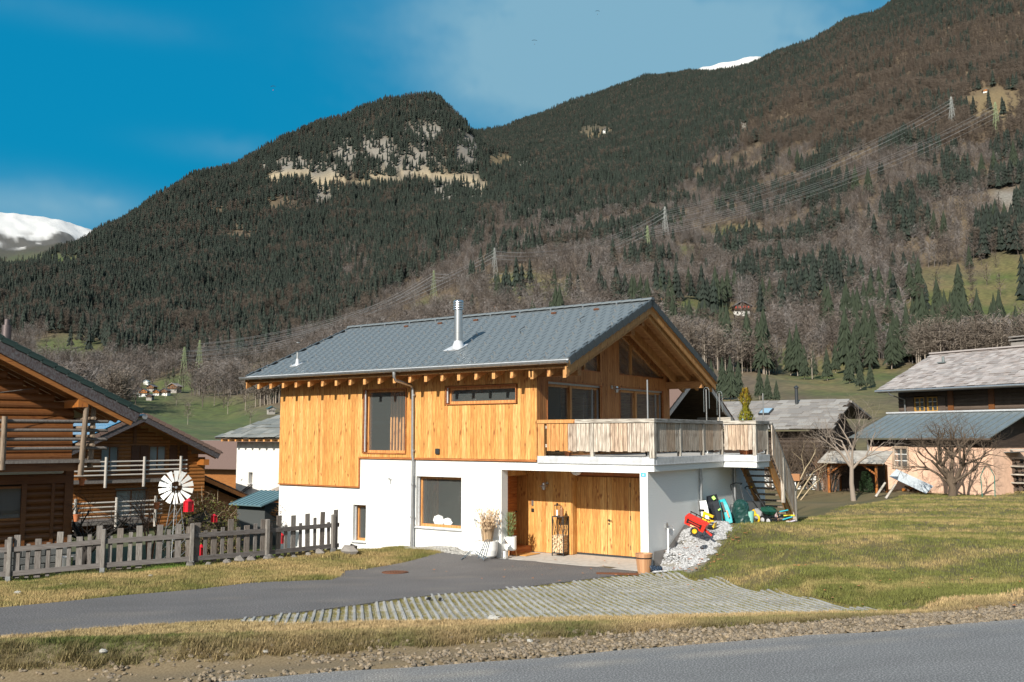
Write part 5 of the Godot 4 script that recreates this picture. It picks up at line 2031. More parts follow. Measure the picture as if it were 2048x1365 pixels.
	tk.tube([Vector3(0, 0.35, 0), Vector3(0, 1.7, 0)], [0.03, 0.01], 6)
	part("trunk", tk, M.rusty, th)
	var fo := MB.new()
	var g := RandomNumberGenerator.new()
	g.seed = 66
	for i in 1500:
		var y := g.randf_range(0.0, 1.0)
		var rad := (0.27 * sqrt(maxf(0.0, 1.0 - y)) + 0.02) * (0.75 + 0.35 * sin(y * 17.0 + g.randf() * 0.6))
		var an := g.randf() * TAU
		var rr := rad * sqrt(g.randf_range(0.35, 1.0))
		var p := Vector3(sin(an) * rr, 0.42 + y * 1.5, cos(an) * rr)
		if y > 0.72:
			p.x += 0.04 * signf(sin(an * 2.0))
		var o := Vector3(sin(an) * 0.05, g.randf_range(0.03, 0.09), cos(an) * 0.05)
		var sd := Vector3(cos(an), g.randf_range(-0.5, 0.5), -sin(an)) * 0.022
		fo.col = Color(0.28, 0.26, 0.012).lerp(Color(0.36, 0.13, 0.02), clampf((y - 0.55) * 1.6 + g.randf_range(-0.35, 0.25), 0, 1)).lerp(Color(0.10, 0.13, 0.01), g.randf() * 0.5)
		fo.tri(p - sd, p + sd, p + o)
	part("foliage", fo, M.leafy, th)


# ---- neighbours
func frame(p0: Vector3, deg: float) -> Transform3D:
	return Transform3D(Basis(Vector3.UP, deg_to_rad(deg)), p0)


func on_x(px: float, py: float, x: float) -> Vector3:
	var d := ray(px, py)
	return CAM + d * ((x - CAM.x) / d.x)


func on_z(px: float, py: float, z: float) -> Vector3:
	var d := ray(px, py)
	return CAM + d * ((z - CAM.z) / d.z)


func fence() -> void:
	var ps := [Vector3(-15.4, 0, 12.6), Vector3(-13.75, 0, 11.05), Vector3(-12.2, 0, 9.5), Vector3(-10.73, 0, 8.0), Vector3(-9.49, 0, 6.4), Vector3(-8.91, 0, 4.52), Vector3(-8.6, 0, 2.46)]
	var f := thing("picket_fence", "weathered grey wooden fence with pickets of uneven height", "fence", gp(-9.49, 6.4))
	var o: Vector3 = f.position
	var g := RandomNumberGenerator.new()
	g.seed = 71
	for i in ps.size():
		var p: Vector3 = ps[i]
		p.y = ground(p.x, p.z)
		ps[i] = p
	for i in ps.size():
		var p: Vector3 = ps[i]
		var d: Vector3 = (ps[mini(i + 1, ps.size() - 1)] - ps[maxi(i - 1, 0)]).normalized()
		var n := Vector3(-d.z, 0, d.x)
		if n.dot(CAM - p) < 0:
			n = -n
		var b := MB.new()
		b.cbox(Vector3(-0.05, 0.12, -0.05), Vector3(0.05, 1.06, 0.05), 0.012)
		var q := part("fence_post", b, M.fence[2], f)
		q.transform = Transform3D(Basis(Vector3.UP, atan2(n.x, n.z)), p - o + n * 0.08)
		var sh := MB.new()
		sh.box(Vector3(-0.055, -0.1, -0.055), Vector3(0.055, 0.14, 0.055))
		part("post_shoe", sh, M.zinc, q)
		if i == ps.size() - 1:
			continue
		var e: Vector3 = ps[i + 1]
		var along := (e - p)
		var l := along.length()
		along = along.normalized()
		n = Vector3(-along.z, 0, along.x)
		if n.dot(CAM - p) < 0:
			n = -n
		var over := 0.22 if i == ps.size() - 2 else 0.0
		for y in [0.19, 0.76]:
			var rb := MB.new()
			rb.bar(p - o + Vector3(0, y, 0) + n * 0.045, e - o + Vector3(0, y, 0) + n * 0.045 + along * over, 0.045, 0.115)
			part("fence_rail", rb, M.fence_rail, f)
		var k := 9
		for j in k:
			var wide := j % 2 == (i % 2)
			var w := 0.145 if wide else 0.095
			var h := g.randf_range(1.02, 1.16) if wide and j % 4 != 2 else g.randf_range(0.84, 1.0)
			var b2 := MB.new()
			b2.cbox(Vector3(-w * 0.5, 0.08, -0.016), Vector3(w * 0.5, h, 0.016), 0.005)
			var at_p := p + along * (l * (j + 0.62) / k)
			var pk := part("picket", b2, M.fence[g.randi() % 4], f)
			pk.transform = Transform3D(Basis(Vector3.UP, atan2(n.x, n.z)) * Basis(Vector3.BACK, g.randf_range(-0.02, 0.02)), Vector3(at_p.x, ground(at_p.x, at_p.z), at_p.z) - o)
		if i == ps.size() - 2:
			var b3 := MB.new()
			b3.cbox(Vector3(-0.07, 0.08, -0.016), Vector3(0.07, 1.18, 0.016), 0.005)
			var pk := part("picket", b3, M.fence[0], f)
			pk.transform = Transform3D(Basis(Vector3.UP, atan2(n.x, n.z)), e - o + along * 0.14)
	# stones along its foot
	for i in 11:
		var t := i / 10.0
		var p: Vector3 = ps[4].lerp(ps[5], t * 2.0) if t < 0.5 else ps[5].lerp(ps[6], t * 2.0 - 1.0)
		var r := g.randf_range(0.07, 0.14)
		if i == 10:
			p += Vector3(0.42, 0, -0.25)
			r = 0.2
		var b := MB.new()
		b.col = Color(0.24, 0.22, 0.20) * g.randf_range(0.7, 1.4)
		b.blob(Vector3(0, r * 0.4, 0), Vector3(r * 1.3, r * 0.8, r), 300 + i, 0.25)
		tag(part("stone", b, M.stone, self, gp(p.x + 0.1, p.z + g.randf_range(-0.1, 0.1))), "largest grey brown stone past the right end of the picket fence" if i == 10 else "grey stone lying at the foot of the picket fence", "stone", "stones at the foot of the fence")


func log_wall(parent: Node, called: String, t: Transform3D, a0: float, a1: float, y0: float, y1: float, h: float, m: Material, holes: Array, single := true, b0 := 0.0, top = null) -> void:
	var n := int(round((y1 - y0) / h))
	var one := MB.new()
	for i in n:
		var y := y0 + (y1 - y0) * i / n
		var hh := (y1 - y0) / n
		var spans := [[a0, a1]]
		if top != null:
			var lim: Array = top.call(y + hh)
			spans = [[maxf(a0, lim[0]), minf(a1, lim[1])]]
		for r: Rect2 in holes:
			if y + hh * 0.5 > r.position.y and y + hh * 0.5 < r.end.y:
				spans = minus(spans, r.position.x, r.end.x)
		for s in spans:
			if s[1] - s[0] < 0.03:
				continue
			var b := MB.new() if single else one
			b.col = grey(0.85 + 0.3 * fposmod(i * 0.618, 1.0))
			var pl := PackedVector2Array()
			for q in [[-0.10, 0.0], [0.012, 0.0], [0.045, 0.22], [0.055, 0.5], [0.045, 0.78], [0.012, 1.0], [-0.10, 1.0]]:
				pl.append(Vector2(b0 + q[0], y + hh * q[1]))
			# outline in (b, y), pushed along a
			b.prism(pl, s[0], s[1], t * Transform3D(Basis(Vector3(0, 0, 1), Vector3(0, 1, 0), Vector3(1, 0, 0)), Vector3.ZERO) if false else t * Transform3D(Basis(Vector3(0, 0, 1), Vector3.UP, Vector3(-1, 0, 0)), Vector3(s[0] + s[1], 0, 0)))
			if single:
				part(called, b, m, parent)
	if not single:
		part(called, one, m, parent)


func window_in(parent: Node, t: Transform3D, r: Rect2, b: float, wood: Material, mullions: int, bars: int, behind: Material) -> void:
	var o := Node3D.new()
	o.name = "window"
	parent.add_child(o, true)
	var f := MB.new()
	frame_box(f, r.position.x, r.end.x, r.position.y, r.end.y, b - 0.05, b + 0.06, 0.06, t)
	for i in mullions:
		var x := r.position.x + r.size.x * (i + 1) / (mullions + 1)
		f.obox(t * Transform3D(Basis(), Vector3(x, r.get_center().y, b)), Vector3(0.06, r.size.y - 0.1, 0.07))
	part("window_frame", f, wood, o)
	if bars > 0:
		var g := MB.new()
		for i in bars:
			var y := r.position.y + r.size.y * (i + 1) / (bars + 1)
			g.obox(t * Transform3D(Basis(), Vector3(r.get_center().x, y, b + 0.01)), Vector3(r.size.x - 0.1, 0.03, 0.03))
		part("glazing_bars", g, M.white, o)
	part("pane", pane(r.position.x + 0.05, r.end.x - 0.05, r.position.y + 0.05, r.end.y - 0.05, b - 0.005, t), M.glass, o)
	var k := MB.new()
	k.obox(t * Transform3D(Basis(), Vector3(r.get_center().x, r.get_center().y, b - 0.35)), Vector3(r.size.x + 0.2, r.size.y + 0.2, 0.05))
	part("window_backing", k, behind, o)


func left_houses() -> void:
	# the near log chalet whose roof comes into the picture from the left
	var t := frame(Vector3.ZERO, 74.3)
	var c := thing("log_chalet", "dark log chalet at the left edge with green tiled roof and log balcony", "house", Vector3(-13.58, 0.24, 7.2), deg_to_rad(74.3))
	var slope := -0.507
	var eave_y := func(a: float) -> float: return 4.85 + (a + 0.85) * slope      # top of the roof at the verge
	log_wall(c, "wall_log", t.inverse() * t, -5.5, -0.14, 0.18, 2.42, 0.185, M.logs, [Rect2(-2.6, 0.93, 1.4, 0.88)])
	log_wall(c, "wall_log", Transform3D(), -5.5, -0.10, 2.46, 5.4, 0.20, M.logs, [], true, 0.0, func(y: float) -> Array: return [-9.0, (y + 0.50 - 4.85) / slope - 0.85])
	log_wall(c, "side_log", Transform3D(Basis(Vector3.UP, PI * 0.5), Vector3(-0.1, 0, 0)), 0.1, 7.0, 0.18, 4.0, 0.2, M.logs, [], false)
	var b := MB.new()
	b.box(Vector3(-5.5, -1.2, -7.0), Vector3(-0.04, 0.18, 0.08))
	part("plinth", b, M.stone_wall, c)
	for r in 3:
		for k in 9:
			var w := 0.58
			var sb := MB.new()
			sb.col = grey(0.55 + 0.3 * fposmod(k * 0.618 + r * 0.37, 1.0))
			sb.cbox(Vector3(0, 0, 0), Vector3(w - 0.02, 0.17, 0.035), 0.012)
			part("plinth_stone", sb, M.stone_wall, c, Vector3(-0.05 - w * (k + 1) + (0.29 if r % 2 == 1 else 0.0), -0.40 + 0.19 * r, 0.08))
	b = MB.new()
	for x in [-0.24, -0.5]:
		b.box(Vector3(x - 0.06 if x < -0.3 else x, 0.2, 0.0), Vector3(x + 0.02 if x < -0.3 else -0.03, 2.42, 0.09 if x > -0.3 else 0.075))
	b.box(Vector3(-1.28, 0.2, 0.0), Vector3(-1.16, 2.42, 0.085))
	b.box(Vector3(-5.5, 1.86, 0.0), Vector3(-0.05, 2.08, 0.088))
	part("corner_post", b, M.logs, c)
	window_in(c, Transform3D(), Rect2(-2.62, 0.93, 1.42, 0.88), -0.02, M.logs_bright, 0, 0, M.dark_room)
	b = MB.new()
	b.box(Vector3(-1.27, 0.95, 0.02), Vector3(-1.23, 1.8, 0.06))
	part("blind_rail", b, M.zinc, c)
	b = MB.new()
	b.blob(Vector3(-2.1, 1.3, -0.16), Vector3(0.35, 0.45, 0.1), 8, 0.3)
	part("window_plant", b, mk(lin(0.03, 0.06, 0.015), 0.9), c)
	# roof
	var ro := Node3D.new()
	ro.name = "roof"
	c.add_child(ro)
	var dirv := Vector3(1, slope, 0).normalized()
	var up := Vector3(-slope, 1, 0).normalized()
	b = MB.new()
	for q in [[-5.0, 1.26, 1.0]]:
		var p0 := Vector3(-5.0, eave_y.call(-5.0), 0)
		var p1 := Vector3(1.22, eave_y.call(1.22), 0)
		b.obox(Transform3D(Basis(dirv, up, Vector3.BACK), (p0 + p1) * 0.5 - up * 0.12 + Vector3(0, 0, -3.75)), Vector3((p1 - p0).length(), 0.08, 10.4))
	part("roof_deck", b, M.logs_bright, ro)
	b = MB.new()
	var e0 := Vector3(-5.0, eave_y.call(-5.0), 1.5)
	var e1 := Vector3(1.24, eave_y.call(1.24), 1.5)
	b.obox(Transform3D(Basis(dirv, up, Vector3.BACK), (e0 + e1) * 0.5 - up * 0.20), Vector3((e1 - e0).length(), 0.30, 0.03))
	part("verge_board", b, M.verdigris, ro)
	b = MB.new()
	b.obox(Transform3D(Basis(dirv, up, Vector3.BACK), (e0 + e1) * 0.5 - up * 0.36 + Vector3(0, 0, -0.12)), Vector3((e1 - e0).length() - 0.1, 0.22, 0.14))
	part("verge_rafter", b, M.logs_bright, ro)
	for k in 4:
		b = MB.new()
		b.obox(Transform3D(Basis(dirv, up, Vector3.BACK), (e0 + e1) * 0.5 - up * 0.30 + Vector3(0, 0, -0.6 - 0.75 * k)), Vector3((e1 - e0).length() - 0.2, 0.2, 0.14))
		part("rafter", b, M.logs_bright, ro)
	var vb := MB.new()
	vb.cbox(Vector3(-0.20, -0.02, -0.2), Vector3(0.19, 0.02, 0.05), 0.006)
	vb.cbox(Vector3(-0.20, -0.12, 0.03), Vector3(0.19, -0.02, 0.055), 0.006)
	var vm := vb.mesh()
	for k in 19:
		var p := Vector3(1.10 - 0.312 * k, eave_y.call(1.10 - 0.312 * k) + 0.03, 1.5)
		var o := put("verge_tile", vm, M.green_tile, ro)
		o.transform = Transform3D(Basis(dirv, up, Vector3.BACK).rotated(Vector3.BACK, 0.06), p)
	b = MB.new()
	for k in 17:
		for j in 14:
			var a := 0.95 - 0.35 * k
			b.obox(Transform3D(Basis(dirv, up, Vector3.BACK).rotated(Vector3.BACK, 0.05), Vector3(a, eave_y.call(a), 1.1 - 0.4 * j)), Vector3(0.4, 0.03, 0.39))
	kind(part("tile_field", b, M.green_tile, ro), "stuff")
	b = MB.new()
	b.tube([Vector3(1.33, eave_y.call(1.24) - 0.16, 1.5), Vector3(1.33, eave_y.call(1.24) - 0.16, -8)], [0.07, 0.07], 8)
	part("gutter", b, M.zinc, ro)
	b = MB.new()
	b.box(Vector3(-0.35, 3.86, -1.0), Vector3(-0.11, 4.06, 1.44))
	part("purlin", b, M.log_orange, ro)
	# balcony of round rails
	var ba := Node3D.new()
	ba.name = "balcony"
	c.add_child(ba)
	b = MB.new()
	b.box(Vector3(-5.5, 2.43, 0.0), Vector3(0.26, 2.5, 1.42))
	part("balcony_floor", b, M.log_rail, ba)
	b = MB.new()
	b.box(Vector3(-5.5, 2.22, 1.1), Vector3(-0.15, 2.425, 1.25))
	part("balcony_beam", b, M.logs, ba)
	for y in [2.79, 3.02, 3.25, 3.48]:
		b = MB.new()
		b.tube([Vector3(-5.5, y, 1.3), Vector3(0.44, y + 0.01, 1.3)], [0.047, 0.042], 8)
		part("balcony_rail", b, M.log_rail, ba)
		b = MB.new()
		b.tube([Vector3(0.02, y + 0.09, -0.6), Vector3(0.02, y + 0.09, 1.62)], [0.042, 0.042], 8)
		part("balcony_rail", b, M.log_post, ba)
	for q in [[-2.02, 2.28, 3.6, 1.37, 0.0], [-0.12, 2.1, 4.15, 1.37, 0.08], [0.10, 2.3, 4.0, 1.2, 0.03]]:
		b = MB.new()
		b.tube([Vector3(q[0] - q[4], q[1], q[3]), Vector3(q[0], q[2], q[3])], [0.075, 0.065], 8)
		part("balcony_post", b, M.log_post, ba)
	b = MB.new()
	b.cbox(Vector3(-5.5, 2.12, 0.12), Vector3(-0.33, 2.26, 0.27), 0.03)
	part("awning_case", b, mk(lin(0.50, 0.56, 0.60), 0.4), c)
	b = MB.new()
	b.tube([Vector3(-5, 4.05, 0.6), Vector3(-2.6, 4.12, 0.6), Vector3(-1.2, 4.35, 0.4)], [0.012, 0.012, 0.012], 4)
	part("washing_line", b, M.log_rail, c)
	b = MB.new()
	b.tube([Vector3(-1.4, 3.9, -2.3), Vector3(-1.4, 6.25, -2.3)], [0.125, 0.125], 14)
	b.tube([Vector3(-1.4, 6.2, -2.3), Vector3(-1.4, 6.42, -2.3)], [0.075, 0.075], 12)
	part("flue", b, mk(lin(0.15, 0.12, 0.12), 0.45, null, Vector3.ONE, true, 0.6), c)
	b = MB.new()
	b.cbox(Vector3(-2.2, 0.95, 0.02), Vector3(-1.95, 1.2, 0.2), 0.02)

	# the wooden chalet behind it, with solar panels on its roof
	var s := 1.39
	var p := at(405, 1050, 50.0)
	var d := thing("wooden_chalet", "honey brown wooden chalet with blue solar panels and grey log balconies", "house", p, deg_to_rad(74.3))
	var top := func(y: float) -> Array:
		var k: float = (5.45 - y) / 0.492
		return [-3.75 - k, -3.75 + k]
	log_wall(d, "wall", Transform3D(), -7.5, 0.0, 0.0, 5.5, 0.19, M.logs_bright, [Rect2(-3.0, 2.9, 0.9, 1.35), Rect2(-5.4, 2.9, 0.9, 1.35), Rect2(-4.6, 0.1, 1.6, 1.9)], false, 0.0, top)
	b = MB.new()
	b.box(Vector3(-7.4, -2.5, -8.0), Vector3(-0.05, 0.0, -0.05))
	b.box(Vector3(-7.4, 0.0, -8.0), Vector3(-0.1, 3.4, -7.9))
	b.box(Vector3(-0.15, 0.0, -8.0), Vector3(-0.02, 3.45, -0.1))
	part("side_wall", b, M.logs_bright, d)
	for r in [Rect2(-3.0, 2.9, 0.9, 1.35), Rect2(-5.4, 2.9, 0.9, 1.35)]:
		window_in(d, Transform3D(), r, 0.0, M.logs, 1, 0, M.curtain)
	window_in(d, Transform3D(), Rect2(-4.6, 0.1, 1.6, 1.9), 0.0, M.logs, 1, 0, M.curtain)
	for x in [-3.9, -3.45, -1.95, -1.4]:
		b = MB.new()
		b.cbox(Vector3(x, 2.85, 0.06), Vector3(x + 0.42, 4.25, 0.10), 0.01)
		b.box(Vector3(x + 0.02, 3.85, 0.10), Vector3(x + 0.40, 3.93, 0.12))
		part("shutter", b, M.shutter, d)
	b = MB.new()
	b.box(Vector3(-3.83, 4.35, 0.05), Vector3(-3.67, 5.3, 0.12))
	part("king_post", b, M.logs, d)
	ro = Node3D.new()
	ro.name = "roof"
	d.add_child(ro)
	for sgn in [1, -1]:
		var ang: float = -atan(0.492) * sgn
		var bas := Basis(Vector3.BACK, ang)
		var cen := Vector3(-3.75, 5.78, -3.4) + bas * Vector3(2.25 * sgn, 0, 0)
		b = MB.new()
		b.obox(Transform3D(bas, cen), Vector3(4.55, 0.12, 9.6))
		part("roof_deck", b, M.logs_bright, ro)
		b = MB.new()
		for k in 13:
			b.obox(Transform3D(bas.rotated(Vector3.BACK, 0.04 * sgn), cen + bas * Vector3((-2.1 + 0.355 * k) * sgn, 0.09, 0)), Vector3(0.40, 0.04, 9.7))
		part("tile_row", b, M.brown_tile, ro)
		for k in 12:
			b = MB.new()
			b.cbox(Vector3(-0.18, -0.12, -0.02), Vector3(0.17, 0.06, 0.03), 0.008)
			var o := part("verge_tile", b, M.brown_tile, ro)
			o.transform = Transform3D(bas.rotated(Vector3.BACK, 0.05 * sgn), cen + bas * Vector3((-2.0 + 0.37 * k) * sgn, 0.09, 4.85))
		b = MB.new()
		b.obox(Transform3D(bas, cen + bas * Vector3(0, -0.16, 4.8)), Vector3(4.5, 0.26, 0.06))
		part("verge_board", b, M.verdigris, ro)
		b = MB.new()
		b.obox(Transform3D(bas, cen + bas * Vector3(0, -0.22, 4.6)), Vector3(4.4, 0.2, 0.14))
		part("verge_rafter", b, M.log_orange, ro)
	var bas2 := Basis(Vector3.BACK, atan(0.492))
	for i in 3:
		for j in 8:
			b = MB.new()
			b.cbox(Vector3(-0.66, 0, -0.52), Vector3(0.66, 0.04, 0.52), 0.01)
			var o := part("solar_panel", b, M.solar, ro)
			o.transform = Transform3D(bas2, Vector3(-3.75, 5.78, 0.7 - 1.07 * j) + bas2 * Vector3(-0.85 - 1.36 * i, 0.17, 0))
	b = MB.new()
	b.box(Vector3(-0.45, 3.2, -7.0), Vector3(-0.15, 3.5, 1.0))
	b.box(Vector3(-3.9, 5.25, -7.0), Vector3(-3.6, 5.55, 1.1))
	part("purlin", b, M.log_orange, ro)
	for q in [[-7.4, -1.75, 2.55, 1.2, 4], [-9.0, -3.3, 0.62, 2.2, 4]]:
		var bl := Node3D.new()
		bl.name = "balcony"
		d.add_child(bl, true)
		b = MB.new()
		b.box(Vector3(q[0], q[2] - 0.14, 0.1), Vector3(q[1] + 0.1, q[2], q[3]))
		part("balcony_floor", b, M.log_rail, bl)
		for k in q[4]:
			b = MB.new()
			b.tube([Vector3(q[0], q[2] + 0.25 + 0.22 * k, q[3]), Vector3(q[1] + 0.35, q[2] + 0.27 + 0.22 * k, q[3])], [0.045, 0.045], 6)
			part("balcony_rail", b, M.log_rail_pale, bl)
		for k in 4:
			var x: float = lerpf(q[0] + 0.1, q[1], k / 3.0)
			b = MB.new()
			b.tube([Vector3(x, q[2] - 0.35, q[3] + 0.07), Vector3(x, q[2] + 1.15, q[3] + 0.07)], [0.075, 0.07], 7)
			part("balcony_post", b, M.log_rail_pale, bl)
	# wing with the lower roof at its right
	var wg := MB.new()
	wg.prism(PackedVector2Array([Vector2(0.05, 2.35), Vector2(3.6, 0.75), Vector2(3.6, -2.0), Vector2(0.05, -2.0)]), -6.0, -2.0)
	part("wing_wall", wg, M.logs_bright, d)
	for k in 11:
		b = MB.new()
		b.obox(Transform3D(Basis(Vector3.BACK, -atan(0.45) + 0.04), Vector3(0.3 + 0.36 * k, 2.60 - 0.162 * k, -3.6)), Vector3(0.42, 0.05, 5.4))
		part("wing_tile_row", b, M.brown_tile, d)
	b = MB.new()
	b.obox(Transform3D(Basis(Vector3.BACK, -atan(0.45)), Vector3(2.0, 1.66, -0.93)), Vector3(4.2, 0.2, 0.06))
	part("verge_board", b, M.log_orange, d)
	for k in 9:
		b = MB.new()
		b.box(Vector3(1.7 + 0.2 * k, -0.75, -1.7), Vector3(1.73 + 0.2 * k, 0.15, -1.67))
		part("railing_bar", b, M.dark_metal, d)
	b = MB.new()
	b.box(Vector3(1.6, 0.15, -1.72), Vector3(3.6, 0.2, -1.65))
	part("railing_top", b, M.dark_metal, d)

	# brown tiled roof seen over it
	var e := at(430, 985, 66.0)
	var br := thing("tiled_house", "house behind showing only its brown tiled roof left of the white one", "house", Vector3(e.x, e.y, e.z), deg_to_rad(10))
	b = MB.new()
	b.box(Vector3(-4.5, -1, -5), Vector3(3.5, 2.0, 0.0))
	part("wall", b, M.logs_bright, br)
	for k in 12:
		b = MB.new()
		b.obox(Transform3D(Basis(Vector3.RIGHT, atan(0.5) + 0.04), Vector3(-0.3, 1.75 + 0.16 * k, 0.5 - 0.32 * k)), Vector3(9.0, 0.04, 0.4))
		part("tile_row", b, M.brown_tile, br)
	b = MB.new()
	b.box(Vector3(-4.8, 3.55, -3.5), Vector3(4.2, 3.65, -3.2))
	part("ridge", b, M.tin, br)

	# white plastered house with the stone slab roof
	p = at(470, 1012, 55.0)
	var w := thing("white_house", "tall white plastered house with grey stone slab roof behind the wooden facade", "house", Vector3(p.x, p.y, p.z))
	b = MB.new()
	holed(b, 0.0, 8.0, -2.5, 3.75, 0.0, 0.4, [Rect2(1.12, 1.32, 0.36, 0.66)])
	b.box(Vector3(0.0, -2.5, -9.0), Vector3(0.3, 3.7, -0.4))
	part("wall", b, M.old_plaster, w)
	b = MB.new()
	b.box(Vector3(1.1, 1.3, -0.36), Vector3(1.24, 2.0, -0.34))
	part("window_frame", b, M.log_orange, w)
	part("pane", pane(1.12, 1.48, 1.32, 1.98, -0.3), M.glass, w)
	b = MB.new()
	b.box(Vector3(1.05, 1.27, -0.3), Vector3(1.55, 1.31, 0.06))
	part("sill", b, M.flashing, w)
	for q in [[0.5, 1.62], [2.62, 0.55]]:
		b = MB.new()
		b.lathe([Vector2(0.11, 0), Vector2(0.11, 0.06), Vector2(0.08, 0.1), Vector2(0, 0.11)], 12, Transform3D(Basis(Vector3.RIGHT, PI * 0.5), Vector3(q[0], q[1], 0.0)))
		part("round_lamp", b, M.white, w)
	b = MB.new()
	b.tube([Vector3(1.5, 1.2, 0.1), Vector3(0.1, 0.35, 0.25)], [0.05, 0.05], 6)
	b.tube([Vector3(1.5, 1.32, 0.1), Vector3(0.1, 0.47, 0.25)], [0.035, 0.035], 6)
	part("conveyor_pole", b, M.log_rail, w)
	for k in 12:
		b = MB.new()
		b.box(Vector3(-0.4 + 0.62 * k, 3.78, -0.4), Vector3(-0.27 + 0.62 * k, 3.92, 0.85))
		part("rafter_end", b, M.tail, w)
	b = MB.new()
	b.box(Vector3(-0.9, 3.92, 0.7), Vector3(8.2, 4.02, 0.9))
	part("eave_board", b, M.logs_old, w)
	ro = Node3D.new()
	ro.name = "roof"
	w.add_child(ro)
	slabs(ro, "roof_slab", M.slate, Vector3(-0.9, 4.05, 0.95), 9.4, 9, 0.5, 0.40, 0.55, 2.6)
	b = MB.new()
	b.box(Vector3(-0.2, 4.28, -0.12), Vector3(8.4, 4.36, -0.04))
	part("snow_bar", b, M.zinc, ro)


# a slope laid with rough stone slabs: rows from the eave upwards along -z, each slab a mesh of its own; the left end runs in by hip per row height
func slabs(parent: Node, called: String, mats: Array, o: Vector3, l: float, rows: int, gauge: float, slope: float, wide: float, hip := 0.0, only_stuff := false) -> void:
	var g := RandomNumberGenerator.new()
	g.seed = rows * 31 + int(l * 10.0)
	var meshes := []
	for k in 5:
		var b := MB.new()
		var w := wide * (0.7 + 0.15 * k)
		b.cbox(Vector3(-w * 0.5, -0.012, -gauge * 0.62), Vector3(w * 0.5, 0.018, gauge * 0.6), 0.008)
		meshes.append([b.mesh(), w])
	var ts := [[], [], [], [], []]
	for r in rows:
		var z := o.z - gauge * cos(atan(slope)) * (r + 0.4)
		var y := o.y + (o.z - z) * slope
		var x := o.x + hip * (o.z - z) * 0.22
		while x < o.x + l - wide * 0.3:
			var k := g.randi() % 5
			var w: float = meshes[k][1]
			if x + w > o.x + l + 0.05:
				k = 0
				w = meshes[0][1]
			var t := Transform3D(Basis(Vector3.RIGHT, atan(slope) - 0.05).rotated(Vector3.UP, g.randf_range(-0.03, 0.03)), Vector3(x + w * 0.5, y + g.randf_range(-0.012, 0.018), z + g.randf_range(-0.04, 0.04)))
			if only_stuff:
				ts[k].append(t)
			else:
				var n := put(called, meshes[k][0], mats[g.randi() % mats.size()], parent)
				n.transform = t
			x += w * 0.98
	if only_stuff:
		for k in 5:
			if ts[k].size() > 0:
				multi(called, meshes[k][0], mats[k % mats.size()], ts[k], [Color.WHITE, grey(0.8), grey(1.15)], parent)
	var d := MB.new()
	var zt := o.z - gauge * cos(atan(slope)) * rows
	d.quad(Vector3(o.x, o.y - 0.06, o.z), Vector3(o.x + l, o.y - 0.06, o.z), Vector3(o.x + l, o.y + (o.z - zt) * slope - 0.06, zt), Vector3(o.x + hip * (o.z - zt) * 0.22, o.y + (o.z - zt) * slope - 0.06, zt))
	part("roof_deck", d, M.logs_dark, parent)


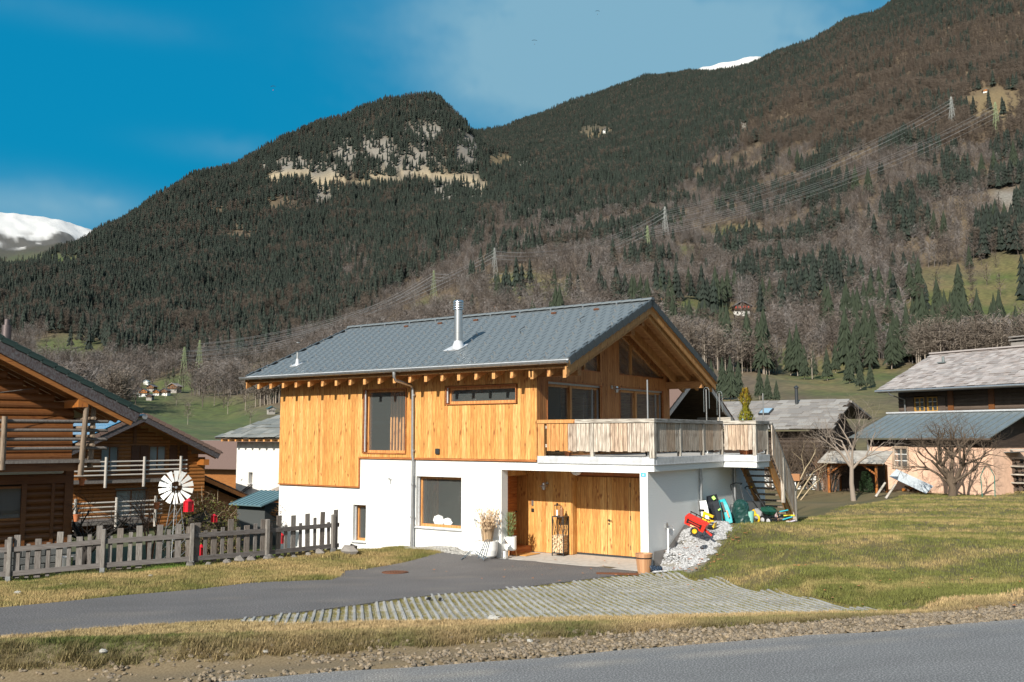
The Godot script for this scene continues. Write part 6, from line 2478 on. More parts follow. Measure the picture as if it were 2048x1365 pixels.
func garden() -> void:
	var g := RandomNumberGenerator.new()
	g.seed = 808
	# wind wheel
	var p := at(352, 975, 26.0)
	var base := gp(p.x, p.z)
	var wm := thing("garden_windmill", "white bladed wind wheel on a metal lattice mast behind the fence", "windmill", base)
	var hub := p - base
	var face := Basis(Vector3.UP, deg_to_rad(52))
	for k in 14:
		var b := MB.new()
		var a := TAU * k / 14.0
		var t := Transform3D(face, hub + face * Vector3(0, 0, 0.10)) * Transform3D(Basis(Vector3.BACK, a), Vector3.ZERO)
		b.prism(PackedVector2Array([Vector2(-0.03, 0.16), Vector2(0.03, 0.16), Vector2(0.075, 0.46), Vector2(-0.075, 0.46)]), -0.004, 0.004, t * Transform3D(Basis(Vector3.UP, 0.35), Vector3.ZERO))
		part("wheel_blade", b, M.white, wm)
	var b := MB.new()
	var ringp := []
	var rr := []
	for k in 21:
		var a := TAU * k / 20.0
		ringp.append(hub + face * Vector3(sin(a) * 0.17, cos(a) * 0.17, 0.10))
		rr.append(0.008)
	b.tube(ringp, rr, 4)
	b.tube([hub + face * Vector3(0, 0, -0.3), hub + face * Vector3(0, 0, 0.14)], [0.02, 0.035], 8)
	part("wheel_hub", b, M.zinc, wm)
	b = MB.new()
	b.prism(PackedVector2Array([Vector2(-0.62, -0.20), Vector2(-0.28, -0.12), Vector2(-0.28, 0.10), Vector2(-0.68, 0.16)]), -0.004, 0.004, Transform3D(Basis(Vector3.UP, deg_to_rad(10)), hub + Vector3(0, 0.0, -0.1)))
	b.bar(hub + Vector3(-0.3, 0, -0.1), hub, 0.015, 0.02)
	part("tail_vane", b, mk(lin(0.42, 0.45, 0.48), 0.5), wm)
	b = MB.new()
	for q in [[-1, -1], [1, -1], [1, 1], [-1, 1]]:
		b.tube([Vector3(q[0] * 0.28, 0, q[1] * 0.28), Vector3(q[0] * 0.05, hub.y - 0.1, q[1] * 0.05)], [0.014, 0.012], 4)
	for k in 5:
		var y0 := 0.1 + 0.3 * k
		var w0 := lerpf(0.28, 0.05, y0 / hub.y)
		var w1 := lerpf(0.28, 0.05, (y0 + 0.3) / hub.y)
		for s in [1, -1]:
			b.tube([Vector3(-w0, y0, w0 * s), Vector3(w1, y0 + 0.3, w1 * s)], [0.008, 0.008], 4)
			b.tube([Vector3(w0 * s, y0, w0), Vector3(w1 * s, y0 + 0.3, -w1)], [0.008, 0.008], 4)
	part("mast", b, M.zinc, wm)
	b = MB.new()
	b.cbox(Vector3(-0.33, hub.y - 0.47, -0.05), Vector3(0.33, hub.y - 0.44, 0.05), 0.008)
	part("mast_platform", b, M.log_rail, wm)
	# ivy mound
	p = at(408, 1100, 27.2)
	var iv := thing("ivy_mound", "large round mound of tangled ivy and bare stems behind the fence", "climbing shrub", gp(p.x, p.z))
	b = MB.new()
	var c := Vector3(0, 0.55, 0)
	for i in 5200:
		var dir := Vector3(g.randfn(), absf(g.randfn()) * 0.9 - 0.25, g.randfn()).normalized()
		var q := c + dir * Vector3(1.42, 1.5, 1.1) * pow(g.randf(), 0.22) * (0.9 + 0.16 * sin(dir.x * 9.0) * cos(dir.z * 8.0))
		if q.y < 0:
			continue
		var o := Vector3(g.randfn(), g.randfn() * 0.7, g.randfn()).normalized()
		var s := o.cross(Vector3(g.randfn(), g.randfn(), g.randfn())).normalized()
		if g.randf() < 0.45:
			b.col = Color(0.115, 0.125, 0.02).lerp(Color(0.05, 0.055, 0.012), g.randf())
			b.tri(q - s * 0.025, q + s * 0.025, q + o * 0.06)
		else:
			b.col = Color(0.20, 0.135, 0.075).lerp(Color(0.09, 0.06, 0.035), g.randf())
			b.tri(q - s * 0.006, q + s * 0.006, q + o * g.randf_range(0.12, 0.3))
	part("foliage", b, M.leafy, iv)
	b = MB.new()
	b.blob(c - Vector3(0, 0.2, 0), Vector3(1.1, 1.2, 0.85), 90, 0.1)
	b.col = Color(0.03, 0.025, 0.015)
	part("stems", b, mk(lin(0.03, 0.024, 0.015), 1.0), iv)
	for i in 16:
		b = MB.new()
		var a := g.randf_range(-1.2, 1.2)
		var s0 := Vector3(sin(a) * 1.2, 1.75 - absf(a) * 0.35, g.randf_range(-0.3, 0.5))
		b.tube([s0, s0 + Vector3(sin(a) * 0.2 + g.randf_range(-0.1, 0.1), g.randf_range(0.2, 0.5), 0)], [0.010, 0.004], 4)
		part("shoot", b, M.twig_pale, iv)
	# lanterns and pots that hang there
	for q in [[377, 1008, 25.6, 0.085, 0.20, "red metal lantern hanging beside the wind wheel"], [402, 1100, 26.2, 0.07, 0.2, "red lantern low among the pickets under the ivy mound"], [428, 1035, 26.3, 0.05, 0.12, "small red lantern half hidden in the ivy on the right"], [563, 1075, 27.0, 0.05, 0.16, "red lantern glimpsed between pickets in front of the white wall"]]:
		var lp := at(q[0], q[1], q[2])
		var l := thing("red_lantern", q[5], "lantern", lp)
		var k: float = q[3]
		b = MB.new()
		for s in [[-1, -1], [1, -1], [1, 1], [-1, 1]]:
			b.box(Vector3(s[0] * k - 0.012, -q[4], s[1] * k - 0.012), Vector3(s[0] * k + 0.012, q[4] * 0.3, s[1] * k + 0.012))
		b.box(Vector3(-k - 0.015, -q[4] - 0.02, -k - 0.015), Vector3(k + 0.015, -q[4], k + 0.015))
		b.box(Vector3(-k - 0.02, q[4] * 0.3, -k - 0.02), Vector3(k + 0.02, q[4] * 0.36, k + 0.02))
		b.box(Vector3(-k, -q[4] * 0.45, -k + 0.002), Vector3(k, -q[4] * 0.38, k - 0.002))
		part("lantern_frame", b, M.red, l)
		b = MB.new()
		b.box(Vector3(-k + 0.01, -q[4], -k + 0.01), Vector3(k - 0.01, q[4] * 0.29, k - 0.01))
		part("lantern_panel", b, M.red, l)
		b = MB.new()
		b.lathe([Vector2(k * 1.45, q[4] * 0.36), Vector2(k * 0.6, q[4] * 0.62), Vector2(k * 0.35, q[4] * 0.68), Vector2(0.0, q[4] * 0.8)], 4, Transform3D(Basis(Vector3.UP, PI * 0.25), Vector3.ZERO))
		part("lantern_roof", b, M.red, l)
	for q in [[313, 1012, 26.5, "terracotta pot hanging on a branch left of the wind wheel"], [152, 1036, 24.6, "terracotta pot hanging in the gnarled tree by the log chalet"], [163, 964, 24.8, "terracotta pot high in the gnarled tree under the log balcony"]]:
		b = MB.new()
		b.lathe([Vector2(0, -0.1), Vector2(0.055, -0.1), Vector2(0.08, 0.06), Vector2(0.09, 0.06), Vector2(0.09, 0.09), Vector2(0.07, 0.09), Vector2(0.0, 0.0)], 12)
		tag(part("hanging_pot", b, M.terracotta, self, at(q[0], q[1], q[2])), q[3], "flower pot")
	# zinc bucket, sheds
	p = at(130, 1118, 24.4)
	b = MB.new()
	b.lathe([Vector2(0, 0.0), Vector2(0.14, 0.0), Vector2(0.2, 0.36), Vector2(0.215, 0.37), Vector2(0.19, 0.36), Vector2(0.13, 0.03), Vector2(0, 0.03)], 16)
	tag(part("zinc_tub", b, M.zinc, self, gp(p.x, p.z)), "grey zinc tub standing behind the pickets near the log chalet", "tub")
	p = at(500, 1060, 33.0)
	var sh := thing("garden_shed", "dark shed with blue green metal roof behind the fence", "shed", gp(p.x, p.z))
	b = MB.new()
	b.box(Vector3(-0.75, 0, -1.0), Vector3(0.75, 1.45, 0.0))
	part("wall", b, mk(lin(0.05, 0.055, 0.055), 0.7), sh)
	b = MB.new()
	b.obox(Transform3D(Basis(Vector3.RIGHT, 0.28), Vector3(0, 1.62, -0.45)), Vector3(1.75, 0.04, 1.5))
	for k in 8:
		b.obox(Transform3D(Basis(Vector3.RIGHT, 0.28), Vector3(-0.8 + 0.23 * k, 1.65, -0.45)), Vector3(0.02, 0.04, 1.5))
	part("roof", b, mk(lin(0.16, 0.26, 0.29), 0.4, null, Vector3.ONE, true, 0.3), sh)
	p = at(540, 1050, 36.0)
	var lt := thing("lean_to", "low lean to with a worn brown board roof beside the white house", "shed", gp(p.x, p.z))
	b = MB.new()
	b.box(Vector3(-0.9, 0, -1.2), Vector3(0.85, 1.5, 0.0))
	part("wall", b, M.log_orange, lt)
	for k in 6:
		b = MB.new()
		b.obox(Transform3D(Basis(Vector3.RIGHT, 0.3) * Basis(Vector3.BACK, 0.10), Vector3(0, 1.62 + 0.07 * k, 0.15 - 0.24 * k)), Vector3(2.0, 0.03, 0.27))
		part("roof_board", b, M.rail_boards[1], lt)
	b = MB.new()
	for i in 420:
		var dir := Vector3(g.randfn(), g.randfn(), g.randfn()).normalized()
		var q := dir * 0.42 * pow(g.randf(), 0.3)
		b.col = Color(0.24, 0.12, 0.03).lerp(Color(0.12, 0.06, 0.02), g.randf())
		b.tri(q, q + Vector3(0.05, 0.02, 0.03), q + dir * 0.09)
	p = at(566, 1040, 31.0)
	tag(part("dry_hydrangea", b, M.leafy, self, p + Vector3(0, 0.08, 0)), "round brown withered bush in front of the lean to", "shrub")


# a leafless tree: forking tapered limbs that end in fine twigs
func limb(b: MB, g: RandomNumberGenerator, p: Vector3, d: Vector3, l: float, r: float, depth: int, bend: float, lift: float, fork := 3) -> void:
	var pts := [p]
	var rs := [r]
	var q := p
	var e := d
	for i in 3:
		e = (e + Vector3(g.randfn(), g.randfn(), g.randfn()) * bend + Vector3.UP * lift).normalized()
		q += e * l / 3.0
		pts.append(q)
		rs.append(lerpf(r, r * 0.55, (i + 1) / 3.0))
	b.tube(pts, rs, 6 if r > 0.03 else (4 if r > 0.012 else 3), false)
	if depth <= 0:
		return
	for k in fork:
		var s := 0.45 + 0.55 * (k + 1.0) / fork
		var i := clampi(int(s * 3.0), 1, 3)
		var side := e.cross(Vector3(g.randfn(), g.randfn(), g.randfn())).normalized()
		var nd := (e * 0.8 + side * g.randf_range(0.45, 0.95)).normalized()
		limb(b, g, pts[i], nd, l * g.randf_range(0.55, 0.82), rs[i] * g.randf_range(0.55, 0.75), depth - 1, bend * 1.1, lift, fork)


func bare_thing(called: String, label: String, cat: String, base: Vector3, stems: Array, depth: int, bend: float, lift: float, m: Material, seed_: int, fork := 3, tint := Color.WHITE) -> Node3D:
	var o := thing(called, label, cat, base)
	var g := RandomNumberGenerator.new()
	g.seed = seed_
	var b := MB.new()
	var k := MB.new()
	b.col = tint
	k.col = tint
	for s in stems:
		var p: Vector3 = s[0]
		var d: Vector3 = s[1]
		var q: Vector3 = p + d.normalized() * s[2]
		k.tube([p - Vector3(0, 0.1, 0), p.lerp(q, 0.5) + Vector3(g.randfn(), 0, g.randfn()) * s[3] * 0.6, q], [s[3] * 1.25, s[3], s[3] * 0.85], 8, false)
		for i in s[5]:
			var side := d.cross(Vector3(g.randfn(), g.randfn(), g.randfn())).normalized()
			limb(b, g, q.lerp(p, 0.28 * i / s[5]), (d.normalized() * 0.9 + side * g.randf_range(0.3, 0.9)).normalized(), s[4], s[3] * g.randf_range(0.5, 0.72), depth, bend, lift, fork)
	part("trunk", k, m, o)
	part("crown", b, m, o)
	return o


func trees_near() -> void:
	var up := Vector3.UP
	# gnarled fruit tree beside the log chalet
	var p := at(168, 1108, 25.2)
	bare_thing("gnarled_tree", "black gnarled leafless fruit tree between log chalet and fence", "bare tree", gp(p.x, p.z), [[Vector3.ZERO, Vector3(0.2, 1, -0.1), 0.55, 0.085, 0.9, 3], [Vector3(0.1, 0.5, 0), Vector3(0.8, 0.75, -0.6), 0.9, 0.06, 0.75, 4], [Vector3(0, 0.45, 0), Vector3(-0.5, 0.9, 0.1), 0.8, 0.045, 0.7, 3]], 3, 0.22, 0.05, M.bark_black, 5)
	p = at(300, 1070, 29.0)
	bare_thing("bare_shrub", "reddish bare shrub with long upright shoots left of the wind wheel", "shrub", gp(p.x, p.z), [[Vector3(-0.1, 0.1, 0), Vector3(-0.3, 1, 0), 0.9, 0.03, 0.8, 4], [Vector3(0.1, 0.1, 0), Vector3(0.4, 1, 0.1), 0.9, 0.03, 0.9, 4], [Vector3(0, 0.1, 0), Vector3(0, 1, 0.1), 1.1, 0.03, 0.9, 5]], 3, 0.12, 0.10, M.twig_red, 15)
	# right of the house
	p = on_ground(1708, 1003)
	bare_thing("young_tree", "slender leafless fruit tree with pale ringed trunk on the lawn", "bare tree", gp(p.x, p.z), [[Vector3.ZERO, Vector3(-0.02, 1, 0), 1.55, 0.10, 1.3, 1], [Vector3(0, 1.5, 0), Vector3(-0.75, 1.0, 0.3), 0.7, 0.06, 1.25, 4], [Vector3(0, 1.5, 0), Vector3(0.85, 0.65, -0.2), 0.75, 0.05, 1.2, 3], [Vector3(0, 1.5, 0), Vector3(0.1, 1.0, 0.2), 0.9, 0.05, 1.25, 4]], 3, 0.10, 0.07, M.bark_pale, 25)
	p = on_ground(1905, 994)
	bare_thing("spreading_tree", "wide spreading leafless fruit tree with forked trunk before the pink shed", "bare tree", gp(p.x, p.z), [[Vector3.ZERO, Vector3(-0.15, 1, 0), 0.8, 0.16, 1.2, 1], [Vector3(0, 0.7, 0), Vector3(-0.55, 1, 0.1), 0.9, 0.10, 1.25, 5], [Vector3(0.05, 0.6, 0), Vector3(0.6, 1, 0.2), 1.0, 0.10, 1.25, 5], [Vector3(0, 0.8, 0), Vector3(0.05, 1, -0.3), 1.1, 0.08, 1.2, 5], [Vector3(0.1, 0.7, 0.1), Vector3(1.0, 0.55, 0.2), 1.1, 0.05, 1.0, 4], [Vector3(-0.1, 0.7, 0), Vector3(-1.0, 0.65, 0.2), 1.1, 0.05, 1.0, 4]], 4, 0.14, 0.03, M.bark_brown, 35)
	p = on_ground(1658, 985)
	var stems := []
	var g := RandomNumberGenerator.new()
	g.seed = 3
	for i in 44:
		var a := g.randf() * TAU
		stems.append([Vector3(sin(a) * 0.3, 0, cos(a) * 0.3) * g.randf(), Vector3(sin(a) * 0.32, 1, cos(a) * 0.32), g.randf_range(0.5, 1.3), 0.012, 0.6, 2])
	bare_thing("reddish_shrub", "dense reddish brown shrub of upright bare stems left of the slender tree", "shrub", gp(p.x, p.z), stems, 1, 0.12, 0.06, M.twig_red, 45, 3)
	p = on_ground(1700, 980) + Vector3(-0.4, 0, -1.5)
	bare_thing("low_shrub", "low grey green bare shrub behind the slender tree trunk", "shrub", gp(p.x, p.z), stems.slice(0, 24).map(func(s): return [s[0], s[1], s[2] * 0.6, 0.01, 0.45, 2]), 1, 0.15, 0.04, M.bark_brown, 46, 3)
	for q in [[1585, 960, 3.6, "tall dense thicket of dark bare twigs right behind the stair", 55], [1640, 955, 3.3, "dark bare thicket in front of the slab roofed barn", 56], [1545, 958, 3.0, "dark bare thicket seen through the stair", 57]]:
		p = on_ground(q[0], 992) + (on_ground(q[0], 985) - CAM).normalized() * 3.0
		bare_thing("thicket", q[3], "shrub", gp(p.x, p.z), [[Vector3(-0.5, 0, 0), Vector3(-0.3, 1, 0), 1.0, 0.05, q[2] * 0.3, 5], [Vector3(0.4, 0, 0), Vector3(0.3, 1, 0), 1.1, 0.05, q[2] * 0.3, 5], [Vector3(0, 0, 0.2), Vector3(0, 1, 0.1), 1.2, 0.06, q[2] * 0.34, 6], [Vector3(0.1, 0, 0.2), Vector3(0.9, 0.8, 0), 1.1, 0.04, q[2] * 0.28, 5], [Vector3(0.1, 0, 0.2), Vector3(-0.9, 0.8, 0), 1.1, 0.04, q[2] * 0.28, 5]], 3, 0.15, 0.06, M.bark_brown, q[4], 3)
	p = on_ground(1590, 1000)
	bare_thing("pale_stems", "sheaf of pale slanting bare stems beside the nest box post", "shrub", gp(p.x, p.z), [[Vector3(0, 0, 0), Vector3(0.7, 1, 0), 1.5, 0.03, 0.9, 2], [Vector3(-0.1, 0, 0), Vector3(0.45, 1, 0), 1.6, 0.03, 0.8, 2], [Vector3(0.2, 0, 0), Vector3(0.9, 0.9, 0), 1.4, 0.025, 0.8, 2]], 2, 0.06, 0.05, M.twig_pale, 65, 2)
	p = on_ground(1728, 990)
	var b := MB.new()
	for i in 900:
		var y := g.randf()
		var a := g.randf() * TAU
		var r := 0.36 * sqrt(1.0 - y * 0.9) * sqrt(g.randf())
		var c := Vector3(sin(a) * r, y * 0.95, cos(a) * r)
		b.col = Color(0.025, 0.055, 0.018) * g.randf_range(0.6, 1.5)
		b.tri(c, c + Vector3(0.04, 0.01, 0.03), c + Vector3(sin(a) * 0.06, 0.05, cos(a) * 0.06))
	tag(part("small_evergreen", b, M.leafy, self, gp(p.x - 0.2, p.z - 1.2)), "small dark green bush just right of the slender tree trunk", "shrub")


func right_houses() -> void:
	# roof end of the chalet right behind the gable
	var p := at(1372, 900, 38.0)
	var h := thing("weathered_chalet", "grey weathered chalet showing its roof end beyond the gable wall", "house", Vector3(p.x, 0.5, p.z))
	var b := MB.new()
	b.box(Vector3(-7.0, -0.5, -5.0), Vector3(-0.9, 3.4, 2.2))
	part("wall", b, M.logs_old, h)
	for s in [1, -1]:
		b = MB.new()
		var bas := Basis(Vector3.RIGHT, atan(0.58) * s)
		b.obox(Transform3D(bas, Vector3(-3.6, 4.62, -2.0 + 1.75 * s)), Vector3(6.8, 0.10, 4.3))
		part("roof_deck", b, M.logs_old, h)
		for k in 11:
			b = MB.new()
			b.obox(Transform3D(bas.rotated(Vector3.RIGHT, 0.05 * s), Vector3(-3.6, 4.62 + 0.09, -2.0 + 1.75 * s) + bas * Vector3(0, 0.02, (-1.95 + 0.4 * k) * s)), Vector3(6.9, 0.04, 0.46))
			part("tile_row", b, M.brown_tile, h)
		b = MB.new()
		b.obox(Transform3D(bas, Vector3(-0.2, 4.55, -2.0 + 1.75 * s)), Vector3(0.08, 0.2, 4.4))
		part("verge_board", b, M.zinc, h)
	b = MB.new()
	b.box(Vector3(-1.5, 3.45, -4.9), Vector3(0.1, 3.7, -4.6))
	part("purlin", b, M.rail_grey, h)

	# barn with stone slab roof
	var g0 := Vector3(-3.16, 0, 0)
	var barn := thing("slab_roof_barn", "dark old barn with grey stone slab roof and two roof lights", "barn", Vector3(-3.16, 0.6, -26.4))
	b = MB.new()
	b.box(Vector3(-13.0, -0.8, -6.9), Vector3(-0.7, 3.0, -0.75))
	b.prism(PackedVector2Array([Vector2(-6.9, 3.0), Vector2(-0.75, 3.0), Vector2(-3.8, 4.5)]), -1.3, -0.7, Transform3D(Basis(Vector3(0, 0, 1), Vector3.UP, Vector3(-1, 0, 0)), Vector3(-2.0, 0, 0)))
	part("wall_core", b, M.logs_dark, barn)
	log_wall(barn, "wall", Transform3D(Basis(), Vector3(0, 0, -0.7)), -13.0, -0.7, -0.4, 3.0, 0.22, M.logs_dark, [], false)
	log_wall(barn, "gable", Transform3D(Basis(Vector3.UP, PI * 0.5), Vector3(-0.66, 0, 0)), 0.75, 6.9, -0.4, 3.0, 0.22, M.logs_dark, [], false)
	var ro := Node3D.new()
	ro.name = "roof"
	barn.add_child(ro)
	slabs(ro, "roof_slab", M.slab_roof, Vector3(-12.5, 3.14, 0.05), 12.5, 10, 0.44, 0.395, 0.62)
	b = MB.new()
	b.obox(Transform3D(Basis(Vector3.RIGHT, -atan(0.2)), Vector3(-6.2, 4.2, -5.8)), Vector3(12.6, 0.12, 4.1))
	part("back_slope", b, M.slab_roof[0], ro)
	for q in [[0.05, 3.12, -3.8, 4.62], [-7.6, 3.86, -3.8, 4.62]]:
		b = MB.new()
		b.bar(Vector3(0.0, q[1] - 0.1, q[0]), Vector3(0.0, q[3] - 0.1, q[2]), 0.07, 0.2)
		part("verge_board", b, M.logs_old, ro)
	for q in [[1310, 0, 0]]:
		pass
	for q in [[-4.05, -2.15], [-4.75, -0.75]]:
		b = MB.new()
		var y: float = 3.14 + 0.395 * (0.05 - q[1]) + 0.09
		b.obox(Transform3D(Basis(Vector3.RIGHT, atan(0.395)), Vector3(q[0], y, q[1])), Vector3(0.62, 0.08, 0.8))
		part("roof_light_frame", b, M.dark_metal, ro)
		b = MB.new()
		b.obox(Transform3D(Basis(Vector3.RIGHT, atan(0.395)), Vector3(q[0], y + 0.05, q[1])), Vector3(0.52, 0.02, 0.7))
		part("roof_light", b, M.sky_glass, ro)
	b = MB.new()
	b.tube([Vector3(-2.75, 4.2, -3.4), Vector3(-2.75, 5.4, -3.4)], [0.09, 0.09], 10)
	b.lathe([Vector2(0.13, 5.38), Vector2(0.13, 5.45), Vector2(0, 5.55)], 10, Transform3D(Basis(), Vector3(-2.75, 0, -3.4)))
	part("flue", b, M.dark_metal, ro)
	# porch roof low at the barn's corner
	var lean := thing("log_store", "low log store with grey board roof in front of the barn", "shed", gp(-0.9, -24.0))
	b = MB.new()
	for q in [[-1.6, 0.3], [0.55, 0.3], [-1.6, -1.6], [0.55, -1.6]]:
		b.tube([Vector3(q[0], -0.1, q[1]), Vector3(q[0], 1.25, q[1])], [0.07, 0.06], 6)
	b.bar(Vector3(-1.6, 0.85, 0.3), Vector3(-1.0, 1.28, 0.3), 0.07, 0.07)
	b.bar(Vector3(0.55, 0.85, 0.3), Vector3(-0.05, 1.28, 0.3), 0.07, 0.07)
	part("post", b, M.log_orange, lean)
	b = MB.new()
	b.bar(Vector3(-1.9, 1.32, 0.3), Vector3(0.85, 1.32, 0.3), 0.12, 0.14)
	part("beam", b, M.log_orange, lean)
	for k in 5:
		b = MB.new()
		b.obox(Transform3D(Basis(Vector3.RIGHT, 0.3), Vector3(-0.5, 1.42 + 0.105 * k, 0.5 - 0.36 * k)), Vector3(3.0, 0.03, 0.42))
		part("roof_board", b, M.rail_grey, lean)
	b = MB.new()
	b.box(Vector3(-1.5, 0, -1.7), Vector3(0.5, 1.3, -1.4))
	part("back_wall", b, M.logs_dark, lean)

	# shed of pink plaster with the tin roof
	var k := thing("pink_shed", "pink plastered shed with grey standing seam metal roof", "shed", Vector3(-1.98, 0.75, -29.12), deg_to_rad(-23.4))
	b = MB.new()
	holed(b, 0.02, 6.65, -0.8, 2.10, 0.0, 0.35, [Rect2(1.43, 1.05, 0.82, 0.98)])
	b.box(Vector3(0.02, -0.8, -3.8), Vector3(0.35, 2.1, -0.35))
	b.box(Vector3(6.3, -0.8, -3.8), Vector3(6.65, 2.1, -0.35))
	part("wall", b, M.pink_plaster, k)
	b = MB.new()
	b.box(Vector3(0.0, 2.10, -3.8), Vector3(6.7, 2.42, 0.06))
	part("upper_boards", b, M.logs_dark, k)
	window_in(k, Transform3D(), Rect2(1.43, 1.05, 0.82, 0.98), -0.05, M.rail_boards[1], 1, 2, M.dark_room)
	var wf := MB.new()
	frame_box(wf, 1.36, 2.32, 0.98, 2.10, 0.005, 0.05, 0.075)
	part("window_surround", wf, M.rail_boards[3], k)
	ro = Node3D.new()
	ro.name = "roof"
	k.add_child(ro)
	var tilt := atan((3.78 - 2.52) / 2.9)
	var mid := Vector3(3.35, 3.15, -0.85)
	for i in 18:
		b = MB.new()
		var x := -0.62 + 0.43 * i
		b.box(Vector3(x, -0.01, -1.62), Vector3(x + 0.42, 0.01, 1.62))
		b.box(Vector3(x + 0.405, 0.01, -1.62), Vector3(x + 0.425, 0.045, 1.62))
		var o := part("roof_sheet", b, M.tin, ro)
		o.transform = Transform3D(Basis(Vector3(1, 0, 0), Vector3(0, cos(tilt), sin(tilt)), Vector3(-0.12, -sin(tilt), cos(tilt))), Vector3(0, 3.15, -0.85))
	b = MB.new()
	b.box(Vector3(-0.55, 3.80, -2.5), Vector3(7.3, 3.88, -2.2))
	part("ridge_cap", b, M.flashing, ro)
	b = MB.new()
	b.obox(Transform3D(Basis(Vector3.RIGHT, -tilt), Vector3(3.35, 3.1, -3.7)), Vector3(7.8, 0.05, 3.0))
	part("back_slope", b, M.tin, ro)
	b = MB.new()
	b.prism(PackedVector2Array([Vector2(-3.8, 2.3), Vector2(0.0, 2.3), Vector2(-2.3, 3.5)]), 0.0, 0.2, Transform3D(Basis(Vector3(0, 0, 1), Vector3.UP, Vector3(-1, 0, 0)), Vector3(6.6, 0, 0)))
	part("gable_boards", b, M.logs_dark, ro)
	b = MB.new()
	b.tube([Vector3(0.0, 2.4, 0.1), Vector3(0.02, 0.1, 0.1)], [0.05, 0.05], 8)
	part("downpipe", b, M.zinc, k)

	# the large old house on the right
	var j := thing("old_house", "large dark timber house with pale grey tiled roof at the right", "house", Vector3(-3.48, 3.47, -42.46), deg_to_rad(-23.4))
	var hole := [Rect2(1.25, 1.42, 0.72, 0.9), Rect2(2.15, 1.42, 0.72, 0.9)]
	log_wall(j, "wall", Transform3D(), 0.1, 14.0, -3.4, 2.9, 0.24, M.logs_old, hole, false)
	b = MB.new()
	b.box(Vector3(0.1, -4, -9.0), Vector3(0.3, 3.0, -0.1))
	part("side_wall", b, M.logs_dark, j)
	for r in hole:
		window_in(j, Transform3D(), r, 0.0, mk(lin(0.42, 0.22, 0.035), 0.5), 1, 2, M.dark_room)
	for x in [0.72, 2.92]:
		b = MB.new()
		b.cbox(Vector3(x, 1.4, 0.06), Vector3(x + 0.5, 2.3, 0.11), 0.01)
		part("shutter", b, M.logs_old, j)
	for x in [3.6, 6.2]:
		b = MB.new()
		b.box(Vector3(x, -3.4, 0.02), Vector3(x + 0.35, 2.8, 0.12))
		part("wall_post", b, M.logs, j)
	ro = Node3D.new()
	ro.name = "roof"
	j.add_child(ro)
	slabs(ro, "tile_field", M.clay, Vector3(-0.55, 2.86, 1.3), 15.0, 18, 0.37, 0.43, 0.36, 0.0, true)
	b = MB.new()
	b.obox(Transform3D(Basis(Vector3.RIGHT, -atan(0.43)), Vector3(6.9, 4.1, -7.6)), Vector3(15.0, 0.1, 7.0))
	part("back_slope", b, M.clay[0], ro)
	b = MB.new()
	b.box(Vector3(-0.5, 2.62, 1.15), Vector3(14.5, 2.74, 1.27))
	b.tube([Vector3(-0.6, 2.74, 1.4), Vector3(14.6, 2.72, 1.4)], [0.08, 0.08], 8)
	part("gutter", b, M.zinc, ro)
	b = MB.new()
	b.tube([Vector3(0.35, 2.7, 1.4), Vector3(0.4, 2.5, 1.3), Vector3(0.7, 2.2, 0.25), Vector3(0.7, -1.0, 0.2)], [0.05, 0.05, 0.05, 0.05], 8)
	part("downpipe", b, M.zinc, ro)
	for i in 38:
		b = MB.new()
		b.lathe([Vector2(0.11, 0), Vector2(0.13, 0.38)], 6, Transform3D(Basis(Vector3.BACK, PI * 0.5), Vector3.ZERO))
		part("ridge_tile", b, mk(lin(0.42, 0.30, 0.24), 0.85) if i == 0 else M.clay[i % 3], ro, Vector3(-0.2 + 0.39 * i, 5.42, -4.6))
	b = MB.new()
	b.cbox(Vector3(5.0, 4.9, -5.2), Vector3(5.8, 5.75, -4.6), 0.02)
	for q in [5.85, 6.05]:
		b.cbox(Vector3(4.9, q, -5.3), Vector3(5.9, q + 0.08, -4.5), 0.02)
		for x in [5.0, 5.35, 5.7]:
			b.box(Vector3(x, q - 0.14, -5.1), Vector3(x + 0.1, q, -4.7))
	part("chimney", b, M.slab_roof[0], j)
	b = MB.new()
	b.tube([Vector3(1.5, 4.6, -2.8), Vector3(1.5, 5.05, -2.8)], [0.09, 0.08], 8)
	b.box(Vector3(1.25, 4.62, -3.0), Vector3(1.75, 4.68, -2.5))
	part("vent_pipe", b, M.tin, j)

	# wood pile, lean sheet, nest box and white base
	var wp := thing("wood_pile", "grey stack of old boards and split logs beside the pink shed", "wood pile", gp(3.95, -28.2), deg_to_rad(-23.4))
	var g := RandomNumberGenerator.new()
	g.seed = 17
	for i in 9:
		for q in 7:
			b = MB.new()
			var r := g.randf_range(0.08, 0.14)
			b.col = grey(g.randf_range(0.7, 1.3))
			b.tube([Vector3(0, 0, -0.3), Vector3(0, 0, 0.02)], [r, r * 0.95], 6)
			part("split_log", b, M.logs_old, wp, Vector3(0.1 + 0.26 * i + g.randf_range(-0.03, 0.03), 0.12 + 0.22 * q + g.randf_range(-0.02, 0.02), g.randf_range(-0.06, 0.06)))
	for q in 5:
		b = MB.new()
		b.box(Vector3(-0.3, 0.4 + 0.38 * q, 0.05), Vector3(2.6, 0.46 + 0.38 * q, 0.18))
		part("plank", b, M.rail_grey, wp)
	b = MB.new()
	b.obox(Transform3D(Basis(Vector3.BACK, 0.05), Vector3(1.2, 1.85, 0.0)), Vector3(3.4, 0.03, 1.3))
	part("cover_sheet", b, M.tin, wp)
	var q0 := on_ground(1770, 985)
	var ls := thing("tin_sheet", "pale grey metal sheet lying aslant over firewood before the shed", "metal sheet", gp(q0.x + 0.5, q0.z - 1.0), deg_to_rad(-23))
	b = MB.new()
	b.obox(Transform3D(Basis(Vector3.BACK, -0.36) * Basis(Vector3.RIGHT, 0.75), Vector3(0.6, 0.52, 0.0)), Vector3(2.1, 0.02, 0.55))
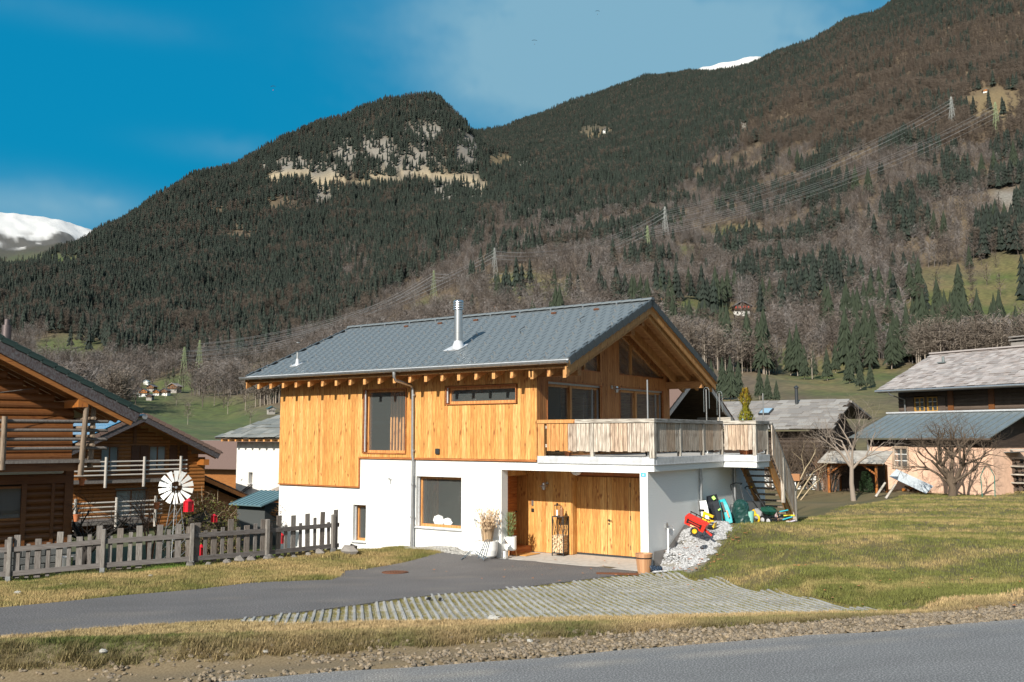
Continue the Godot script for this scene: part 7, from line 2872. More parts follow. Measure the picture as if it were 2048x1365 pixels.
	part("sheet", b, mk(lin(0.46, 0.50, 0.53), 0.5, null, Vector3.ONE, true, 0.3), ls)
	for i in 9:
		b = MB.new()
		b.tube([Vector3(0, 0, -0.2), Vector3(0, 0, 0.12)], [0.08, 0.08], 6)
		part("firewood", b, M.log_orange if i % 3 == 0 else M.logs_old, ls, Vector3(0.05 + 0.14 * i, 0.08 + 0.14 * (i % 2) * (1.0 - i * 0.08), -0.25))
	for q in [[1752, 995, 1766, 972], [1772, 998, 1782, 975]]:
		b = MB.new()
		var a := on_ground(q[0], q[1])
		b.tube([Vector3.ZERO, Vector3(0.35, 0.62, -0.35)], [0.06, 0.05], 6)
		tag(part("leaning_log", b, M.rail_grey, self, gp(a.x, a.z)), "grey log leaning left of the metal sheet" if q[0] == 1752 else "brown log leaning just under the metal sheet's left end", "log")
	var np := on_ground(1592, 1000)
	var nb := thing("nest_box", "small brown wooden box on a white post behind the stair", "nest box", gp(np.x, np.z))
	b = MB.new()
	b.cbox(Vector3(-0.03, 0, -0.03), Vector3(0.03, 0.85, 0.03), 0.005)
	part("post", b, M.white, nb)
	b = MB.new()
	b.cbox(Vector3(-0.17, 0.84, -0.15), Vector3(0.25, 1.16, 0.15), 0.01)
	part("box", b, mk(lin(0.30, 0.14, 0.06), 0.8), nb)
	var ba := thing("whitewashed_base", "low whitewashed wall with a dark slit behind the brown shrub", "wall", gp(-5.0, -25.6))
	b = MB.new()
	holed(b, -3.0, 2.4, -0.4, 0.75, 0.0, 0.4, [Rect2(0.0, 0.18, 1.1, 0.3)])
	part("wall", b, M.old_plaster, ba)
	b = MB.new()
	b.box(Vector3(-0.2, 0.1, -0.45), Vector3(1.3, 0.6, -0.42))
	part("slit", b, M.black, ba)
	var hoop := MB.new()
	var hq := on_ground(1978, 995)
	hoop.tube([Vector3(-0.25, 0, 0), Vector3(-0.27, 0.9, 0), Vector3(-0.1, 1.3, 0), Vector3(0.1, 1.3, 0), Vector3(0.27, 0.9, 0), Vector3(0.25, 0, 0)], [0.02, 0.02, 0.02, 0.02, 0.02, 0.02], 6)
	tag(part("garden_hoop", hoop, mk(lin(0.02, 0.17, 0.14), 0.5), self, gp(hq.x, hq.z)), "green metal hoop standing between spreading tree and wood pile", "hoop")


# ---- small things before the house
func porch_things() -> void:
	var g := RandomNumberGenerator.new()
	g.seed = 99
	var p := gp(-4.72, 0.36)
	var o := thing("grass_pot", "large round white pot with tall dry ornamental grass", "plant pot", p)
	var b := MB.new()
	b.lathe([Vector2(0, 0), Vector2(0.20, 0.0), Vector2(0.255, 0.05), Vector2(0.285, 0.2), Vector2(0.29, 0.44), Vector2(0.265, 0.445), Vector2(0.25, 0.38), Vector2(0, 0.37)], 24)
	part("pot", b, M.white, o)
	b = MB.new()
	for i in 420:
		var a := g.randf() * TAU
		var r := g.randf() * 0.14
		var s := Vector3(sin(a) * r, 0.38, cos(a) * r)
		var h := g.randf_range(0.45, 0.98)
		var m := s + Vector3(sin(a) * 0.06, h * 0.6, cos(a) * 0.06)
		var e := s + Vector3(sin(a) * g.randf_range(0.05, 0.3), h, cos(a) * g.randf_range(0.05, 0.3))
		var w := Vector3(cos(a), 0, -sin(a)) * 0.005
		b.col = Color(0.56, 0.40, 0.25) * g.randf_range(0.6, 1.2)
		b.quad(s - w, s + w, m + w, m - w)
		b.tri(m - w, m + w, e)
		if i % 3 == 0:
			b.tri(e, e + Vector3(0.03, -0.06, 0.01), e + Vector3(-0.02, -0.09, 0))
	part("dry_grass", b, M.leafy, o)
	o = thing("legged_planter", "white planter on wooden legs with a slim green shrub at the porch edge", "plant pot", Vector3(-4.42, 0.02, -0.30))
	b = MB.new()
	b.lathe([Vector2(0, 0.18), Vector2(0.15, 0.18), Vector2(0.175, 0.22), Vector2(0.175, 0.56), Vector2(0.155, 0.56), Vector2(0.15, 0.5), Vector2(0, 0.5)], 20)
	part("pot", b, M.white, o)
	for k in 3:
		b = MB.new()
		var a := TAU * k / 3.0 + 0.4
		b.tube([Vector3(sin(a) * 0.19, 0, cos(a) * 0.19), Vector3(sin(a) * 0.14, 0.3, cos(a) * 0.14)], [0.014, 0.018], 6)
		part("leg", b, M.tail, o)
	b = MB.new()
	for i in 340:
		var y := g.randf()
		var a := g.randf() * TAU
		var r := 0.13 * (0.35 + sin(y * 2.6)) * g.randf()
		var c := Vector3(sin(a) * r, 0.52 + y * 0.66, cos(a) * r)
		b.col = Color(0.10, 0.16, 0.05).lerp(Color(0.2, 0.24, 0.10), g.randf())
		b.tri(c - Vector3(0.012, 0, 0), c + Vector3(0.012, 0, 0.01), c + Vector3(sin(a) * 0.04, 0.07, cos(a) * 0.04))
	part("shrub", b, M.leafy, o)
	o = thing("garden_lantern", "slim grey metal lantern with a white candle in front of the planter", "lantern", gp(-4.28, 0.16, 0.02))
	b = MB.new()
	for s in [[-1, -1], [1, -1], [1, 1], [-1, 1]]:
		b.tube([Vector3(s[0] * 0.07, 0, s[1] * 0.07), Vector3(s[0] * 0.05, 0.42, s[1] * 0.05)], [0.006, 0.006], 4)
	b.lathe([Vector2(0.10, 0.41), Vector2(0.02, 0.5), Vector2(0.02, 0.54), Vector2(0, 0.54)], 4, Transform3D(Basis(Vector3.UP, PI * 0.25), Vector3.ZERO))
	b.box(Vector3(-0.075, 0, -0.075), Vector3(0.075, 0.015, 0.075))
	part("lantern_frame", b, M.zinc, o)
	b = MB.new()
	b.lathe([Vector2(0.045, 0.016), Vector2(0.045, 0.2), Vector2(0, 0.2)], 12)
	part("candle", b, M.white, o)
	# shelf with split logs, two lanterns on top
	o = thing("log_rack", "tall dark metal rack holding split firewood against the boarded wall", "log rack", Vector3(-3.43, 0.02, -1.34), 0.12)
	b = MB.new()
	for s in [[-1, -1], [1, -1], [1, 1], [-1, 1]]:
		b.box(Vector3(s[0] * 0.17 - 0.012, 0, s[1] * 0.17 - 0.012), Vector3(s[0] * 0.17 + 0.012, 1.08, s[1] * 0.17 + 0.012))
	for y in [0.07, 1.07]:
		b.box(Vector3(-0.182, y, -0.182), Vector3(0.182, y + 0.02, 0.182))
	for s in [-0.17, 0.17]:
		b.bar(Vector3(s, 1.06, -0.16), Vector3(s, 0.55, 0.0), 0.012, 0.012)
		b.bar(Vector3(s, 0.55, 0.0), Vector3(s, 1.06, 0.16), 0.012, 0.012)
		b.bar(Vector3(-0.16, 1.06, s), Vector3(0, 0.55, s), 0.012, 0.012)
		b.bar(Vector3(0, 0.55, s), Vector3(0.16, 1.06, s), 0.012, 0.012)
	part("frame", b, M.dark_metal, o)
	for i in 11:
		for k in 6:
			b = MB.new()
			var r := g.randf_range(0.022, 0.034)
			b.tube([Vector3(0, 0, -0.16), Vector3(0, 0, 0.165 + g.randf() * 0.015)], [r, r], 3 + (i + k) % 3)
			var l := part("firewood", b, M.split[(i + k * 2) % 3], o, Vector3(-0.135 + 0.054 * k + g.randf_range(-0.01, 0.01), 0.115 + 0.043 * i, 0))
			l.rotation.z = g.randf() * TAU
	o = thing("table_lantern", "black framed glass lantern with white candle on the log rack", "lantern", Vector3(-3.50, 1.11, -1.30))
	b = MB.new()
	frame_box(b, -0.065, 0.065, 0.0, 0.30, -0.065, -0.055, 0.01)
	frame_box(b, -0.065, 0.065, 0.0, 0.30, 0.055, 0.065, 0.01)
	b.box(Vector3(-0.065, 0.30, -0.065), Vector3(0.065, 0.315, 0.065))
	b.box(Vector3(-0.02, 0.315, -0.02), Vector3(0.02, 0.36, 0.02))
	part("lantern_frame", b, M.black, o)
	b = MB.new()
	b.lathe([Vector2(0.032, 0.01), Vector2(0.032, 0.17), Vector2(0, 0.17)], 12)
	part("candle", b, M.white, o)
	b = MB.new()
	b.lathe([Vector2(0, 0), Vector2(0.055, 0), Vector2(0.055, 0.2), Vector2(0.02, 0.26), Vector2(0.02, 0.3), Vector2(0, 0.3)], 14)
	tag(part("copper_vase", b, mk(lin(0.5, 0.27, 0.15), 0.35, null, Vector3.ONE, true, 0.7), self, Vector3(-3.34, 1.11, -1.27)), "copper coloured vase beside the lantern on the log rack", "vase")
	# watering can, bicycle stand, barrel, mat
	o = thing("watering_can", "white watering can standing on the pebbles left of the grass pot", "watering can", gp(-5.12, 0.42, 0.02))
	b = MB.new()
	b.lathe([Vector2(0, 0), Vector2(0.12, 0.0), Vector2(0.13, 0.25), Vector2(0.08, 0.30), Vector2(0.0, 0.30)], 16)
	b.tube([Vector3(-0.11, 0.06, 0), Vector3(-0.24, 0.22, 0.02), Vector3(-0.31, 0.34, 0.03)], [0.03, 0.02, 0.018], 8)
	b.lathe([Vector2(0.018, 0), Vector2(0.05, 0.05), Vector2(0, 0.055)], 10, Transform3D(Basis(Vector3.BACK, 0.7), Vector3(-0.31, 0.34, 0.03)))
	part("body", b, M.white, o)
	b = MB.new()
	b.tube([Vector3(0.12, 0.08, 0), Vector3(0.2, 0.2, 0), Vector3(0.1, 0.34, 0), Vector3(-0.05, 0.32, 0)], [0.012, 0.012, 0.012, 0.012], 6)
	part("handle", b, M.zinc, o)
	o = thing("bicycle_stand", "low folding grey metal bicycle stand on the asphalt", "bicycle stand", gp(-4.55, 1.15, 0.02), 0.35)
	b = MB.new()
	for z in [-0.12, 0.12]:
		b.tube([Vector3(-0.32, 0.02, z), Vector3(-0.08, 0.24, z), Vector3(0.3, 0.03, z)], [0.012, 0.012, 0.012], 6)
		b.tube([Vector3(0.12, 0.03, z), Vector3(0.32, 0.52, z * 0.7), Vector3(0.4, 0.52, z * 0.7), Vector3(0.26, 0.03, z)], [0.012, 0.012, 0.012, 0.012], 6)
	for x in [-0.32, 0.3]:
		b.tube([Vector3(x, 0.02, -0.2), Vector3(x, 0.02, 0.2)], [0.016, 0.016], 6)
	b.tube([Vector3(0.2, 0.25, -0.12), Vector3(0.2, 0.25, 0.12)], [0.01, 0.01], 6)
	part("frame", b, mk(lin(0.10, 0.13, 0.16), 0.4, null, Vector3.ONE, true, 0.5), o)
	o = thing("barrel_planter", "tapered wooden stave tub with black hoop at the white pillar", "planter", gp(0.04, 0.34, 0.01))
	for k in 18:
		b = MB.new()
		var a := TAU * k / 18.0
		var w := 0.0365
		b.quad(Vector3(-w * 0.74, 0, 0.155), Vector3(w * 0.74, 0, 0.155), Vector3(w, 0.46, 0.212), Vector3(-w, 0.46, 0.212))
		b.quad(Vector3(-w, 0.46, 0.212), Vector3(w, 0.46, 0.212), Vector3(w * 0.9, 0.46, 0.19), Vector3(-w * 0.9, 0.46, 0.19))
		b.quad(Vector3(w * 0.9, 0.30, 0.17), Vector3(-w * 0.9, 0.30, 0.17), Vector3(-w * 0.9, 0.46, 0.19), Vector3(w * 0.9, 0.46, 0.19))
		var st := part("stave", b, M.stave[k % 3], o)
		st.rotation.y = a
	b = MB.new()
	b.lathe([Vector2(0.203, 0.34), Vector2(0.207, 0.37)], 18)
	b.lathe([Vector2(0.207, 0.37), Vector2(0.19, 0.37)], 18)
	part("hoop", b, M.black, o)
	b = MB.new()
	b.lathe([Vector2(0.19, 0.40), Vector2(0, 0.42)], 14)
	part("earth", b, mk(lin(0.05, 0.035, 0.025), 1.0), o)
	b = MB.new()
	b.cbox(Vector3(-0.24, 0, -0.36), Vector3(0.24, 0.02, 0.36), 0.006)
	var mt := part("door_mat", b, mk(lin(0.46, 0.23, 0.06), 1.0), self, Vector3(-4.32, 0.022, -0.95))
	tag(mt, "orange brown coir mat in front of the wooden door step", "door mat")
	b = MB.new()
	for i in 30:
		var a := i * 0.6
		b.blob(Vector3(sin(a) * 0.09 * (1.0 + 0.02 * i), 0.02 + 0.003 * i, cos(a) * 0.07), Vector3(0.035, 0.03, 0.035), 700 + i, 0.2)
	tag(part("coiled_hose", b, mk(lin(0.02, 0.035, 0.06), 0.5), self, gp(0.38, 0.36, 0.02)), "dark blue coiled hose beside the stave tub", "hose")
	# lumps of earth on the paving
	for q in [[857, 1203, 0.05], [880, 1204, 0.035]]:
		b = MB.new()
		b.blob(Vector3(0, 0.02, 0), Vector3(q[2], 0.03, q[2]), int(q[0]), 0.3)
		var pp := on_ground(q[0], q[1])
		tag(part("dark_clod", b, M.black, self, gp(pp.x, pp.z, 0.02)), "larger dark clod lying on the grass paving" if q[0] == 857 else "smaller dark clod on the grass paving", "clod")
	for q in [[301, 1155, 0.07, "white stone on the grass below the third fence post"], [35, 1190, 0.10, "pale stone at the foot of the fence at the left edge"], [122, 1172, 0.05, "small white stone on the strip of grass by the drive"], [506, 1158, 0.04, "tiny white stone on the grass left of the drive bend"], [205, 1318, 0.07, "flat pale stone on the straw verge"], [530, 1310, 0.06, "pale stone on the verge right of centre left"], [990, 1243, 0.13, "bare pale patch of stone at the edge of the paving"], [1060, 1290, 0.06, "tan stone on the road bank"]]:
		b = MB.new()
		b.col = Color(0.5, 0.48, 0.44)
		b.blob(Vector3(0, q[2] * 0.2, 0), Vector3(q[2], q[2] * 0.4, q[2] * 0.7), int(q[0]), 0.25)
		var pp := on_ground(q[0], q[1])
		tag(part("stone", b, M.stone, self, gp(pp.x, pp.z, 0.01)), q[3], "stone")


func col(r: float, gg: float, bb: float, rough := 0.4) -> StandardMaterial3D:
	return mk(lin(r, gg, bb), rough)


func side_things() -> void:
	var b := MB.new()
	# metal edging that holds the gravel back from the wall
	var pts := []
	for q in [[1309, 1104], [1336, 1098], [1340, 1092], [1369, 1051], [1376, 1049], [1392, 1052], [1400, 1060]]:
		pts.append(on_x(q[0], q[1], 0.06))
	for i in pts.size() - 1:
		var a: Vector3 = pts[i]
		var c: Vector3 = pts[i + 1]
		b.quad(a - Vector3(0, 0.6, 0), c - Vector3(0, 0.6, 0), c, a)
		b.quad(c - Vector3(0.006, 0.6, 0), a - Vector3(0.006, 0.6, 0), a - Vector3(0.006, 0, 0), c - Vector3(0.006, 0, 0))
	tag(part("edging_plate", b, mk(lin(0.30, 0.27, 0.25), 0.45, null, Vector3.ONE, true, 0.4)), "bent grey metal plate holding the white gravel along the wall", "edging")
	var p := on_x(1337, 1104, 0.16)
	var o := thing("standpipe", "slim white standpipe with a tap against the side wall", "standpipe", p)
	b = MB.new()
	b.tube([Vector3(0, -0.1, 0), Vector3(0, 0.58, 0)], [0.022, 0.022], 8)
	part("pipe", b, M.white, o)
	b = MB.new()
	b.tube([Vector3(-0.05, 0.58, 0.0), Vector3(0.14, 0.6, 0.0), Vector3(0.16, 0.54, 0)], [0.014, 0.014, 0.012], 6)
	b.bar(Vector3(0.05, 0.63, 0), Vector3(0.17, 0.68, -0.02), 0.012, 0.012)
	part("tap", b, M.steel, o)

	var red := col(0.62, 0.03, 0.015)
	var yellow := col(0.72, 0.42, 0.01)
	# toy trailer
	p = on_x(1392, 1058, 0.75)
	o = thing("toy_trailer", "red toy trailer with black wheel and yellow hub tipped on the gravel", "toy", p, 0.15)
	var t := Transform3D(Basis(Vector3.BACK, -0.42) * Basis(Vector3.RIGHT, 0.25), Vector3(0.02, 0.14, 0))
	b = MB.new()
	b.prism(PackedVector2Array([Vector2(-0.26, -0.10), Vector2(0.26, -0.10), Vector2(0.28, 0.10), Vector2(-0.30, 0.10)]), -0.14, 0.14, t)
	part("body", b, red, o)
	b = MB.new()
	for y in [-0.01, 0.05]:
		b.obox(t * Transform3D(Basis(), Vector3(-0.02, y, 0.147)), Vector3(0.38, 0.025, 0.012))
	for x in [-0.2, 0.16]:
		b.obox(t * Transform3D(Basis(), Vector3(x, 0.02, 0.15)), Vector3(0.04, 0.12, 0.014))
	b.obox(t * Transform3D(Basis(), Vector3(0, 0.16, -0.13)), Vector3(0.55, 0.02, 0.02))
	for x in [-0.25, -0.1, 0.05, 0.2]:
		b.obox(t * Transform3D(Basis(), Vector3(x, 0.13, -0.13)), Vector3(0.02, 0.08, 0.02))
	part("stripes", b, M.black, o)
	b = MB.new()
	b.obox(t * Transform3D(Basis(), Vector3(0.0, -0.06, 0.147)), Vector3(0.2, 0.03, 0.012))
	part("badge", b, col(0.75, 0.6, 0.3), o)
	var wh := Node3D.new()
	wh.name = "wheel"
	o.add_child(wh)
	wh.position = on_x(1380.5, 1063, 0.9) - p
	wh.rotation.y = 0.35
	b = MB.new()
	b.lathe([Vector2(0.06, -0.04), Vector2(0.10, -0.045), Vector2(0.105, 0), Vector2(0.10, 0.045), Vector2(0.065, 0.045)], 18, Transform3D(Basis(Vector3.RIGHT, PI * 0.5), Vector3.ZERO))
	part("tyre", b, M.black, wh)
	b = MB.new()
	b.lathe([Vector2(0.066, 0.03), Vector2(0.05, 0.045), Vector2(0.02, 0.04), Vector2(0, 0.05)], 16, Transform3D(Basis(Vector3.RIGHT, PI * 0.5), Vector3.ZERO))
	part("hub", b, yellow, wh)
	b = MB.new()
	b.bar(t * Vector3(0.26, -0.06, 0), t * Vector3(0.48, -0.10, 0.05), 0.05, 0.04)
	part("drawbar", b, red, o)
	# toy digger
	p = on_x(1414, 1052, 0.62)
	o = thing("toy_digger", "yellow toy digger with raised bucket behind the red trailer", "toy", p, 0.1)
	b = MB.new()
	b.cbox(Vector3(-0.12, 0.05, -0.1), Vector3(0.10, 0.17, 0.1), 0.02)
	b.bar(Vector3(-0.1, 0.16, 0), Vector3(-0.05, 0.36, 0), 0.07, 0.06)
	b.bar(Vector3(-0.08, 0.34, 0), Vector3(0.2, 0.24, 0.05), 0.06, 0.06)
	b.bar(Vector3(0.0, 0.12, 0.05), Vector3(0.22, 0.14, 0.1), 0.05, 0.04)
	part("body", b, yellow, o)
	b = MB.new()
	b.prism(PackedVector2Array([Vector2(0.05, -0.05), Vector2(0.22, -0.05), Vector2(0.25, 0.1), Vector2(0.19, 0.0), Vector2(0.08, 0.0)]), -0.1, 0.12)
	part("bucket", b, yellow, o)
	b = MB.new()
	b.cbox(Vector3(-0.2, 0.36, -0.08), Vector3(-0.07, 0.42, 0.06), 0.02)
	b.blob(Vector3(0.12, -0.02, 0.16), Vector3(0.09, 0.06, 0.06), 41, 0.2)
	b.cbox(Vector3(-0.1, 0.0, -0.12), Vector3(0.0, 0.08, 0.12), 0.02)
	part("wheels", b, M.black, o)
	# sledges leaning on the wall
	for q in [[1412, 1046, 0.35, 0.62, 0.12, -0.12, M.white, "white and black narrow sledge leaning beside the downpipe", 0.10], [1436, 1052, 0.45, 0.78, 0.17, -0.20, M.black, "glossy black bob sledge with green touches leaning on the wall", 0.14], [1458, 1055, 0.60, 0.70, 0.15, -0.30, col(0.02, 0.36, 0.40), "turquoise sledge with two orange brake levers", 0.08]]:
		p = on_x(q[0], q[1], q[2])
		p.y = ground(p.x, p.z)
		o = thing("sledge", q[7], "sledge", p, 0.35)
		t = Transform3D(Basis(Vector3.BACK, -q[5] + 0.02) * Basis(Vector3.RIGHT, -0.18), Vector3.ZERO)
		var h: float = q[3]
		var w: float = q[4]
		b = MB.new()
		# hull: a bent shallow tray
		for i in 8:
			var y0 := h * i / 8.0
			var y1 := h * (i + 1) / 8.0
			var w0 := w * (0.55 + 0.45 * sin(PI * (0.15 + 0.7 * i / 8.0)))
			var w1 := w * (0.55 + 0.45 * sin(PI * (0.15 + 0.7 * (i + 1) / 8.0)))
			var z0 := -0.10 * pow(maxf(0.0, i / 8.0 - 0.7) / 0.3, 2.0)
			var z1 := -0.10 * pow(maxf(0.0, (i + 1) / 8.0 - 0.7) / 0.3, 2.0)
			var k: float = q[8]
			for s in [-1, 1]:
				b.quad(t * Vector3(0, y0, z0 + 0.02), t * Vector3(w0 * s, y0, z0), t * Vector3(w1 * s, y1, z1), t * Vector3(0, y1, z1 + 0.02)) if s == 1 else b.quad(t * Vector3(w0 * s, y0, z0), t * Vector3(0, y0, z0 + 0.02), t * Vector3(0, y1, z1 + 0.02), t * Vector3(w1 * s, y1, z1))
				b.quad(t * Vector3(w0 * s, y0, z0), t * Vector3(w0 * s, y0, z0 + k), t * Vector3(w1 * s, y1, z1 + k), t * Vector3(w1 * s, y1, z1))
				b.quad(t * Vector3(w0 * s * 1.08, y0, z0), t * Vector3(w0 * s, y0, z0 + k), t * Vector3(w1 * s, y1, z1 + k), t * Vector3(w1 * s * 1.08, y1, z1))
		var hm: StandardMaterial3D = q[6]
		if hm == M.black:
			hm = col(0.012, 0.014, 0.018, 0.15)
		part("hull", b, hm, o)
		b = MB.new()
		if q[0] == 1458:
			for s in [-1, 1]:
				b.obox(t * Transform3D(Basis(), Vector3(0.07 * s, h * 0.36, 0.07)), Vector3(0.03, 0.2, 0.03))
			part("brake_lever", b, col(0.65, 0.12, 0.02), o)
			b = MB.new()
			b.obox(t * Transform3D(Basis(), Vector3(0, h * 0.68, 0.04)), Vector3(0.08, h * 0.4, 0.02))
			part("seat", b, M.black, o)
		elif q[0] == 1436:
			b.obox(t * Transform3D(Basis(Vector3.BACK, 0.4), Vector3(0.05, h * 0.86, 0.06)), Vector3(0.08, 0.10, 0.02))
			b.obox(t * Transform3D(Basis(Vector3.BACK, 0.4), Vector3(0.13, h * 0.42, 0.10)), Vector3(0.08, 0.04, 0.02))
			part("green_decal", b, col(0.25, 0.55, 0.03), o)
		else:
			b.obox(t * Transform3D(Basis(), Vector3(-w * 0.9, h * 0.5, 0.02)), Vector3(0.03, h * 1.05, 0.08))
			part("black_edge", b, M.black, o)
	# push mower frame leaning at the wall, with its handle bar
	p = on_x(1478, 1040, 0.28)
	o = thing("handle_frame", "bent black and grey metal handle frame leaning on the side wall", "handle frame", p)
	b = MB.new()
	for s in [0.0, 0.3]:
		b.tube([Vector3(s, 0, 0), Vector3(s - 0.22, 0.75, -0.1), Vector3(s - 0.28, 1.0, -0.12), Vector3(s - 0.22 + (0.0 if s > 0 else 0.1), 1.06, -0.13)], [0.014, 0.014, 0.014, 0.014], 6)
	b.tube([Vector3(-0.14, 1.06, -0.13), Vector3(0.06, 1.05, -0.13)], [0.016, 0.016], 6)
	b.tube([Vector3(-0.3, 0.1, 0), Vector3(-0.26, 0.42, -0.05), Vector3(-0.08, 0.44, -0.06), Vector3(-0.1, 0.1, 0)], [0.01, 0.01, 0.01, 0.01], 6)
	part("tube", b, M.dark_metal, o)
	# bag in green plastic
	p = on_x(1482, 1050, 0.7)
	p.y = ground(p.x, p.z)
	b = MB.new()
	var g := RandomNumberGenerator.new()
	g.seed = 12
	var grid := []
	for i in 13:
		var row := []
		for k in 24:
			var th := TAU * k / 24.0
			var y := 0.66 * i / 12.0
			var r := 0.25 * (1.0 - 0.25 * i / 12.0) * (1.0 if i < 9 else sqrt(maxf(0.0, 1.0 - pow((i - 8.5) / 3.6, 2.0)))) + g.randf_range(-0.018, 0.018) + 0.018 * sin(th * 5.0 + y * 9.0)
			row.append(Vector3(sin(th) * r * 1.1, y, cos(th) * r * 0.75))
		grid.append(row)
	for i in 12:
		for k in 24:
			var l := (k + 1) % 24
			b.quad(grid[i][k], grid[i][l], grid[i + 1][l], grid[i + 1][k])
	tag(part("covered_bundle", b, col(0.012, 0.045, 0.04, 0.2), self, p), "rounded bundle wrapped in shiny creased dark green plastic", "bundle")
	p = on_x(1501, 1050, 0.95)
	p.y = ground(p.x, p.z)
	b = MB.new()
	b.lathe([Vector2(0, 0), Vector2(0.085, 0), Vector2(0.12, 0.33), Vector2(0.13, 0.335), Vector2(0.11, 0.33), Vector2(0.075, 0.02), Vector2(0, 0.02)], 18)
	tag(part("mint_bucket", b, col(0.20, 0.46, 0.40, 0.5), self, p), "mint green bucket in front of the green bundle", "bucket")
	p = on_x(1513, 1050, 0.95)
	p.y = ground(p.x, p.z)
	o = thing("yellow_toy", "yellow ride on toy with ring shaped wheel beside the mint bucket", "toy", p)
	b = MB.new()
	var ring := []
	var rr := []
	for k in 13:
		var a := TAU * k / 12.0
		ring.append(Vector3(0.09 * cos(a), 0.11 + 0.11 * sin(a), 0))
		rr.append(0.035)
	b.tube(ring, rr, 7)
	part("ring", b, yellow, o)
	b = MB.new()
	b.tube([Vector3(-0.02, 0.2, 0), Vector3(-0.05, 0.3, 0), Vector3(-0.08, 0.36, 0.02)], [0.05, 0.045, 0.04], 7)
	part("neck", b, yellow, o)
	# lawn mower
	p = on_x(1533, 1050, 1.0)
	p.y = ground(p.x, p.z)
	o = thing("lawn_mower", "lawn mower with grey box, large wheel and dark green hood", "lawn mower", p, -0.3)
	b = MB.new()
	b.obox(Transform3D(Basis(Vector3.BACK, -0.3), Vector3(-0.18, 0.26, 0)), Vector3(0.26, 0.26, 0.34))
	part("grass_box", b, col(0.30, 0.30, 0.31, 0.6), o)
	b = MB.new()
	b.blob(Vector3(0.05, 0.36, -0.05), Vector3(0.3, 0.14, 0.24), 14, 0.1)
	part("hood", b, col(0.012, 0.06, 0.04, 0.25), o)
	for q in [[0.04, 0.12, 0.2], [0.24, 0.1, 0.2]]:
		wh = Node3D.new()
		wh.name = "wheel"
		o.add_child(wh, true)
		wh.position = Vector3(q[0], q[1], q[2])
		b = MB.new()
		b.lathe([Vector2(0.07, -0.03), Vector2(q[1], -0.03), Vector2(q[1], 0.03), Vector2(0.07, 0.03)], 18, Transform3D(Basis(Vector3.RIGHT, PI * 0.5), Vector3.ZERO))
		part("tyre", b, M.black, wh)
		b = MB.new()
		b.lathe([Vector2(0.075, 0.02), Vector2(0.03, 0.035), Vector2(0, 0.03)], 14, Transform3D(Basis(Vector3.RIGHT, PI * 0.5), Vector3.ZERO))
		part("hub", b, col(0.42, 0.42, 0.43), wh)
	b = MB.new()
	for z in [-0.15, 0.15]:
		b.tube([Vector3(0.0, 0.3, z), Vector3(-0.55, 0.92, z), Vector3(-0.62, 1.0, z)], [0.012, 0.012, 0.012], 6)
	b.tube([Vector3(-0.62, 1.0, -0.16), Vector3(-0.66, 1.05, 0.0), Vector3(-0.62, 1.0, 0.16)], [0.016, 0.016, 0.016], 6)
	part("handle", b, M.black, o)
	b = MB.new()
	b.cbox(Vector3(-0.68, 0.99, -0.2), Vector3(-0.6, 1.04, -0.12), 0.01)
	part("switch", b, yellow, o)
	b = MB.new()
	p = on_x(1508, 1038, 0.45)
	b.cbox(Vector3(-0.3, 0, -0.2), Vector3(0.3, 0.62, 0.2), 0.03)
	tag(part("storage_box", b, col(0.03, 0.033, 0.036, 0.5), self, Vector3(p.x, ground(p.x, p.z), p.z)), "dark grey storage box behind bundle and mower", "box")
	# heap of sticks and toys under the stair
	for q in [[1552, 1046, Vector3(0.05, 0.34, 0.1), 0.035, [0.52, 0.40, 0.42], "pinkish grey post leaning beside the mower wheel"], [1560, 1048, Vector3(-0.12, 0.34, 0.0), 0.022, [0.60, 0.36, 0.25], "peach coloured rounded stick leaning under the stair"], [1566, 1040, Vector3(0.30, 0.10, 0.0), 0.022, [0.03, 0.38, 0.48], "turquoise bar in the heap of toys under the stair"], [1568, 1032, Vector3(0.34, 0.02, 0.0), 0.025, [0.62, 0.55, 0.03], "yellow bar in the heap of toys under the stair"], [1565, 1048, Vector3(0.42, 0.12, 0.05), 0.025, [0.45, 0.42, 0.5], "lilac grey board low in the heap under the stair"], [1572, 1044, Vector3(0.26, 0.05, -0.1), 0.03, [0.55, 0.42, 0.3], "tan wooden stick low in the heap under the stair"], [1560, 1024, Vector3(0.26, 0.06, 0.0), 0.02, [0.03, 0.40, 0.5], "upper turquoise bar just below the stair treads"], [1545, 1050, Vector3(0.26, 0.30, 0.05), 0.02, [0.2, 0.2, 0.22], "dark grey rod leaning towards the stair post"]]:
		p = on_x(q[0], q[1], 1.0)
		b = MB.new()
		b.tube([Vector3.ZERO, q[2]], [q[3], q[3]], 7)
		tag(part("toy_stick", b, col(q[4][0], q[4][1], q[4][2]), self, p), q[5], "stick")


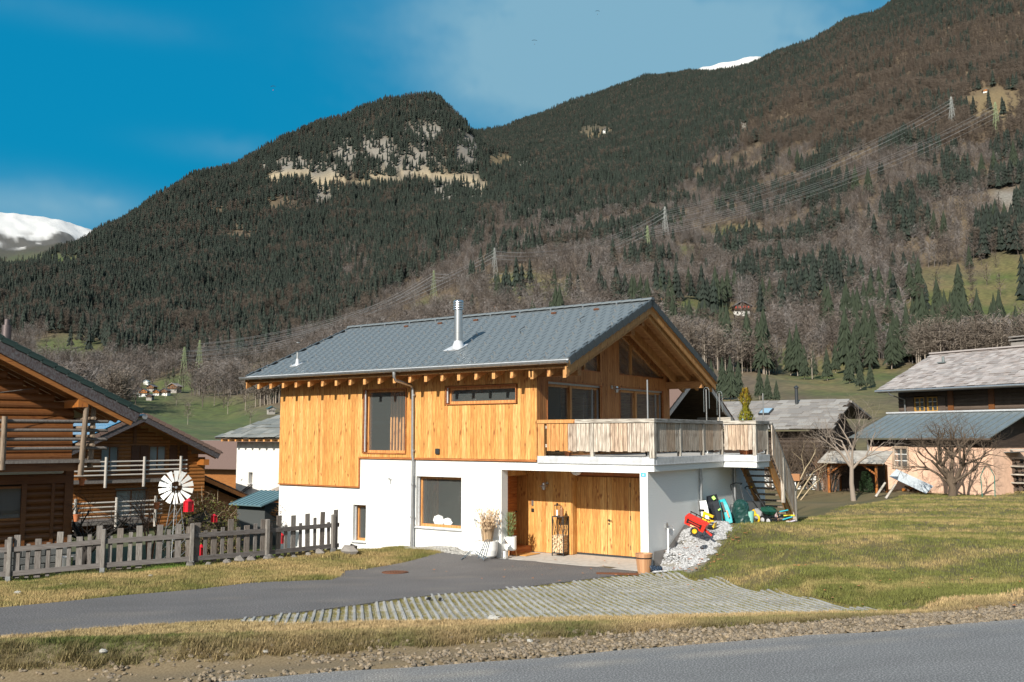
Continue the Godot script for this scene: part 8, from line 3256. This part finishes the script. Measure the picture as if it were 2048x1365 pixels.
# ---- far houses, masts and cables
func far_chalet(px: float, py: float, wpx: float, lab: String, wood: StandardMaterial3D, base: StandardMaterial3D, roofm: StandardMaterial3D, turn := 0.3, shutters: StandardMaterial3D = null, cat := "house") -> void:
	var p := hit(px, py)
	var w: float = wpx * (p - CAM).dot(cf) / FOCAL
	var face := atan2(CAM.x - p.x, CAM.z - p.z) + turn
	var o := thing("hill_chalet", lab, cat, p, face)
	var h1 := w * 0.30
	var h2 := w * 0.36
	var b := MB.new()
	b.box(Vector3(-w * 0.42, -w * 0.5, -w * 0.9), Vector3(w * 0.42, h1, 0))
	part("base_wall", b, base, o)
	b = MB.new()
	b.prism(PackedVector2Array([Vector2(-w * 0.44, h1), Vector2(w * 0.44, h1), Vector2(w * 0.44, h1 + h2 * 0.62), Vector2(0, h1 + h2 * 1.25), Vector2(-w * 0.44, h1 + h2 * 0.62)]), -w * 0.9, w * 0.03)
	part("wood_wall", b, wood, o)
	b = MB.new()
	for s in [-1, 1]:
		b.obox(Transform3D(Basis(Vector3.BACK, -s * 0.50), Vector3(s * w * 0.26, h1 + h2 * 1.05, -w * 0.42)), Vector3(w * 0.68, w * 0.045, w * 1.15))
	part("roof", b, roofm, o)
	b = MB.new()
	b.box(Vector3(-w * 0.44, h1 + h2 * 0.05, w * 0.03), Vector3(w * 0.44, h1 + h2 * 0.22, w * 0.13))
	part("balcony", b, wood, o)
	for k in 3:
		b = MB.new()
		var x := w * (-0.26 + 0.26 * k)
		b.box(Vector3(x - w * 0.05, h1 + h2 * 0.34, w * 0.02), Vector3(x + w * 0.05, h1 + h2 * 0.66, w * 0.045))
		part("window", b, M.black, o)
		if shutters != null:
			for s in [-1, 1]:
				b = MB.new()
				b.box(Vector3(x + s * w * 0.08 - w * 0.03, h1 + h2 * 0.34, w * 0.02), Vector3(x + s * w * 0.08 + w * 0.03, h1 + h2 * 0.66, w * 0.05))
				part("shutter", b, shutters, o)
		if k != 1:
			b = MB.new()
			b.box(Vector3(x - w * 0.04, h1 * 0.35, -0.01), Vector3(x + w * 0.04, h1 * 0.75, w * 0.015))
			part("window", b, M.black, o)


func pylon(px: float, py: float, top: float, lab: String, m: StandardMaterial3D) -> Array:
	var p := hit(px, py)
	var h: float = (py - top) * (p - CAM).dot(cf) / FOCAL
	var o := thing("power_pylon", lab, "pylon", p, atan2(CAM.x - p.x, CAM.z - p.z) + 0.6)
	var b := MB.new()
	var wf := func(k: float) -> float: return h * (0.085 * (1.0 - k) * (1.0 - k * 0.4) + 0.012)
	var thick := h * 0.0065
	for s in [[-1, -1], [1, -1], [1, 1], [-1, 1]]:
		var pts := []
		var rr := []
		for k in 5:
			var w: float = wf.call(k / 4.0)
			pts.append(Vector3(s[0] * w, h * k / 4.0, s[1] * w))
			rr.append(thick)
		b.tube(pts, rr, 4)
	part("leg", b, m, o)
	b = MB.new()
	for k in 9:
		var w0: float = wf.call(k / 9.0)
		var w1: float = wf.call((k + 1) / 9.0)
		var y0 := h * k / 9.0
		var y1 := h * (k + 1) / 9.0
		for s in [-1, 1]:
			b.tube([Vector3(-w0, y0, w0 * s), Vector3(w1, y1, w1 * s)], [thick * 0.6, thick * 0.6], 3)
			b.tube([Vector3(w0, y0, w0 * s), Vector3(-w1, y1, w1 * s)], [thick * 0.6, thick * 0.6], 3)
			b.tube([Vector3(w0 * s, y0, -w0), Vector3(w1 * s, y1, w1)], [thick * 0.6, thick * 0.6], 3)
	part("bracing", b, m, o)
	var tips := []
	for q in [[0.66, 0.13], [0.78, 0.10], [0.90, 0.075]]:
		b = MB.new()
		for s in [-1, 1]:
			b.tube([Vector3(0, h * (q[0] + 0.03), 0), Vector3(s * h * q[1], h * q[0], 0)], [thick, thick * 0.6], 3)
			b.tube([Vector3(0, h * q[0], 0), Vector3(s * h * q[1], h * q[0], 0)], [thick, thick * 0.6], 3)
			tips.append(o.transform * Vector3(s * h * q[1], h * (q[0] - 0.02), 0))
		part("cross_arm", b, m, o)
	return tips


func cables(a: Array, c: Array, lab: String, sag: float) -> void:
	var m: Vector3 = (a[0] + c[0]) * 0.5
	var o := thing("power_line", lab, "power line", a[0])
	for i in a.size():
		var pts := []
		var rr := []
		for k in 13:
			var t := k / 12.0
			var q: Vector3 = a[i].lerp(c[i], t) - a[0]
			q.y -= sag * 4.0 * t * (1.0 - t)
			pts.append(q)
			rr.append(0.10)
		var b := MB.new()
		b.tube(pts, rr, 3, false)
		part("cable", b, M.cable, o)


func far_things() -> void:
	var dark := col(0.065, 0.035, 0.022, 0.9)
	var brown := col(0.15, 0.07, 0.03, 0.9)
	var orange := col(0.38, 0.15, 0.04, 0.9)
	var white := col(0.72, 0.71, 0.68, 0.9)
	var stone := col(0.28, 0.26, 0.24, 0.9)
	var slate := col(0.10, 0.10, 0.11, 0.9)
	var grey_r := col(0.24, 0.21, 0.20, 0.9)
	var red := col(0.42, 0.05, 0.03, 0.8)
	far_chalet(1485, 633, 36, "white based black timber chalet with red shutters on the green meadow", dark, white, slate, 0.15, red)
	far_chalet(1410, 593, 19, "small brown chalet with white base at the upper end of the meadow", brown, white, slate, 0.2)
	far_chalet(1490, 716, 26, "dark timber chalet on a stone base below the black and white one", dark, stone, grey_r, 0.3)
	far_chalet(1340, 466, 20, "small dark chalet beside two pylons high on the slope", dark, stone, slate, 0.4)
	far_chalet(1150, 586, 17, "orange timber chalet with white balcony just above the tiled roof", orange, white, dark, 0.1)
	far_chalet(1013, 592, 13, "little hut with whitish walls and brown roof left on the sunny slope", brown, white, brown, 0.2)
	far_chalet(1093, 527, 13, "tiny dark chalet on a wall above the scrub slope", dark, stone, dark, 0.3)
	far_chalet(1126, 515, 9, "tiny orange roofed chalet right of the tiny dark one", orange, white, orange, 0.2)
	far_chalet(983, 624, 17, "brown chalet peeping over the tiled ridge right of the steel flue", orange, brown, dark, 0.1)
	far_chalet(1257, 601, 11, "chalet top with orange gable just over the right part of the ridge", orange, brown, dark, 0.0)
	far_chalet(1319, 608, 15, "red brown chalet touching the right end of the roof ridge", orange, red, dark, 0.2)
	far_chalet(1171, 562, 10, "small orange roof hidden among bare trees", orange, stone, orange, 0.2)
	far_chalet(1992, 160, 13, "brown hut at the top of the high right meadow", brown, stone, brown, 0.2)
	far_chalet(1972, 187, 10, "small orange hut on the high right meadow", orange, white, grey_r, 0.2)
	far_chalet(1196, 266, 10, "left one of two pale barns on the tan clearing", stone, stone, grey_r, 0.3)
	far_chalet(1212, 264, 11, "right one of two pale barns on the tan clearing", stone, white, grey_r, 0.3)
	far_chalet(344, 785, 22, "big dark chalet with pink grey roof standing apart above the hamlet", brown, stone, grey_r, -0.5)
	far_chalet(291, 772, 11, "small pale blue roofed hut above the hamlet", white, white, col(0.3, 0.42, 0.5), -0.4)
	far_chalet(273, 780, 14, "chalet at the upper left of the hamlet", brown, stone, brown, 0.4)
	far_chalet(270, 788, 15, "grey roofed chalet at the left of the hamlet", dark, white, slate, -0.4)
	far_chalet(285, 794, 18, "bright orange gabled chalet in the middle of the hamlet", orange, white, slate, -0.3)
	far_chalet(300, 784, 16, "dark roofed chalet behind the orange gabled one in the hamlet", brown, stone, slate, -0.5)
	far_chalet(311, 791, 14, "orange chalet right of centre in the hamlet", orange, white, slate, -0.4)
	far_chalet(327, 792, 16, "brown chalet at the right end of the hamlet", brown, white, slate, -0.5)
	far_chalet(297, 799, 13, "low dark barn at the lower edge of the hamlet", dark, stone, slate, -0.4, null, "barn")
	far_chalet(246, 783, 12, "orange timber house just above the green tiled verge", orange, orange, brown, -0.2)
	far_chalet(543, 828, 16, "teal roofed shed on the slope left of the wooden facade", stone, stone, col(0.05, 0.11, 0.12), 0.2, null, "shed")
	far_chalet(1404, 707, 9, "whitish hoarding like hut low on the slope right of the gable", white, white, white, 0.2, null, "hut")
	var green := col(0.20, 0.24, 0.13, 0.8)
	var grey := col(0.26, 0.27, 0.26, 0.8)
	var l1 := [pylon(366, 773, 694, "nearest green pylon rising from the hamlet", green), pylon(867, 597, 541, "yellow green pylon behind the left part of the tiled roof", green), pylon(1296, 516, 453, "yellow green pylon left of the high dark chalet", green), pylon(1995, 282, 205, "rightmost green pylon below the high meadow", green)]
	var l2 := [pylon(397, 752, 681, "grey green pylon at the forest edge right of the nearest one", green), pylon(989, 557, 495, "grey pylon on the ridge of the scrub slope", grey), pylon(1331, 486, 414, "grey pylon just left above the high dark chalet", grey), pylon(1906, 264, 193, "grey pylon high on the right slope among larches", grey)]
	for i in 3:
		cables(l1[i], l1[i + 1], ["lower power cables from the hamlet pylon to the one behind the roof", "lower power cables between roof and high chalet", "lower power cables climbing to the rightmost pylon"][i], 14.0)
		cables(l2[i], l2[i + 1], ["upper power cables from the forest edge to the scrub ridge", "upper power cables along the scrub slope", "upper power cables climbing to the pylon among larches"][i], 14.0)
	# a glider in the sky, far off
	for q in [[546, 175, 1500.0, "tiny white and red paraglider left of the mountain top", 5.0], [1069, 83, 1800.0, "tiny dark paraglider in the middle of the sky", 6.0], [1195, 24, 1800.0, "tiny dark paraglider near the top of the sky", 5.0]]:
		var p := at(q[0], q[1], q[2])
		var o := thing("paraglider", q[3], "paraglider", p, 0.6)
		var b := MB.new()
		var s: float = q[4]
		for k in 8:
			var a0 := PI * (0.2 + 0.6 * k / 8.0)
			var a1 := PI * (0.2 + 0.6 * (k + 1) / 8.0)
			b.quad(Vector3(cos(a0) * s, sin(a0) * s * 0.5, -0.8), Vector3(cos(a0) * s, sin(a0) * s * 0.5, 0.8), Vector3(cos(a1) * s, sin(a1) * s * 0.5, 0.8), Vector3(cos(a1) * s, sin(a1) * s * 0.5, -0.8))
		part("wing", b, white if q[0] == 546 else dark, o)
		b = MB.new()
		b.blob(Vector3(0, -s * 0.9, 0), Vector3(0.5, 0.9, 0.5), 3, 0.1)
		part("pilot", b, red if q[0] == 546 else dark, o)


func _ready() -> void:
	cam_basis()
	var cam := Camera3D.new()
	cam.name = "camera"
	cam.position = CAM
	cam.basis = Basis(cr, cu, -cf)
	cam.fov = rad_to_deg(2.0 * atan(682.5 / FOCAL))
	cam.near = 0.1
	cam.far = 14000.0
	add_child(cam)
	var env := Environment.new()
	env.background_mode = Environment.BG_SKY
	env.tonemap_mode = Environment.TONE_MAPPER_LINEAR
	env.tonemap_exposure = 1.62
	env.sdfgi_enabled = true
	env.ssao_enabled = true
	env.ssil_enabled = true
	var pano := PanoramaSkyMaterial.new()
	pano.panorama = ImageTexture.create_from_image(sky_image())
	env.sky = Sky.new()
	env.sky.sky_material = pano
	env.background_energy_multiplier = 1.0
	var we := WorldEnvironment.new()
	we.name = "air"
	we.environment = env
	add_child(we)
	var sun := DirectionalLight3D.new()
	sun.name = "sun"
	sun.light_energy = 1.45
	sun.light_color = Color(1.0, 0.975, 0.925)
	sun.light_angular_distance = 0.5
	sun.shadow_enabled = true
	add_child(sun)
	sun.look_at_from_position(Vector3.ZERO, Vector3(-0.13, -0.6, -1.0))
	rng.seed = 2024
	fbm.seed = 5
	fbm.frequency = 1.0
	fbm.fractal_octaves = 4
	fine.seed = 15
	fine.frequency = 1.0
	fine.fractal_octaves = 3
	ridged.seed = 25
	ridged.frequency = 1.0
	ridged.fractal_type = FastNoiseLite.FRACTAL_RIDGED
	ridged.fractal_octaves = 3
	materials()
	M.fir_near = mk(lin(0.020, 0.030, 0.014), 0.9)
	M.bark_light = mk(lin(0.26, 0.22, 0.18), 0.95)
	M.twig = mk(lin(0.165, 0.135, 0.11), 0.95)
	M.bark_black = mk(lin(0.022, 0.018, 0.016), 0.95)
	M.bark_pale = mk(lin(0.24, 0.195, 0.16), 0.95)
	M.bark_brown = mk(lin(0.10, 0.072, 0.05), 0.95)
	M.twig_red = mk(lin(0.20, 0.115, 0.07), 0.95)
	M.twig_pale = mk(lin(0.40, 0.32, 0.21), 0.95)
	M.split = [mk(lin(0.56, 0.40, 0.24), 0.9), mk(lin(0.46, 0.30, 0.17), 0.9), mk(lin(0.62, 0.48, 0.31), 0.9)]
	M.stave = [mk(lin(0.42, 0.22, 0.11), 0.7), mk(lin(0.48, 0.255, 0.13), 0.7), mk(lin(0.38, 0.19, 0.09), 0.7)]
	M.cable = mk(lin(0.25, 0.25, 0.25), 0.6)
	M.red = mk(lin(0.50, 0.012, 0.025), 0.45)
	M.stone_wall = mk(lin(0.25, 0.255, 0.25), 0.9, noise_tex(41, 0.04, [[0.0, grey(0.55)], [1.0, grey(1.0)]]), Vector3(2, 2, 2))
	M.log_rail_pale = mk(lin(0.36, 0.33, 0.30), 0.85)
	M.solar = mk(lin(0.035, 0.16, 0.30), 0.12)
	M.sky_glass = mk(lin(0.25, 0.36, 0.45), 0.08)
	ground_marks()
	land_columns()
	var t0 := Time.get_ticks_msec()
	terrain()
	print("terrain ", Time.get_ticks_msec() - t0)
	forest()
	print("forest ", Time.get_ticks_msec() - t0)
	near_ground()
	paving()
	grasses()
	stones()
	main_house()
	terrace()
	fence()
	left_houses()
	garden()
	right_houses()
	trees_near()
	porch_things()
	side_things()
	far_things()
	print("all ", Time.get_ticks_msec() - t0)
